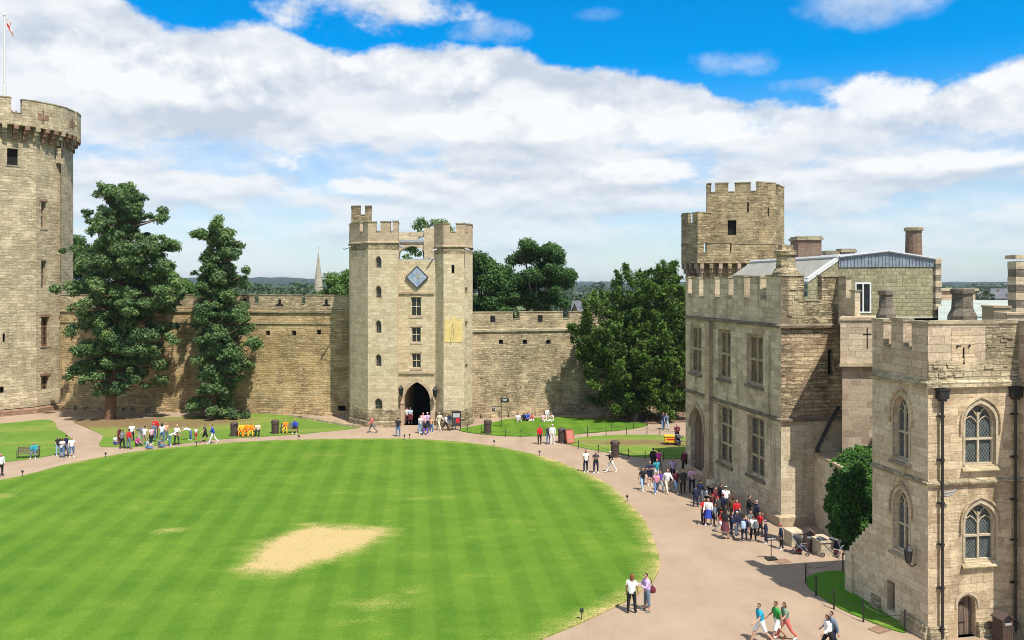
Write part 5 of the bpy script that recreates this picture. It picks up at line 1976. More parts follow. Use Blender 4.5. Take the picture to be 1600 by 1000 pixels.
# ivy mantling the low block by the hall
ib = Vector((18.6, 47.2, 0))
ivy = thing('ivy', 'bright green ivy mantling the low wall between hall and porch tower', 'climbing plant', ib)
tk = MB()
cl = Cloud()
for k in range(9):
    x = 18.7 + k * 0.25
    tk.tube([(x, 46.5, 0), (x + 0.1, 46.7, 2.5), (x + rs.uniform(-0.3, 0.5), 46.9, 4.6)], [0.07, 0.05, 0.02], 5)
for k in range(420):
    h_ = rs.random()
    z_ = 0.15 + 5.1 * h_
    wl = 18.3 + max(0, h_ - 0.70) * 3.2 + (0.09 * math.sin(h_ * 13)) + max(0, h_ - 0.8) * 3.2 - max(0, 0.15 - h_) * 0.6
    x_ = rs.uniform(wl, 22.0)
    y_ = 46.55 + 0.25 * math.sin(x_ * 2.3 + z_) if rs.random() < 0.75 else rs.uniform(46.6, 48.4)
    if y_ > 47:
        x_ = wl + 0.2
        z_ = max(z_, 0.6)
    cl.clump((x_ + rs.normal() * 0.08, y_ - abs(rs.normal()) * 0.12, z_), (0.30, 0.22, 0.34), 80, 0.12, rs.uniform(0.1, 0.85), 0.4, 0.6, 0, 0.4)
for k in range(60):
    cl.clump((rs.uniform(19.3, 21.5), rs.uniform(46.8, 48.6), 4.5 + rs.uniform(0, 0.7)), (0.45, 0.4, 0.3), 55, 0.17, rs.uniform(0.3, 0.95), 0.3, 0.6, 0, 0.8)
tk.build('stem', M['bark'], ivy)
# leaves face outwards from the wall
C_, Nn_, S_, T_ = np.concatenate(cl.c), np.concatenate(cl.n), np.concatenate(cl.s), np.concatenate(cl.t)
Nn_ = rng.normal(size=Nn_.shape) * 0.45 + np.array((-0.35, -0.8, 0.55))
quads('foliage', C_, Nn_, S_, 1.0, T_, M['ivy'], ivy, ib)

# ------------------------------------------------------------------ far country
def wood(name, rows, mat, hazy=0):
    cl = Cloud()
    for (x0, x1, Y0, Y1, n, h0, h1, size, per) in rows:
        for k in range(n):
            Y_ = rs.uniform(Y0, Y1)
            X_ = (rs.uniform(x0, x1) - 800) / F * Y_
            h_ = rs.uniform(h0, h1)
            r_ = h_ * rs.uniform(0.38, 0.6)
            for q in range(3):
                cl.clump((X_ + rs.normal() * r_ * 0.5, Y_ + rs.normal() * r_ * 0.4, h_ * (0.35 + 0.2 * q) + rs.uniform(-1, 1)), (r_, r_, h_ * 0.32), per, size, rs.uniform(0.15, 0.7), 0.6, 0.6, 0, 0.5)
    o = cl.build(name, mat, None, Vector((0, 0, 0)), 1.2)
    o['kind'] = 'stuff'
    return o


wood('woodland', [(235, 560, 240, 420, 70, 10, 13.5, 1.3, 60), (60, 600, 420, 900, 120, 11, 16.5, 2.0, 55), (860, 1010, 330, 700, 45, 6, 11.5, 1.7, 50), (1460, 1610, 300, 900, 50, 7, 12, 2.0, 50),
                  (-50, 1700, 900, 1600, 210, 10, 17, 3.6, 45)], M['far_leaf'])


def hills():
    bm = bmesh.new()
    rows = []
    for Y_ in np.linspace(1500, 4200, 10):
        row = []
        for X_ in np.linspace(-3400, 3400, 520):
            px = 800 + X_ / Y_ * F
            ridge = 16 * math.exp(-((px - 430) / 150) ** 2) + 9 * math.exp(-((px - 290) / 120) ** 2) + 5 * math.exp(-((px - 930) / 200) ** 2) + 3
            amp = math.sin(min(1, (Y_ - 1500) / 1700) * math.pi / 2)
            zt = amp * (ridge * Y_ / 3000 * 1.0 + 12) + (abs(rs.normal()) * 5.0 - 2 + 3 * math.sin(X_ * 0.021) + 2 * math.sin(X_ * 0.05 + Y_)) * amp
            row.append(bm.verts.new((X_, Y_, zt - 0.3)))
        rows.append(row)
    for a, b in zip(rows, rows[1:]):
        for i in range(len(a) - 1):
            bm.faces.new((a[i], a[i + 1], b[i + 1], b[i]))
    me = bpy.data.meshes.new('hills')
    bm.to_mesh(me)
    bm.free()
    me.materials.append(plain('wooded_hills', (0.012, 0.030, 0.022), 0.95, 0.6, 0.03))
    o = bpy.data.objects.new('hills', me)
    COL.objects.link(o)
    o['kind'] = 'structure'


hills()

# church spire
spb = Vector((*xy(497.5, 300)[:2], 0))
sp = thing('church_spire', 'slender pale stone church spire beyond the left curtain wall', 'church spire', spb)
M['spire'] = stone('spire_stone', (0.33, 0.29, 0.21), (0.46, 0.41, 0.31), (0.25, 0.22, 0.17), 1.2, 0.6, 0.02, 0.2)
mb = MB()
mb.box((spb[0], spb[1], 4.5), (4.6, 4.6, 9), 0)
mb.build('tower', M['spire'], sp)
mb = MB()
mb.lathe(spb, [(2.15, 9.0), (0.12, 26.3), (0.02, 26.8)], 8, 0, R(22.5))
for zq, s_ in ((12, 0.55), (16.5, 0.42), (20.5, 0.3)):
    for k in range(4):
        a = R(90 * k - 90)
        rr = 2.15 * (26.5 - zq) / 17.5
        c = spb + Vector((math.cos(a) * (rr - 0.15), math.sin(a) * (rr - 0.15), zq))
        mb.box((c[0], c[1], c[2]), (s_, s_, s_ * 2), 0, a)
mb.build('spire', M['spire'], sp)
mb = MB()
mb.tube([spb + Z * 26.7, spb + Z * 28.2], 0.05, 4)
mb.lathe(spb + Z * 28.1, [(0.02, 0), (0.22, 0.15), (0.02, 0.35)], 6)
mb.build('weathervane', M['gold_leaf'], sp)

# town houses seen past the yew
M['slate'] = stone('slate_roof', (0.09, 0.09, 0.105), (0.16, 0.16, 0.18), (0.06, 0.06, 0.07), 0.4, 0.3, 0.01, 0.1)
M['render'] = plain('pale_house_render', (0.42, 0.36, 0.29), 0.9, 0.12, 0.3)


def house(px, Y, w, dp, h, rz, mat, label):
    b = Vector((*xy(px, Y)[:2], 0))
    t = thing('town_house', label, 'house', b, rz, 'town houses beyond the walls')
    mb = MB()
    mb.box((0, 0, h / 2), (w, dp, h), 0)
    for s_ in (-1, 1):
        mb.poly([(s_ * w / 2, -dp / 2, h), (s_ * w / 2, dp / 2, h), (s_ * w / 2, 0, h + dp * 0.42)])
    mb.build('wall', mat, t, local=True)
    mb = MB()
    for s_ in (-1, 1):
        mb.poly([(-w / 2 - 0.3, s_ * (dp / 2 + 0.3), h - 0.2), (w / 2 + 0.3, s_ * (dp / 2 + 0.3), h - 0.2), (w / 2 + 0.3, 0, h + dp * 0.43), (-w / 2 - 0.3, 0, h + dp * 0.43)])
    rf = mb.build('roof', M['slate'], t, local=True)
    mb = MB()
    mb.box((w * 0.36, 0, h + dp * 0.45), (0.9, 0.7, 1.8))
    mb.build('chimney', M['brick'], rf, local=True)
    for k in (-0.25, 0.25):
        mb = MB()
        mb.box((w * k, -dp / 2 - 0.02, h * 0.68), (1.1, 0.08, 1.3))
        mb.build('window', M['plain_glass'], t, local=True)


house(921, 250, 9, 7, 6.2, 0.3, M['brick'], 'brick house with slate roof just left of the yew crown')
house(917, 300, 10, 7, 6.0, -0.2, M['render'], 'pale rendered house behind the brick house near the yew')
house(926, 420, 12, 8, 7.5, 0.1, M['brick'], 'farther brick house above the rooftops left of the yew')
house(908, 480, 12, 8, 7, 0.5, M['render'], 'small distant pale house beside the round tree')
house(1545, 420, 14, 8, 8.0, 0.1, M['brick'], 'reddish house on the skyline above the lead roof')
house(1563, 520, 12, 8, 9, 0.0, M['render'], 'white house on the skyline near the right chimney')
ob = Vector((*xy(1497, 92)[:2], 0))
blk = thing('outbuilding', 'pale flat-roofed castle block behind the lead roof', 'building', ob)
mb = MB()
a_, b_ = xy(1472, 90), xy(1524, 90)
mb.strip(a_, b_, a_ + Vector((0, 8, 0)), b_ + Vector((0, 8, 0)), 0, 14.05, 0)
mb.build('wall', M['near'], blk)
mb = MB()
mb.strip(a_ + Vector((-0.2, -0.2, 0)), b_ + Vector((0.3, -0.2, 0)), a_ + Vector((-0.2, 8.2, 0)), b_ + Vector((0.3, 8.2, 0)), 14.05, 14.3, 0, True)
mb.build('coping', M['trim_pale'], blk)


# ------------------------------------------------------------------ people
def figure(lean=4, thigh=(4, -4), knee=(2, 2), arm=(6, -4), abd=(9, 9), elbow=(12, 12), headtilt=0, splay=5):
    """Joint positions of a 1.72 m figure facing -Y; angles in degrees (forward positive)."""
    J, Ed, Rg = [], [], []

    def add(p, r, par=None, reg='torso'):
        J.append((Vector(p), r))
        if par is not None:
            Ed.append((par, len(J) - 1))
            Rg.append(reg)
        return len(J) - 1
    d = lambda a, b=0, s=1: Vector((s * math.sin(R(b)), -math.sin(R(a)) * math.cos(R(b)), -math.cos(R(a)) * math.cos(R(b))))
    up = Vector((0, -math.sin(R(lean)), math.cos(R(lean))))
    pel = add((0, 0, 0), 0.135)
    wa_ = add(up * 0.17, 0.122, pel)
    ch = add(up * 0.36, 0.142, wa_)
    nb = add(up * 0.50, 0.075, ch)
    hu = Vector((0, -math.sin(R(lean * 0.5 + headtilt)), math.cos(R(lean * 0.5 + headtilt))))
    nk = add(up * 0.50 + hu * 0.07, 0.052, nb, 'neck')
    fw = Vector((0, -hu.z, hu.y))
    jaw = add(up * 0.50 + hu * 0.135 + fw * 0.018, 0.066, nk, 'head')
    hd = add(up * 0.50 + hu * 0.205 + fw * 0.012, 0.084, jaw, 'head')
    add(up * 0.50 + hu * 0.275, 0.060, hd, 'head')
    low = 1e9
    for i, s in enumerate((-1, 1)):
        hp = add((s * 0.092, 0, -0.05), 0.098, pel, 'hip')
        k_ = J[hp][0] + d(thigh[i], splay, s) * 0.43
        kn = add(J[hp][0].lerp(k_, 0.5), 0.078, hp, 'thigh')
        kn = add(k_, 0.055, kn, 'thigh')
        a_ = k_ + d(thigh[i] - knee[i], 1, s) * 0.41
        cf = add(k_.lerp(a_, 0.4), 0.053, kn, 'shin')
        an = add(a_, 0.036, cf, 'shin')
        ft = R(min(25, max(-40, (thigh[i] - knee[i]))))
        fdir = Vector((s * 0.12, -math.cos(ft * 0.5), math.sin(ft * 0.5))).normalized()
        hl = add(a_ + Vector((0, 0.02, -0.045)), 0.034, an, 'foot')
        bl = add(a_ + fdir * 0.12 + Vector((0, 0, -0.055)), 0.036, an, 'foot')
        add(a_ + fdir * 0.20 + Vector((0, 0, -0.06)), 0.024, bl, 'foot')
        low = min(low, a_.z - 0.085)
        sh = add(up * 0.445 + Vector((s * 0.175, 0, 0)), 0.062, ch, 'shoulder')
        e_ = J[sh][0] + d(arm[i], abd[i], s) * 0.28
        el_ = add(e_, 0.041, sh, 'uparm')
        w_ = e_ + d(arm[i] + elbow[i], abd[i] * (0.5 if elbow[i] < 70 else -3.0), s) * 0.245
        wr = add(w_, 0.027, el_, 'forearm')
        hdv = (w_ - e_).normalized()
        side = hdv.cross(Vector((s, 0, 0)))
        side = side.normalized() if side.length > 0.1 else Vector((0, -1, 0))
        pm = add(w_ + hdv * 0.075, 0.026, wr, 'hand')
        th = add(w_ + hdv * 0.045 + side * 0.035, 0.0095, wr, 'hand')
        add(w_ + hdv * 0.085 + side * 0.05, 0.0085, th, 'hand')
        for q, ln in enumerate((0.075, 0.085, 0.08, 0.062)):
            off = side * (0.027 - 0.018 * q)
            f1 = add(w_ + hdv * 0.105 + off, 0.009, pm, 'hand')
            add(w_ + hdv * (0.10 + ln * 0.8) + off * 1.1 + Vector((-s * 0.02, 0, 0)), 0.008, f1, 'hand')
    return J, Ed, Rg, -low


def grow(J, Ed, Rg, dz):
    me = bpy.data.meshes.new('figure_skeleton')
    me.from_pydata([tuple(p + Vector((0, 0, dz))) for p, r in J], Ed, [])
    o = bpy.data.objects.new('figure_skeleton', me)
    COL.objects.link(o)
    sk = o.modifiers.new('skin', 'SKIN')
    sk.use_smooth_shade = True
    for i, (p, r) in enumerate(J):
        me.skin_vertices[0].data[i].radius = (r, r)
        me.skin_vertices[0].data[i].use_root = (i == 0)
    ss = o.modifiers.new('sub', 'SUBSURF')
    ss.levels = ss.render_levels = 1
    dg = bpy.context.evaluated_depsgraph_get()
    out = bpy.data.meshes.new_from_object(o.evaluated_get(dg))
    bpy.data.objects.remove(o)
    P = np.array([tuple(p + Vector((0, 0, dz))) for p, r in J])
    V = np.empty(len(out.vertices) * 3)
    out.vertices.foreach_get('co', V)
    V = V.reshape(-1, 3)
    best = np.full(len(V), 1e9)
    reg = np.zeros(len(V), dtype=int)
    tpar = np.zeros(len(V))
    for e, (a, b) in enumerate(Ed):
        A, B = P[a], P[b]
        ab = B - A
        t = np.clip(((V - A) @ ab) / (ab @ ab + 1e-12), 0, 1)
        rr = J[a][1] + (J[b][1] - J[a][1]) * t
        dd = np.linalg.norm(V - (A + t[:, None] * ab), axis=1) - rr * 0.9
        m = dd < best
        best[m] = dd[m]
        reg[m] = e
        tpar[m] = t[m]
    names = np.array(Rg)[reg]
    # a nose, a chin and eye hollows pushed into the head
    hc = P[6]
    for i in np.where(names == 'head')[0]:
        v = V[i] - hc
        if v[1] < -0.03:
            g = math.exp(-((v[0] / 0.018) ** 2 + ((v[2] + 0.03) / 0.03) ** 2))
            V[i, 1] -= 0.022 * g
            for sx_ in (-1, 1):
                V[i, 1] += 0.010 * math.exp(-(((v[0] - sx_ * 0.03) / 0.016) ** 2 + ((v[2] - 0.005) / 0.016) ** 2))
    out.vertices.foreach_set('co', V.reshape(-1))
    out.update()
    return out, V, names, tpar, hc


def sub(name, src, V, mask, inflate, push=None):
    """Garment: the body's own faces inside mask, moved outwards."""
    nrm = np.empty(len(V) * 3)
    src.vertices.foreach_get('normal', nrm)
    nrm = nrm.reshape(-1, 3)
    W = V + nrm * inflate
    if push is not None:
        W = push(W)
    idx, fs = {}, []
    for p in src.polygons:
        vs = list(p.vertices)
        if sum(mask[v] for v in vs) >= max(2, len(vs) - 1):
            fs.append([idx.setdefault(v, len(idx)) for v in vs])
    vv = [None] * len(idx)
    for k, i in idx.items():
        vv[i] = tuple(W[k])
    me = bpy.data.meshes.new(name)
    me.from_pydata(vv, [], fs)
    me.polygons.foreach_set('use_smooth', np.ones(len(me.polygons), dtype=bool))
    return me


POSES = {
    'stand': dict(),
    'relax': dict(thigh=(6, -3), knee=(2, 8), arm=(10, 2), elbow=(35, 14), abd=(10, 8)),
    'hips': dict(arm=(-12, -10), abd=(38, 36), elbow=(80, 78), thigh=(3, -3)),
    'fold': dict(arm=(18, 18), abd=(12, 12), elbow=(92, 95)),
    'hold': dict(arm=(30, 24), abd=(10, 10), elbow=(60, 85), thigh=(3, -2), lean=3),
    'walk': dict(lean=7, thigh=(27, -20), knee=(10, 22), arm=(-24, 26), elbow=(14, 30)),
    'stride': dict(lean=6, thigh=(-17, 24), knee=(24, 8), arm=(22, -20), elbow=(28, 12)),
    'sit': dict(lean=6, thigh=(82, 80), knee=(82, 78), arm=(22, 20), elbow=(48, 52), splay=9),
    'ground': dict(lean=8, thigh=(92, 96), knee=(60, 84), arm=(30, 26), elbow=(45, 40), splay=14),
    'bend': dict(lean=68, thigh=(6, -4), knee=(6, 4), arm=(60, 62), elbow=(15, 10), headtilt=35),
}
LIB = {}
for nm, kw in POSES.items():
    J, Ed, Rg, dz = figure(**kw)
    if nm == 'ground':
        dz = 0.15
    body, V, reg, tp_, hc = grow(J, Ed, Rg, dz)
    body.name = 'person_' + nm
    body.materials.append(None)
    isin = lambda *r: np.isin(reg, r)
    tor = isin('torso', 'shoulder')
    L_ = {'body': body}
    L_['short'] = sub('shirt_short', body, V, tor | (isin('uparm') & (tp_ < 0.62)), 0.017)
    L_['long'] = sub('shirt_long', body, V, tor | isin('uparm') | (isin('forearm') & (tp_ < 0.93)), 0.018)
    leg = isin('hip', 'thigh', 'shin')
    tr_m = leg | (isin('torso') & (V[:, 2] < dz + 0.10) if nm not in ('bend',) else leg)
    L_['trousers'] = sub('trousers', body, V, tr_m & ~(isin('shin') & (tp_ > 0.93) & (V[:, 2] < 0.12)), 0.014)
    L_['shorts'] = sub('shorts', body, V, tr_m & ~isin('shin') & ~(isin('thigh') & (V[:, 2] < dz - 0.42)), 0.022)
    L_['cropped'] = sub('cropped', body, V, tr_m & ~(isin('shin') & (V[:, 2] < 0.27)), 0.016)
    L_['shoe_a'] = sub('shoe_a', body, V, isin('foot') & (V[:, 0] < 0), 0.009)
    L_['shoe_b'] = sub('shoe_b', body, V, isin('foot') & (V[:, 0] >= 0), 0.009)
    hv = V - hc
    fr = -hv[:, 1]
    hm = isin('head') & ((hv[:, 2] > 0.045) | ((fr < 0.035) & (hv[:, 2] > -0.02)) | ((fr < -0.01) & (hv[:, 2] > -0.07)))
    L_['hair_short'] = sub('hair_short', body, V, hm, 0.012)

    def longer(W, hc=hc):
        W = W.copy()
        m = (W[:, 2] < hc[2] - 0.02)
        W[m, 2] -= 0.10
        W[m, 1] += 0.02
        return W
    L_['hair_long'] = sub('hair_long', body, V, hm | (isin('head', 'neck') & (fr < 0.0) & (hv[:, 2] > -0.16)), 0.018, longer)
    L_['hat'] = sub('hat', body, V, isin('head') & (hv[:, 2] > 0.03), 0.026)
    sk = MB()
    rng_ = [(0.155, dz + 0.08), (0.185, dz - 0.08), (0.21, dz - 0.25), (0.25, dz - 0.47)]
    sk.lathe((0, 0.0, 0), [(r, z) for r, z in rng_], 14, 0, 0, False)
    me = bpy.data.meshes.new('skirt')
    me.from_pydata(sk.v, [], sk.f)
    L_['skirt'] = me
    for k_, m_ in L_.items():
        if k_ != 'body':
            m_.materials.append(None)
        m_.polygons.foreach_set('use_smooth', np.ones(len(m_.polygons), dtype=bool))
    LIB[nm] = L_

CLR = {'white': (0.72, 0.72, 0.70), 'cream': (0.62, 0.56, 0.42), 'black': (0.015, 0.015, 0.017), 'navy': (0.018, 0.024, 0.06), 'grey': (0.16, 0.16, 0.17), 'dark grey': (0.05, 0.05, 0.055),
       'pale grey': (0.40, 0.41, 0.42), 'red': (0.55, 0.02, 0.025), 'coral': (0.62, 0.14, 0.12), 'pink': (0.62, 0.26, 0.34), 'pale pink': (0.68, 0.42, 0.48), 'magenta': (0.48, 0.04, 0.24), 'lilac': (0.50, 0.36, 0.58),
       'teal': (0.03, 0.28, 0.34), 'turquoise': (0.02, 0.30, 0.46), 'green': (0.03, 0.26, 0.05), 'sage': (0.16, 0.24, 0.17), 'blue': (0.03, 0.09, 0.42), 'royal blue': (0.03, 0.06, 0.38), 'denim': (0.09, 0.17, 0.32),
       'pale denim': (0.28, 0.40, 0.54), 'slate': (0.13, 0.17, 0.23), 'khaki': (0.34, 0.27, 0.17), 'brown': (0.13, 0.06, 0.035), 'maroon': (0.11, 0.015, 0.025), 'orange': (0.75, 0.23, 0.01), 'yellow': (0.75, 0.42, 0.03),
       'purple': (0.12, 0.06, 0.32), 'peach': (0.66, 0.36, 0.22), 'tartan': (0.12, 0.035, 0.045), 'pale blue': (0.38, 0.50, 0.66)}
HAIR = {'dark': (0.02, 0.013, 0.01), 'brown': (0.085, 0.04, 0.02), 'auburn': (0.17, 0.06, 0.025), 'fair': (0.36, 0.24, 0.11), 'white': (0.62, 0.6, 0.56), 'grey': (0.3, 0.29, 0.28)}
CM = {}


def cloth(kind, c):
    if (kind, c) not in CM:
        CM[kind, c] = plain('%s_%s' % (c.replace(' ', '_'), kind), (HAIR if kind == 'hair' else CLR)[c], 0.85, 0.14, 9.0, 0, 0.25)
    return CM[kind, c]


SKINS = [plain('skin_fair', (0.52, 0.30, 0.21), 0.55, 0.08), plain('skin_tan', (0.38, 0.20, 0.125), 0.55, 0.08), plain('skin_rosy', (0.56, 0.29, 0.21), 0.55, 0.08)]
NP_ = [0]


def person(loc, pose, rot, height, top, sleeve, legs, legkind, hair, label, group=None, hl='short', hat=None, shoe='dark grey'):
    L_ = LIB[pose]
    NP_[0] += 1

    def inst(name, me, mat, parent=None):
        o = bpy.data.objects.new(name, me)
        COL.objects.link(o)
        o.material_slots[0].link = 'OBJECT'
        o.material_slots[0].material = mat
        if parent:
            o.parent = parent
        return o
    p = inst('person', L_['body'], SKINS[NP_[0] % 3])
    p.location = loc
    p.rotation_euler = (0, 0, R(rot))
    q_ = height / 1.72
    p.scale = (q_ * 1.1, q_ * 1.1, q_)
    tag(p, label, 'person', group)
    inst('shirt', L_[sleeve], cloth('cloth', top), p)
    inst('skirt' if legkind == 'skirt' else 'shorts' if legkind == 'shorts' else 'trousers', L_[legkind], cloth('cloth', legs), p)
    inst('hair', L_['hair_' + hl], cloth('hair', hair), p)
    if hat:
        inst('hat', L_['hat'], cloth('cloth', hat), p)
    for k_ in ('shoe_a', 'shoe_b'):
        inst('shoe', L_[k_], cloth('cloth', shoe), p)
    return p


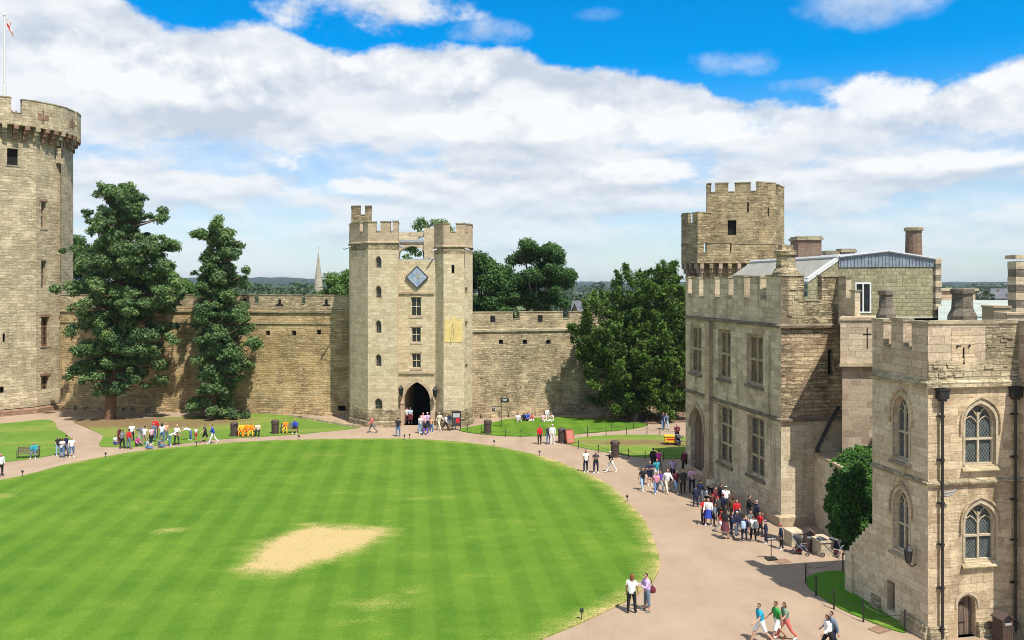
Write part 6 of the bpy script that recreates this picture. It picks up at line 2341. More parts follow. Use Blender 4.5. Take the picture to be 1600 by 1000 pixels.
GQ, GM, GL, GA, GP, GS, GF = ('school group queueing by the hall', 'visitors walking below the hall doorway', 'crowd gathered under the pines', 'visitors at the gatehouse arch', 'visitors strolling on the paths',
                              'people sitting on the far lawn', 'walkers in the foreground')
K_ = 0.07
PEOPLE = [
    # foreground
    (987, 958, 0, 'stand', 160, 1.70, 'white', 'short', 'black', 'trousers', 'auburn', 'person in white top and black trousers at the lawn edge, back turned', GF, 'long', None, 'black'),
    (1011, 955, 0, 'hold', -75, 1.68, 'lilac', 'long', 'slate', 'cropped', 'dark', 'person in lilac cardigan and cropped slate trousers facing the white top', GF, 'short', None, 'grey'),
    (1189, 1004, 0, 'walk', -82, 1.66, 'turquoise', 'short', 'white', 'shorts', 'brown', 'walker in turquoise shirt and white shorts at the bottom edge', GF, 'short', None, 'brown'),
    (1215, 1002, 0, 'stride', -85, 1.68, 'green', 'short', 'white', 'shorts', 'brown', 'walker in bright green shirt and white shorts at the bottom edge', GF, 'short', None, 'brown'),
    (1228, 999, 0, 'walk', -80, 1.58, 'sage', 'short', 'coral', 'trousers', 'brown', 'walker in sage top and coral trousers behind the green shirt', GF, 'long', None, 'white'),
    (1302, 1018, 0, 'stride', -85, 1.64, 'slate', 'long', 'navy', 'trousers', 'dark', 'walker in slate blue jacket beside the small corner lawn', GF, 'short', None, 'dark grey'),
    (1295, 1020, 0, 'walk', -80, 1.56, 'white', 'long', 'black', 'trousers', 'dark', 'shorter walker in white sleeves and black trousers arm in arm with slate jacket', GF, 'long', None, 'black'),
    # group below the doorway
    (1004, 766, 0, 'walk', 15, 1.68, 'black', 'short', 'pale denim', 'trousers', 'dark', 'person in black top and pale jeans leading the group near the lawn', GM, 'short', None, 'white'),
    (1015, 758, 0, 'fold', 10, 1.76, 'navy', 'short', 'navy', 'shorts', 'brown', 'person in navy shirt and navy shorts with folded arms in the group', GM, 'short', None, 'white'),
    (1025, 771, 0, 'walk', 5, 1.56, 'pink', 'short', 'denim', 'trousers', 'auburn', 'person in pink top and blue jeans walking in the group', GM, 'short', None, 'white'),
    (1032, 766, 0, 'stride', 0, 1.40, 'purple', 'short', 'pale denim', 'trousers', 'brown', 'child in purple top and pale jeans beside the pink top', GM, 'long', None, 'white'),
    (1042, 770, 0, 'walk', 20, 1.74, 'white', 'long', 'cream', 'trousers', 'dark', 'person in white blouse and cream trousers in the middle of the group', GM, 'long', None, 'cream'),
    (1051, 752, 0, 'stand', 10, 1.74, 'lilac', 'short', 'navy', 'trousers', 'dark', 'person in lilac shirt and navy jeans behind the cream trousers', GM, 'short', None, 'dark grey'),
    (1021, 735, 0, 'stand', 170, 1.74, 'black', 'long', 'black', 'trousers', 'dark', 'person all in black at the back of the walking group', GM, 'short', None, 'black'),
    (1029, 736, 0, 'walk', 160, 1.70, 'magenta', 'short', 'slate', 'cropped', 'brown', 'person in magenta top walking away at the back of the group', GM, 'short', None, 'white'),
    (1026, 752, 0, 'hips', 20, 1.64, 'teal', 'short', 'white', 'trousers', 'fair', 'person in teal top and white trousers in the group', GM, 'short', None, 'white'),
    (1056, 770, 0, 'walk', 30, 1.66, 'maroon', 'short', 'denim', 'cropped', 'brown', 'person in maroon top and cropped jeans at the shadow edge', GM, 'short', None, 'white'),
    (1067, 771, 0, 'relax', 10, 1.72, 'dark grey', 'long', 'black', 'trousers', 'brown', 'person in dark grey jacket and black trousers near the doorway', GM, 'short', None, 'dark grey'),
    (1081, 769, 0, 'fold', 0, 1.76, 'pale pink', 'long', 'navy', 'trousers', 'brown', 'person in pale pink shirt with folded arms outside the doorway', GM, 'short', None, 'dark grey'),
    (1070, 738, 0, 'stand', -20, 1.70, 'maroon', 'long', 'black', 'trousers', 'dark', 'person in maroon jacket in the shade by the far hall corner', GM, 'short', None, 'black'),
    (1087, 792, 0, 'stand', 150, 1.38, 'navy', 'long', 'navy', 'trousers', 'dark', 'child all in navy in the shade at the queue end', GQ, 'short', None, 'black'),
    (1094, 789, 0, 'relax', 130, 1.66, 'navy', 'long', 'slate', 'trousers', 'dark', 'person in navy coat and slate trousers at the queue end', GQ, 'short', None, 'black'),
    (1103, 787, 0, 'sit', 60, 1.4, 'pale blue', 'short', 'black', 'trousers', 'dark', 'child in pale blue shirt crouching against the hall wall', GQ, 'short', None, 'white'),
    (1110, 782, 0, 'hold', 10, 1.68, 'cream', 'long', 'black', 'trousers', 'fair', 'person in cream jacket leaning near the hall wall', GQ, 'short', None, 'black'),
    # school queue
    (1099, 818, 0, 'stand', 30, 1.55, 'red', 'short', 'navy', 'trousers', 'brown', 'child in red shirt and navy trousers at the outer left of the queue', GQ, 'short', None, 'black'),
    (1107, 821, 0, 'relax', -20, 1.66, 'white', 'long', 'royal blue', 'skirt', 'dark', 'person in white blouse and royal blue skirt in the queue', GQ, 'short', None, 'white'),
    (1121, 812, 0, 'stand', 20, 1.42, 'dark grey', 'long', 'black', 'trousers', 'dark', 'child in dark grey coat and red cap in the queue', GQ, 'short', 'red', 'black'),
    (1129, 808, 0, 'stand', 120, 1.44, 'navy', 'long', 'black', 'trousers', 'dark', 'child in navy coat and red cap in the queue', GQ, 'short', 'red', 'black'),
    (1134, 801, 0, 'relax', 160, 1.66, 'white', 'short', 'dark grey', 'trousers', 'dark', 'person in white shirt in the queue close to the wall', GQ, 'short', 'white', 'black'),
    (1125, 797, 0, 'stand', 90, 1.70, 'black', 'long', 'black', 'trousers', 'dark', 'person all in black close to the wall behind red caps', GQ, 'short', None, 'black'),
    (1125, 832, 0, 'walk', 70, 1.28, 'red', 'short', 'white', 'trousers', 'brown', 'small child in red top and white trousers in the queue', GQ, 'short', 'red', 'white'),
    (1133, 842, 0, 'hold', 150, 1.70, 'black', 'long', 'tartan', 'skirt', 'dark', 'adult in black jacket and dark tartan skirt minding the queue', GQ, 'long', None, 'black'),
    (1143, 838, 0, 'relax', 60, 1.40, 'navy', 'long', 'navy', 'trousers', 'brown', 'navy uniformed child beside the tartan skirt', GQ, 'short', None, 'black'),
    (1151, 836, 0, 'stand', 30, 1.36, 'navy', 'long', 'slate', 'trousers', 'fair', 'navy uniformed child with a white cap in the queue front row', GQ, 'short', 'white', 'black'),
    (1163, 846, 0, 'stand', 175, 1.46, 'navy', 'long', 'navy', 'trousers', 'dark', 'navy uniformed child with pale blue bag in the front row', GQ, 'short', None, 'white'),
    (1177, 846, 0, 'relax', 160, 1.44, 'white', 'short', 'black', 'trousers', 'brown', 'child in white shirt with grey backpack in the front row', GQ, 'short', None, 'white'),
    (1145, 816, 0, 'stand', 140, 1.62, 'brown', 'long', 'dark grey', 'trousers', 'brown', 'person in brown coat in the middle of the queue', GQ, 'long', None, 'black'),
    (1117, 800, 0, 'relax', 45, 1.60, 'maroon', 'long', 'black', 'trousers', 'dark', 'person in maroon coat and black trousers close to the wall', GQ, 'short', None, 'black'),
    (1151, 818, 0, 'stand', 0, 1.46, 'red', 'long', 'navy', 'skirt', 'dark', 'child in red jumper and navy skirt in the queue', GQ, 'long', None, 'black'),
    (1188, 838, 0, 'stand', -60, 1.38, 'red', 'short', 'dark grey', 'trousers', 'fair', 'fair haired child in red shirt in the queue', GQ, 'short', None, 'black'),
    (1170, 818, 0, 'hold', 70, 1.74, 'black', 'long', 'dark grey', 'trousers', 'dark', 'tall adult in black coat against the hall wall', GQ, 'short', None, 'black'),
    (1181, 824, 0, 'relax', 100, 1.62, 'navy', 'long', 'black', 'trousers', 'grey', 'grey haired adult in navy coat against the hall wall', GQ, 'short', None, 'black'),
    (1112, 808, 0, 'stand', 80, 1.40, 'maroon', 'long', 'navy', 'trousers', 'dark', 'child in maroon coat in the thick of the queue', GQ, 'short', 'red', 'black'),
    (1172, 834, 0, 'relax', 20, 1.34, 'grey', 'short', 'navy', 'shorts', 'brown', 'small child in grey shirt and navy shorts in the queue', GQ, 'short', None, 'black'),
    (1156, 830, 0, 'stand', -30, 1.38, 'dark grey', 'long', 'navy', 'skirt', 'brown', 'child in dark grey jumper and navy skirt in the queue', GQ, 'long', None, 'black'),
    (1116, 822, 0, 'stand', 60, 1.36, 'slate', 'long', 'black', 'trousers', 'dark', 'child in slate coat between red shirts in the queue', GQ, 'short', None, 'black'),
    (1197, 849, 0, 'relax', -110, 1.30, 'navy', 'long', 'navy', 'trousers', 'brown', 'child in navy coat and pink hat at the queue head', GQ, 'short', 'pink', 'white'),
    (1221, 858, 0, 'stand', -100, 1.36, 'navy', 'long', 'black', 'trousers', 'brown', 'child in navy coat and bright red hat by the hall corner', GQ, 'short', 'red', 'white'),
    # paths on the right
    (915, 738, 0, 'stand', 20, 1.76, 'white', 'short', 'navy', 'trousers', 'dark', 'person in white shirt and navy trousers by the lawn edge', GP, 'short', None, 'white'),
    (931, 739, 0, 'fold', -5, 1.70, 'dark grey', 'short', 'navy', 'trousers', 'brown', 'person in dark grey top with folded arms by the lawn edge', GP, 'short', None, 'white'),
    (955, 738, 0, 'walk', -60, 1.68, 'black', 'short', 'white', 'trousers', 'dark', 'person in black vest, white trousers and white hat by the bin', GP, 'short', 'white', 'white'),
    (843, 694, 0, 'relax', 20, 1.72, 'red', 'long', 'black', 'trousers', 'auburn', 'person in red jacket and black trousers on the path', GP, 'short', None, 'black'),
    (857, 693, 0, 'walk', 0, 1.74, 'dark grey', 'short', 'denim', 'trousers', 'brown', 'person in dark grey top and jeans beside white clothes', GP, 'short', None, 'dark grey'),
    (863, 694, 0, 'stand', 10, 1.80, 'white', 'long', 'white', 'trousers', 'white', 'person dressed all in white on the path by a bin', GP, 'short', 'white', 'white'),
    (1036, 671, 0, 'walk', 10, 1.78, 'navy', 'long', 'denim', 'trousers', 'brown', 'person in navy jacket and jeans on the path under the yew', GP, 'short', None, 'dark grey'),
    (1041, 671, 0, 'stride', 0, 1.70, 'slate', 'long', 'pale denim', 'trousers', 'dark', 'person in slate jacket and pale jeans under the yew', GP, 'short', None, 'dark grey'),
    (1058, 691, 0, 'hold', -10, 1.68, 'maroon', 'long', 'black', 'trousers', 'brown', 'person in maroon top pushing a pushchair beside the yellow cart', GP, 'short', None, 'black'),
    # sitting on the far lawn
    (809, 658, 0, 'ground', 20, 1.70, 'white', 'short', 'pale grey', 'trousers', 'dark', 'dark haired person in white sitting leftmost on the far lawn', GS, 'short', None, 'white'),
    (819, 657, 0, 'ground', -10, 1.72, 'navy', 'long', 'black', 'trousers', 'brown', 'person in navy jumper sitting on the far lawn', GS, 'short', None, 'black'),
    (824, 657, 0, 'ground', 30, 1.74, 'blue', 'long', 'navy', 'trousers', 'fair', 'fair haired person in blue sitting on the far lawn', GS, 'long', None, 'black'),
    (832, 658, 0, 'ground', -30, 1.62, 'coral', 'short', 'white', 'shorts', 'dark', 'person in coral top and white shorts sitting on the far lawn', GS, 'short', None, 'white'),
    (848, 658, 0, 'ground', 40, 1.66, 'pale pink', 'short', 'white', 'trousers', 'brown', 'person in pale pink top sitting on the far lawn', GS, 'short', None, 'white'),
    (855, 657, 0, 'relax', 10, 1.3, 'white', 'long', 'white', 'trousers', 'brown', 'child in white standing among the sitters on the far lawn', GS, 'short', None, 'white'),
    (863, 658, 0, 'ground', -40, 1.68, 'cream', 'short', 'white', 'trousers', 'fair', 'person in cream top sitting rightmost on the far lawn', GS, 'short', None, 'white'),
    # gatehouse
    (582, 676, 0, 'walk', -70, 1.72, 'coral', 'long', 'grey', 'trousers', 'brown', 'person in coral jacket and grey trousers left of the gatehouse', GA, 'short', None, 'dark grey'),
    (622, 682, 0, 'stand', 175, 1.80, 'black', 'short', 'denim', 'trousers', 'dark', 'person in black shirt and jeans before the archway, back turned', GA, 'short', None, 'white'),
    (656, 677, 0, 'hold', 60, 1.74, 'white', 'short', 'pale denim', 'trousers', 'brown', 'person in white shirt and pale jeans beside the wheelchair', GA, 'short', None, 'white'),
    (661, 673, 0, 'relax', 10, 1.80, 'pale pink', 'long', 'slate', 'trousers', 'grey', 'grey haired person in pale pink shirt behind the wheelchair', GA, 'short', None, 'dark grey'),
    (668, 672, 0, 'stand', 0, 1.76, 'lilac', 'short', 'navy', 'trousers', 'grey', 'person with a broad white hat behind the wheelchair', GA, 'short', 'white', 'dark grey'),
    (674, 677, 0, 'hips', -40, 1.60, 'peach', 'short', 'denim', 'trousers', 'fair', 'person in peach top and jeans right of the wheelchair', GA, 'short', None, 'white'),
    (686, 672, 0, 'walk', 50, 1.84, 'cream', 'long', 'cream', 'trousers', 'white', 'white haired person dressed in cream walking past the arch', GA, 'short', None, 'white'),
    (696, 673, 0, 'stride', 70, 1.66, 'white', 'short', 'black', 'trousers', 'brown', 'person in white top and black trousers near the information board', GA, 'short', None, 'black'),
    (701, 672, 0, 'stand', 30, 1.70, 'navy', 'short', 'slate', 'shorts', 'brown', 'person in navy shirt and slate shorts near the information board', GA, 'short', None, 'brown'),
    (709, 671, 0, 'relax', 160, 1.72, 'pale grey', 'short', 'pale grey', 'trousers', 'dark', 'person in pale grey reading the information board', GA, 'long', None, 'dark grey'),
    (636, 661, 0, 'walk', 0, 1.74, 'white', 'short', 'maroon', 'trousers', 'brown', 'person in white shirt and maroon trousers inside the archway', GA, 'short', None, 'dark grey'),
    (641, 662, 0, 'relax', 10, 1.70, 'pale blue', 'short', 'maroon', 'skirt', 'dark', 'person in pale blue shirt inside the archway', GA, 'long', None, 'dark grey'),
    # left side
    (1, 744, 0, 'stand', 60, 1.74, 'white', 'long', 'black', 'trousers', 'dark', 'person in white jumper and black trousers cut by the left edge', GP, 'short', None, 'black'),
    (91, 712, 0, 'hold', 40, 1.64, 'black', 'short', 'pale denim', 'trousers', 'dark', 'person in black top and pale jeans holding a camera', GP, 'long', None, 'white'),
    (97, 715, 0, 'hips', 160, 1.62, 'white', 'short', 'denim', 'trousers', 'brown', 'person in white top and blue jeans standing with back turned', GP, 'long', None, 'dark grey'),
    (103, 713, 0, 'relax', 150, 1.80, 'navy', 'short', 'slate', 'trousers', 'dark', 'tall person in navy shirt in the foursome near the bench', GP, 'short', None, 'black'),
    (112, 714, 0, 'relax', 30, 1.70, 'white', 'short', 'denim', 'cropped', 'brown', 'person in white shirt and cropped jeans at the foursome right', GP, 'short', None, 'white'),
    (180, 694, 0, 'ground', 70, 1.66, 'white', 'short', 'royal blue', 'shorts', 'dark', 'person in white top and royal blue shorts sitting leftmost', GL, 'short', None, 'white'),
    (186, 694, 0, 'stand', 90, 1.56, 'maroon', 'long', 'maroon', 'trousers', 'dark', 'person all in maroon at the crowd left end', GL, 'short', None, 'black'),
    (191, 701, 0, 'relax', 170, 1.66, 'grey', 'short', 'black', 'trousers', 'dark', 'person in grey shirt and black trousers with back turned', GL, 'short', None, 'black'),
    (201, 701, 0, 'stand', 150, 1.74, 'red', 'long', 'slate', 'trousers', 'dark', 'person in bright red jacket and slate trousers', GL, 'short', None, 'black'),
    (206, 690, 0, 'relax', 20, 1.70, 'white', 'short', 'navy', 'trousers', 'brown', 'person in white shirt behind the red jacket', GL, 'short', None, 'black'),
    (214, 696, 0, 'ground', 60, 1.60, 'magenta', 'short', 'dark grey', 'trousers', 'dark', 'person in magenta sitting next to the red jacket', GL, 'long', None, 'white'),
    (220, 692, 0, 'hips', 30, 1.66, 'grey', 'long', 'pale grey', 'trousers', 'dark', 'person in grey jacket and pale grey trousers in the crowd', GL, 'short', None, 'black'),
    (226, 695, 0, 'stand', 160, 1.70, 'white', 'short', 'khaki', 'cropped', 'dark', 'person in white shirt and cropped khaki trousers in the crowd', GL, 'short', None, 'white'),
    (229, 701, 0, 'ground', 110, 1.66, 'pale denim', 'short', 'denim', 'trousers', 'brown', 'person in pale denim shirt sitting in front of the crowd', GL, 'short', None, 'white'),
    (236, 694, 0, 'relax', 60, 1.60, 'pale pink', 'short', 'navy', 'trousers', 'dark', 'person in pale pink top and navy trousers in the crowd', GL, 'long', None, 'white'),
    (240, 690, 0, 'stand', 20, 1.74, 'slate', 'short', 'denim', 'trousers', 'dark', 'dark haired person in slate shirt in the crowd', GL, 'short', None, 'black'),
    (243, 684, 0, 'stand', 0, 1.85, 'red', 'long', 'dark grey', 'trousers', 'brown', 'tall person in hooded red coat behind the crowd', GL, 'short', 'red', 'black'),
    (249, 698, 0, 'ground', 90, 1.68, 'slate', 'short', 'denim', 'trousers', 'dark', 'person in slate top and jeans sitting mid crowd', GL, 'short', None, 'white'),
    (253, 691, 0, 'relax', 170, 1.72, 'white', 'short', 'denim', 'trousers', 'dark', 'person in white shirt and jeans mid crowd, back turned', GL, 'long', None, 'white'),
    (259, 688, 0, 'stand', 30, 1.66, 'peach', 'short', 'slate', 'trousers', 'fair', 'fair haired person in peach top at the back of the crowd', GL, 'short', None, 'white'),
    (265, 696, 0, 'bend', 100, 1.62, 'white', 'short', 'denim', 'trousers', 'dark', 'person in white shirt leaning over at the crowd right', GL, 'short', None, 'white'),
    (276, 694, 0, 'relax', 170, 1.74, 'white', 'long', 'dark grey', 'trousers', 'fair', 'person in long white jacket standing apart at the crowd right', GL, 'short', 'cream', 'black'),
    (298, 688, 0, 'bend', -70, 1.70, 'white', 'short', 'denim', 'trousers', 'grey', 'adult in white shirt bending down to a child', GL, 'short', None, 'white'),
    (306, 688, 0, 'stand', 70, 1.25, 'white', 'short', 'red', 'shorts', 'brown', 'small child in white shirt and red shorts', GL, 'short', None, 'red'),
    (321, 691, 0, 'walk', -60, 1.76, 'dark grey', 'short', 'black', 'shorts', 'dark', 'walker in dark grey shirt and black shorts left of a bin', GL, 'short', None, 'dark grey'),
    (333, 693, 0, 'stride', -75, 1.78, 'royal blue', 'long', 'white', 'trousers', 'dark', 'walker in royal blue jacket and white trousers left of a bin', GL, 'short', None, 'white'),
]
for (px, py, z, pose, rot, h_, top, slv, legs, lk, hair, lab, grp, hl, hat, shoe) in PEOPLE:
    g_ = 0.14 if pose == 'ground' else 0.0
    z0 = 0.055 if lab.find('sitting') >= 0 or 'on the far lawn' in lab or 'crowd' in lab else 0.0
    person(pt(px, py, z0) + Vector((0, 0, z0)) * 0, pose, rot, h_, top, slv, legs, lk, hair, lab, grp, hl, hat, shoe)
# on the round tower roof
for (a_, r_, top, lab) in ((9.2, 7.2, 'maroon', 'person in maroon looking out of the round tower battlements'), (12.5, 7.2, 'navy', 'person in navy beside the maroon one on the round tower'), (37.8, 7.3, 'red', 'person in bright red behind the round tower parapet')):
    q = tp(r_, a_)
    person(Vector((q[0], q[1], 32.72 if top != 'red' else 33.35)), 'stand', 30, 1.72, top, 'long', 'black', 'trousers', 'dark', lab, 'visitors on the round tower')

# ------------------------------------------------------------------ street furniture
def litter_bin(loc, label):
    t = thing('litter_bin', label, 'bin', loc, 0, 'brown litter bins')
    mb = MB()
    mb.lathe((0, 0, 0), [(0.36, 0.0), (0.36, 0.06), (0.34, 0.08), (0.34, 1.0)], 14)
    for k in range(14):
        a = 2 * math.pi * k / 14
        mb.box((0.345 * math.cos(a), 0.345 * math.sin(a), 0.5), (0.02, 0.03, 0.86), 0, a)
    mb.build('body', M['bin'], t, local=True)
    mb = MB()
    mb.lathe((0, 0, 0), [(0.37, 1.001), (0.38, 1.06), (0.36, 1.30), (0.30, 1.38), (0.12, 1.42)], 14)
    mb.build('lid', M['bin'], t, local=True)
    mb = MB()
    for a in (-50, 130):
        c = Vector((math.cos(R(a)), math.sin(R(a)), 0))
        s_ = Vector((-c.y, c.x, 0))
        mb.poly([c * 0.386 - s_ * 0.16 + Z * 1.09, c * 0.386 + s_ * 0.16 + Z * 1.09, c * 0.372 + s_ * 0.15 + Z * 1.27, c * 0.372 - s_ * 0.15 + Z * 1.27])
    mb.build('opening', M['shade_fill'], t, local=True)
    return t


b0 = litter_bin(pt(366, 682), 'brown litter bin left of the orange group bench')
for px, py, lab in ((430, 678, 'brown litter bin between the two benches with orange clothing'), (762, 678, 'brown litter bin at the left corner of the far lawn'), (878, 692, 'brown litter bin beside the A-board'),
                    (961, 714, 'brown litter bin on the edge of the middle lawn'), (993, 660, 'low brown bin in the flower bed under the yew')):
    dup(b0, pt(px, py), R(px), lab, 'brown litter bins', 0.8 if py == 660 else None)


def gable_bin(loc, rz, label):
    t = thing('litter_bin', label, 'bin', loc, rz, 'gabled litter bins')
    mb = MB()
    mb.box((0, 0, 0.5), (0.52, 0.52, 1.0))
    for k in range(5):
        mb.box((-0.208 + k * 0.104, -0.268, 0.42), (0.085, 0.02, 0.8))
    for s_ in (-1, 1):
        mb.poly([(-0.26, s_ * 0.26, 1.0), (0.26, s_ * 0.26, 1.0), (0, s_ * 0.26, 1.17)])
    mb.build('body', M['bin'], t, local=True)
    mb = MB()
    for s_ in (-1, 1):
        mb.poly([(s_ * 0.31, -0.31, 0.985), (s_ * 0.31, 0.31, 0.985), (0, 0.31, 1.2), (0, -0.31, 1.2)])
        mb.poly([(s_ * 0.31, -0.31, 0.95), (s_ * 0.31, 0.31, 0.95), (0, 0.31, 1.165), (0, -0.31, 1.165)])
        mb.poly([(s_ * 0.31, -0.31, 0.985), (0, -0.31, 1.2), (0, -0.31, 1.165), (s_ * 0.31, -0.31, 0.95)])
        mb.poly([(s_ * 0.31, -0.31, 0.95), (s_ * 0.31, 0.31, 0.95), (s_ * 0.31, 0.31, 0.985), (s_ * 0.31, -0.31, 0.985)])
        for k in range(7):
            mb.tube([(s_ * 0.31, -0.27 + k * 0.09, 0.995), (0, -0.27 + k * 0.09, 1.21)], 0.012, 4)
    mb.build('lid', M['bin'], t, local=True)
    mb = MB()
    mb.poly([(-0.15, -0.275, 0.87), (0.15, -0.275, 0.87), (0.15, -0.275, 0.98), (0, -0.275, 1.07), (-0.15, -0.275, 0.98)])
    mb.build('opening', M['shade_fill'], t, local=True)
    mb = MB()
    mb.box((0, -0.285, 0.80), (0.3, 0.02, 0.09))
    mb.build('plate', M['lead'], t, local=True)
    return t


pb_ = NC + eF * s_px(NC, NR, 1549) - dF * 0.62
g0 = gable_bin(Vector((pb_[0], pb_[1], 0)), R(14), 'brown gabled bin beside the porch tower oak door')
dup(g0, pt(1264, 860), R(-8), 'brown gabled bin between stone blocks at the hall corner')


def stone_block(loc, rz, d_, label):
    t = thing('stone_block', label, 'stone block', loc, rz, 'stone blocks at the hall corner')
    mb = MB()
    mb.box((0, 0, d_[2] / 2 - 0.05), (d_[0], d_[1], d_[2] - 0.1))
    mb.build('block', M['near_side'], t, local=True)
    mb = MB()
    mb.box((0, 0, d_[2] - 0.055), (d_[0] + 0.1, d_[1] + 0.1, 0.11))
    mb.build('slab', M['near_side'], t, local=True)


stone_block(pt(1240, 851), R(10), (0.7, 0.9, 0.85), 'pale stone block against the sunlit hall corner')
stone_block(pt(1284, 865), R(10), (0.75, 1.1, 0.88), 'larger pale stone block beside the ivy and pushchairs')


def bench(loc, rz, label):
    t = thing('park_bench', label, 'bench', loc, rz, 'slatted park benches')
    for s_ in (-0.8, 0.8):
        mb = MB()
        mb.tube([(s_, 0.28, 0), (s_, 0.24, 0.45), (s_, 0.36, 0.92)], 0.028, 5)
        mb.tube([(s_, -0.22, 0), (s_, -0.22, 0.62), (s_, 0.26, 0.64)], 0.028, 5)
        mb.tube([(s_, -0.22, 0.42), (s_, 0.24, 0.42)], 0.025, 5)
        mb.build('frame', M['dark_metal'], t, local=True)
    mb = MB()
    for k in range(5):
        mb.box((0, -0.2 + k * 0.1, 0.45), (1.7, 0.08, 0.03))
    mb.build('seat', M['oak'], t, local=True)
    mb = MB()
    for k in range(4):
        mb.box((0, 0.27 + k * 0.03, 0.56 + k * 0.11), (1.7, 0.03, 0.08))
    mb.build('backrest', M['oak'], t, local=True)
    return t


bl_ = pt(44, 716)
be0 = bench(bl_, R(18), 'dark slatted bench with one white haired sitter at left')
bp2, bp3 = pt(387, 682), pt(452, 677)
dup(be0, bp2, R(8), 'slatted bench filled by people in orange between two bins')
dup(be0, bp3, R(6), 'slatted bench with one orange and one blue sitter')


def sitter(bp, rz, off, *a, **k):
    E = Vector((math.cos(R(rz)), math.sin(R(rz)), 0))
    p_ = bp + E * off + Vector((-E.y, E.x, 0)) * 0.05
    person(Vector((p_[0], p_[1], 0)), 'sit', rz, *a, **k)


sitter(bl_, 18, 0.45, 1.66, 'teal', 'long', 'slate', 'trousers', 'white', 'white haired person in teal jacket sitting on the left bench', shoe='white')
sitter(bp2, 8, -0.6, 1.72, 'yellow', 'long', 'orange', 'trousers', 'brown', 'person in yellow and orange on the left end of the middle bench', 'people on benches')
sitter(bp2, 8, -0.1, 1.74, 'orange', 'long', 'orange', 'trousers', 'dark', 'dark haired person all in orange mid bench', 'people on benches')
sitter(bp2, 8, 0.35, 1.70, 'orange', 'long', 'yellow', 'trousers', 'auburn', 'person in orange top with yellow trousers mid bench', 'people on benches')
sitter(bp2, 8, 0.95, 1.66, 'cream', 'short', 'black', 'trousers', 'fair', 'person in cream top and black trousers at the bench right end', 'people on benches')
sitter(bp3, 6, -0.35, 1.70, 'orange', 'short', 'yellow', 'trousers', 'fair', 'person in orange shirt and yellow trousers on the right bench', 'people on benches')
sitter(bp3, 6, 0.55, 1.74, 'royal blue', 'long', 'black', 'shorts', 'white', 'white haired person in royal blue jacket on the right bench', 'people on benches', shoe='white')


def pushchair(loc, rz, label):
    t = thing('pushchair', label, 'pushchair', loc, rz, 'parked pushchairs')
    mb = MB()
    for s_ in (-0.23, 0.23):
        mb.tube([(s_, 0.42, 0.98), (s_, 0.1, 0.55), (s_, -0.4, 0.12)], 0.016, 5)
        mb.tube([(s_, 0.35, 0.1), (s_, 0.0, 0.52), (s_, -0.28, 0.55)], 0.016, 5)
    mb.tube([(-0.23, 0.42, 0.98), (0.23, 0.42, 0.98)], 0.022, 5)
    mb.tube([(-0.23, 0.35, 0.1), (0.23, 0.35, 0.1)], 0.014, 5)
    mb.build('frame', M['lead'], t, local=True)
    mb = MB()
    mb.box((0, -0.08, 0.42), (0.4, 0.36, 0.05))
    mb.poly([(-0.2, 0.1, 0.44), (0.2, 0.1, 0.44), (0.2, 0.3, 0.88), (-0.2, 0.3, 0.88)])
    mb.poly([(-0.2, 0.13, 0.44), (0.2, 0.13, 0.44), (0.2, 0.33, 0.88), (-0.2, 0.33, 0.88)])
    mb.build('seat', cloth('cloth', 'navy'), t, local=True)
    mb = MB()
    arc = [(0.3 - 0.42 * math.sin(a), 0.72 + 0.28 * math.cos(a)) for a in np.linspace(-0.4, 1.3, 6)]
    for (y0, z0), (y1, z1) in zip(arc, arc[1:]):
        mb.poly([(-0.22, y0, z0), (0.22, y0, z0), (0.22, y1, z1), (-0.22, y1, z1)])
    for s_ in (-0.22, 0.22):
        mb.poly([(s_, y, z) for y, z in arc] + [(s_, 0.25, 0.7)])
    mb.build('canopy', cloth('cloth', 'dark grey'), t, local=True)
    for (x, y, r) in ((-0.24, 0.35, 0.12), (0.24, 0.35, 0.12), (-0.2, -0.38, 0.09), (0.2, -0.38, 0.09)):
        mb = MB()
        ring = [Vector((x, y + r * math.cos(a), r + 0.01 + r * math.sin(a) * 0.98)) for a in np.linspace(0, 2 * math.pi, 13)]
        mb.tube(ring, 0.022, 5, cap=False)
        for q in range(0, 12, 3):
            mb.tube([Vector((x, y, r + 0.01)), ring[q]], 0.008, 4)
        mb.build('wheel', M['black_iron'], t, local=True)
    mb = MB()
    mb.box((0, 0.12, 0.2), (0.36, 0.34, 0.12))
    mb.build('basket', cloth('cloth', 'maroon'), t, local=True)
    return t


pc0 = pushchair(pt(1251, 866), R(60), 'pushchair with pinkish basket before the gabled bin')
dup(pc0, pt(1291, 868), R(100), 'pushchair parked against the larger pale stone block', 'parked pushchairs')
dup(pc0, pt(1308, 868), R(130), 'pushchair parked closest to the ivy', 'parked pushchairs')
dup(pc0, pt(1061, 697), R(20), 'pushchair beside the yellow cart by the hall corner', 'parked pushchairs')

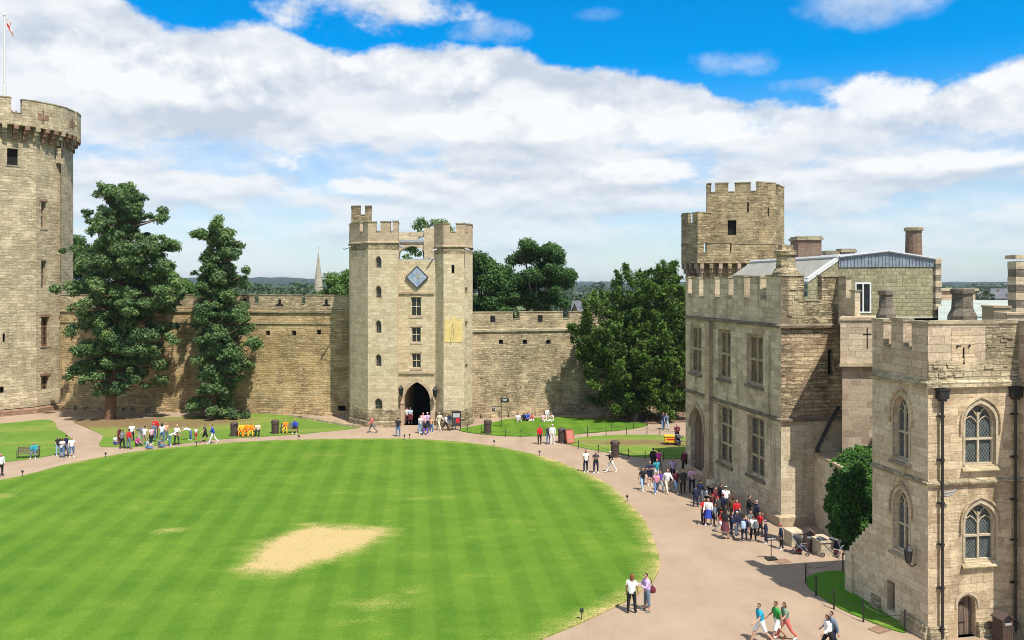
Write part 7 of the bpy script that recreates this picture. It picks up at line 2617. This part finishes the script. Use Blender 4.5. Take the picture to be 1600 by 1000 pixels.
wc = thing('wheelchair', 'wheelchair in front of the gatehouse arch with its sitter', 'wheelchair', pt(664.5, 679), R(10))
mb = MB()
mb.box((0, 0.0, 0.47), (0.46, 0.44, 0.05))
mb.box((0, 0.24, 0.72), (0.46, 0.04, 0.5))
mb.build('seat', cloth('cloth', 'black'), wc, local=True)
for s_ in (-0.28, 0.28):
    mb = MB()
    ring = [Vector((s_, 0.15 + 0.3 * math.cos(a), 0.31 + 0.3 * math.sin(a))) for a in np.linspace(0, 2 * math.pi, 17)]
    mb.tube(ring, 0.02, 5, cap=False)
    for q in range(0, 16, 2):
        mb.tube([Vector((s_, 0.15, 0.31)), ring[q]], 0.006, 4)
    mb.build('wheel', M['black_iron'], wc, local=True)
    mb = MB()
    mb.tube([(s_ * 0.85, 0.36, 0.95), (s_ * 0.85, 0.25, 0.9), (s_ * 0.85, 0.24, 0.5), (s_ * 0.85, -0.25, 0.48), (s_ * 0.85, -0.35, 0.12), (s_ * 0.85, -0.5, 0.1)], 0.015, 5)
    mb.tube([(s_ * 0.85, 0.2, 0.68), (s_ * 0.85, -0.18, 0.68), (s_ * 0.85, -0.22, 0.48)], 0.018, 5)
    mb.build('frame', M['lead'], wc, local=True)
wl_ = LOC['wheelchair']
person(Vector((wl_[0], wl_[1], 0.02)), 'sit', 10, 1.66, 'black', 'long', 'purple', 'trousers', 'grey', 'grey haired person in black and purple sitting in the wheelchair', GA, shoe='white')


def on_body(name, loc, rz, label, cat, build):
    t = thing(name, label, cat, loc, rz)
    build(t)
    return t


def backpack(t, c='dark grey'):
    mb = MB()
    mb.lathe((0, 0, 0), [(0.10, -0.2), (0.145, -0.16), (0.15, 0.05), (0.12, 0.18), (0.05, 0.22)], 10)
    mb.build('bag', cloth('cloth', c), t, local=True, smooth=True)
    mb = MB()
    for s_ in (-0.08, 0.08):
        mb.tube([(s_, -0.12, 0.16), (s_, -0.24, 0.2), (s_, -0.34, 0.05), (s_, -0.2, -0.18)], 0.015, 4)
    mb.build('strap', cloth('cloth', 'black'), t, local=True)


c_ = pt(1177, 846)
on_body('backpack', c_ + Vector((0.10, -0.22, 1.02)), R(160), 'grey backpack on the white shirted child in the queue', 'backpack', lambda t: backpack(t, 'grey'))
c_ = pt(1163, 846)
on_body('backpack', c_ + Vector((-0.12, -0.2, 1.0)), R(175), 'pale blue backpack on a navy uniformed child in the queue', 'backpack', lambda t: backpack(t, 'pale blue'))


def handbag(t):
    mb = MB()
    mb.lathe((0, 0, 0), [(0.06, -0.16), (0.15, -0.12), (0.16, 0.02), (0.1, 0.12), (0.04, 0.14)], 9)
    mb.build('bag', cloth('cloth', 'maroon'), t, local=True, smooth=True)
    mb = MB()
    mb.tube([(0.02, -0.08, 0.1), (-0.06, -0.05, 0.45), (-0.1, 0, 0.56), (-0.04, 0.1, 0.4), (0.02, 0.08, 0.1)], 0.012, 4)
    mb.build('strap', cloth('cloth', 'black'), t, local=True)


c_ = pt(1011, 955)
on_body('handbag', c_ + Vector((0.26, 0.12, 0.93)), 0, 'dark maroon shoulder bag hanging behind the lilac cardigan', 'handbag', handbag)

# signs
sg = thing('signpost', 'black signpost with two finger boards on the far lawn edge', 'signpost', pt(783, 669))
mb = MB()
mb.tube([(0, 0, 0), (0, 0, 3.15)], 0.045, 8)
mb.lathe((0, 0, 3.15), [(0.06, 0), (0.08, 0.05), (0.0, 0.14)], 8)
mb.build('pole', M['black_iron'], sg, local=True)
for (x0, x1, z0, z1) in ((0.05, 0.72, 2.62, 3.1), (-0.92, -0.62, 1.75, 2.25)):
    mb = MB()
    mb.box(((x0 + x1) / 2, 0, (z0 + z1) / 2), (x1 - x0, 0.04, z1 - z0))
    if x0 > 0:
        mb.poly([(x1, -0.02, z0), (x1 + 0.16, 0, (z0 + z1) / 2), (x1, -0.02, z1)])
    else:
        mb.tube([(0, 0, 2.2), (-0.6, 0, 2.25)], 0.03, 5)
        mb.tube([(0, 0, 2.2), (0.2, 0, 2.3), (0.22, 0, 2.45)], 0.03, 5)
    bd = mb.build('sign_board', M['black_iron'], sg, local=True)
    mb = MB()
    for k in range(2):
        zz_ = z1 - 0.13 - k * 0.15
        mb.box(((x0 + x1) / 2, -0.024, zz_), ((x1 - x0) * (0.7 - 0.2 * k), 0.006, 0.06))
    mb.build('lettering', M['white'], bd, local=True)

qs = thing('queue_sign', 'small black standing sign on a heavy base near the queue', 'sign', pt(1205, 874), R(6))
mb = MB()
mb.box((0, 0, 0.04), (0.55, 0.5, 0.08))
mb.build('base', M['black_iron'], qs, local=True)
mb = MB()
mb.tube([(0, 0, 0.08), (0, 0, 1.05)], 0.022, 6)
mb.build('pole', M['black_iron'], qs, local=True)
mb = MB()
mb.box((0, -0.03, 1.12), (0.55, 0.03, 0.2), 0)
sb_ = mb.build('sign_board', M['black_iron'], qs, local=True)
mb = MB()
for x in (-0.19, -0.11, -0.03, 0.05, 0.13):
    mb.box((x, -0.048, 1.12), (0.05, 0.006, 0.09))
mb.poly([(0.19, -0.049, 1.07), (0.25, -0.049, 1.12), (0.19, -0.049, 1.17)])
mb.build('lettering', M['white'], sb_, local=True)

ib_ = thing('information_board', 'dark framed information board with red and grey panel by the gatehouse', 'sign', pt(713, 672), R(4))
mb = MB()
for s_ in (-0.42, 0.42):
    mb.box((s_, 0, 0.95), (0.1, 0.1, 1.9))
mb.box((0, 0, 1.85), (0.94, 0.1, 0.12))
mb.box((0, 0, 0.5), (0.84, 0.08, 0.12))
mb.build('frame', M['black_iron'], ib_, local=True)
mb = MB()
mb.box((0, 0, 1.17), (0.78, 0.04, 1.24), 0)
mb.box((0, -0.025, 1.5), (0.7, 0.012, 0.42), 1)
mb.box((0.14, -0.025, 0.98), (0.36, 0.012, 0.5), 2)
mb.build('panel', [cloth('cloth', 'dark grey'), cloth('cloth', 'pale grey'), cloth('cloth', 'red')], ib_, local=True)

ab = thing('a_board', 'orange-brown wooden A-board on the corner of the middle lawn', 'sign', pt(889, 693), R(25))
for s_, nm in ((-1, 'front_panel'), (1, 'back_panel')):
    mb = MB()
    a = Vector((0, s_ * 0.36, 0))
    b = Vector((0, s_ * 0.03, 1.35))
    for x0, x1, f0, f1, m_ in ((-0.4, -0.33, 0, 1, 0), (0.33, 0.4, 0, 1, 0), (-0.33, 0.33, 0.9, 1.0, 0), (-0.33, 0.33, 0.1, 0.9, 1)):
        p = [a.lerp(b, f0), a.lerp(b, f1)]
        for n_ in (0.0, 0.03):
            o_ = Vector((0, s_ * n_, 0))
            mb.poly([p[0] + Vector((x0, 0, 0)) + o_, p[0] + Vector((x1, 0, 0)) + o_, p[1] + Vector((x1, 0, 0)) + o_, p[1] + Vector((x0, 0, 0)) + o_], m_)
    mb.box((0, s_ * 0.3, 0.4), (0.4, 0.02, 0.25), 2)
    mb.box((0.08, s_ * 0.19, 0.85), (0.3, 0.02, 0.2), 2)
    mb.build(nm, [M['rust'], cloth('cloth', 'coral'), cloth('cloth', 'khaki')], ab, local=True)

wg = thing('cart', 'small bright yellow cart with a red stripe on the middle lawn', 'cart', pt(1050, 695), R(-4))
mb = MB()
mb.box((0, 0, 0.52), (1.35, 0.7, 0.5), 0)
mb.box((0, 0, 0.82), (1.42, 0.78, 0.1), 0)
mb.box((0, -0.352, 0.55), (1.0, 0.012, 0.14), 1)
mb.build('body', [cloth('cloth', 'yellow'), cloth('cloth', 'red')], wg, local=True)
for x, y in ((-0.45, -0.36), (0.45, -0.36), (-0.45, 0.36), (0.45, 0.36)):
    mb = MB()
    ring = [Vector((x + 0.12 * math.cos(a), y, 0.16 + 0.12 * math.sin(a))) for a in np.linspace(0, 2 * math.pi, 13)]
    mb.tube(ring, 0.035, 5, cap=False)
    mb.tube([(x, y - 0.03, 0.16), (x, y + 0.03, 0.16)], 0.1, 8)
    mb.build('wheel', M['black_iron'], wg, local=True)
mb = MB()
mb.tube([(0.68, 0.1, 0.4), (1.05, 0.1, 0.9), (1.05, -0.2, 0.9), (0.68, -0.2, 0.4)], 0.02, 5)
mb.build('handle', M['black_iron'], wg, local=True)

# lawn spotlights
sl = thing('spotlight', 'small black lawn spotlight nearest the lower left of the oval lawn', 'spotlight', pt(35, 746), 0, 'spotlights round the oval lawn')
mb = MB()
mb.tube([(0, 0, 0), (0, 0, 0.42)], 0.022, 6)
mb.build('stake', M['dark_metal'], sl, local=True)
mb = MB()
mb.lathe((0, 0, 0.46), [(0.05, -0.09), (0.085, -0.04), (0.09, 0.05), (0.06, 0.09)], 10)
mb.build('lamp_head', M['black_iron'], sl, local=True)
for px, py, lab in ((165, 717, 'black spotlight on the lawn edge below the foursome'), (307, 699, 'black spotlight on the lawn edge below the bending adult'), (467, 689, 'black spotlight on the lawn edge below the blue bench sitter'),
                    (640, 687, 'black spotlight on the lawn edge below the archway'), (632, 688, 'black spotlight just left of another below the archway'), (772, 697, 'black spotlight on the lawn edge below the signpost'),
                    (843, 714, 'black spotlight on the lawn edge below the red jacket'), (980, 786, 'black spotlight on the right lawn edge near the walking group'), (909, 970, 'black spotlight on the lawn edge at the bottom')):
    dup(sl, pt(px, py), 0, lab, 'spotlights round the oval lawn')


def chain_fence(pts, h_, label, r=0.035):
    b = Vector((pts[0][0], pts[0][1], 0))
    t = thing('chain_fence', label, 'fence', b, 0, 'low chain fences round the lawns')
    for p in pts:
        mb = MB()
        mb.lathe((p[0], p[1], 0), [(r * 1.2, 0.0), (r, 0.04), (r * 0.85, h_ - 0.08), (r * 1.2, h_ - 0.05), (0.01, h_ + 0.04)], 7)
        mb.build('post', M['black_iron'], t)
    mb = MB()
    for p, q in zip(pts, pts[1:]):
        L = [Vector((p[0] + (q[0] - p[0]) * f, p[1] + (q[1] - p[1]) * f, h_ - 0.16 - 0.9 * h_ * 0.3 * 4 * f * (1 - f))) for f in np.linspace(0, 1, 9)]
        mb.tube(L, 0.013, 4)
    mb.build('chain', M['black_iron'], t)


FP = lambda *a: [pt(x, y) for x, y in a]
chain_fence(FP((730, 675), (752, 679), (790, 683), (814, 683), (845, 682), (880, 681), (918, 678), (955, 674), (990, 670), (1012, 665)), 0.75, 'low chain fence along the front of the far lawn')
chain_fence(FP((880, 689), (918, 684), (947, 681), (979, 679), (1011, 679), (1031, 680), (1060, 682)), 0.75, 'low chain fence along the back of the middle lawn')
chain_fence(FP((877, 693), (904, 701), (935, 708), (982, 715), (1008, 718), (1037, 720), (1068, 719)), 0.75, 'low chain fence along the front of the middle lawn')
chain_fence(FP((1317, 893), (1259, 911), (1275, 931), (1303, 952), (1349, 972), (1414, 988)), 0.95, 'chain fence round the small corner lawn by the porch tower', 0.04)

for px, py, rz, lab in ((1222, 877, 20, 'rusty square manhole cover near the queue sign'), (1374, 984, 30, 'rusty manhole cover by the corner lawn')):
    o_ = MB()
    o_.box((0, 0, 0.008), (0.8, 0.6, 0.016), 0)
    o_.box((0, 0, 0.012), (0.68, 0.48, 0.016), 1)
    m_ = o_.build('manhole_cover', [M['soil'], M['red_stone']], None, local=True)
    m_.location = pt(px, py)
    m_.rotation_euler = (0, 0, R(rz))
    tag(m_, lab, 'manhole cover', 'manhole covers')

# ------------------------------------------------------------------ aerial haze
hb = MB()
hb.box((0, 2150, 24), (7000, 4700, 52))
hz = hb.build('haze', plain('haze_air', (0.5, 0.6, 0.7)), None)
hz['kind'] = 'stuff'
hm = bpy.data.materials['haze_air']
hm.node_tree.nodes.clear()
out = hm.node_tree.nodes.new('ShaderNodeOutputMaterial')
vol = hm.node_tree.nodes.new('ShaderNodeVolumePrincipled')
vol.inputs['Color'].default_value = (0.72, 0.82, 0.95, 1)
vol.inputs['Density'].default_value = 0.00009
vol.inputs['Anisotropy'].default_value = 0.2
hm.node_tree.links.new(vol.outputs[0], out.inputs['Volume'])
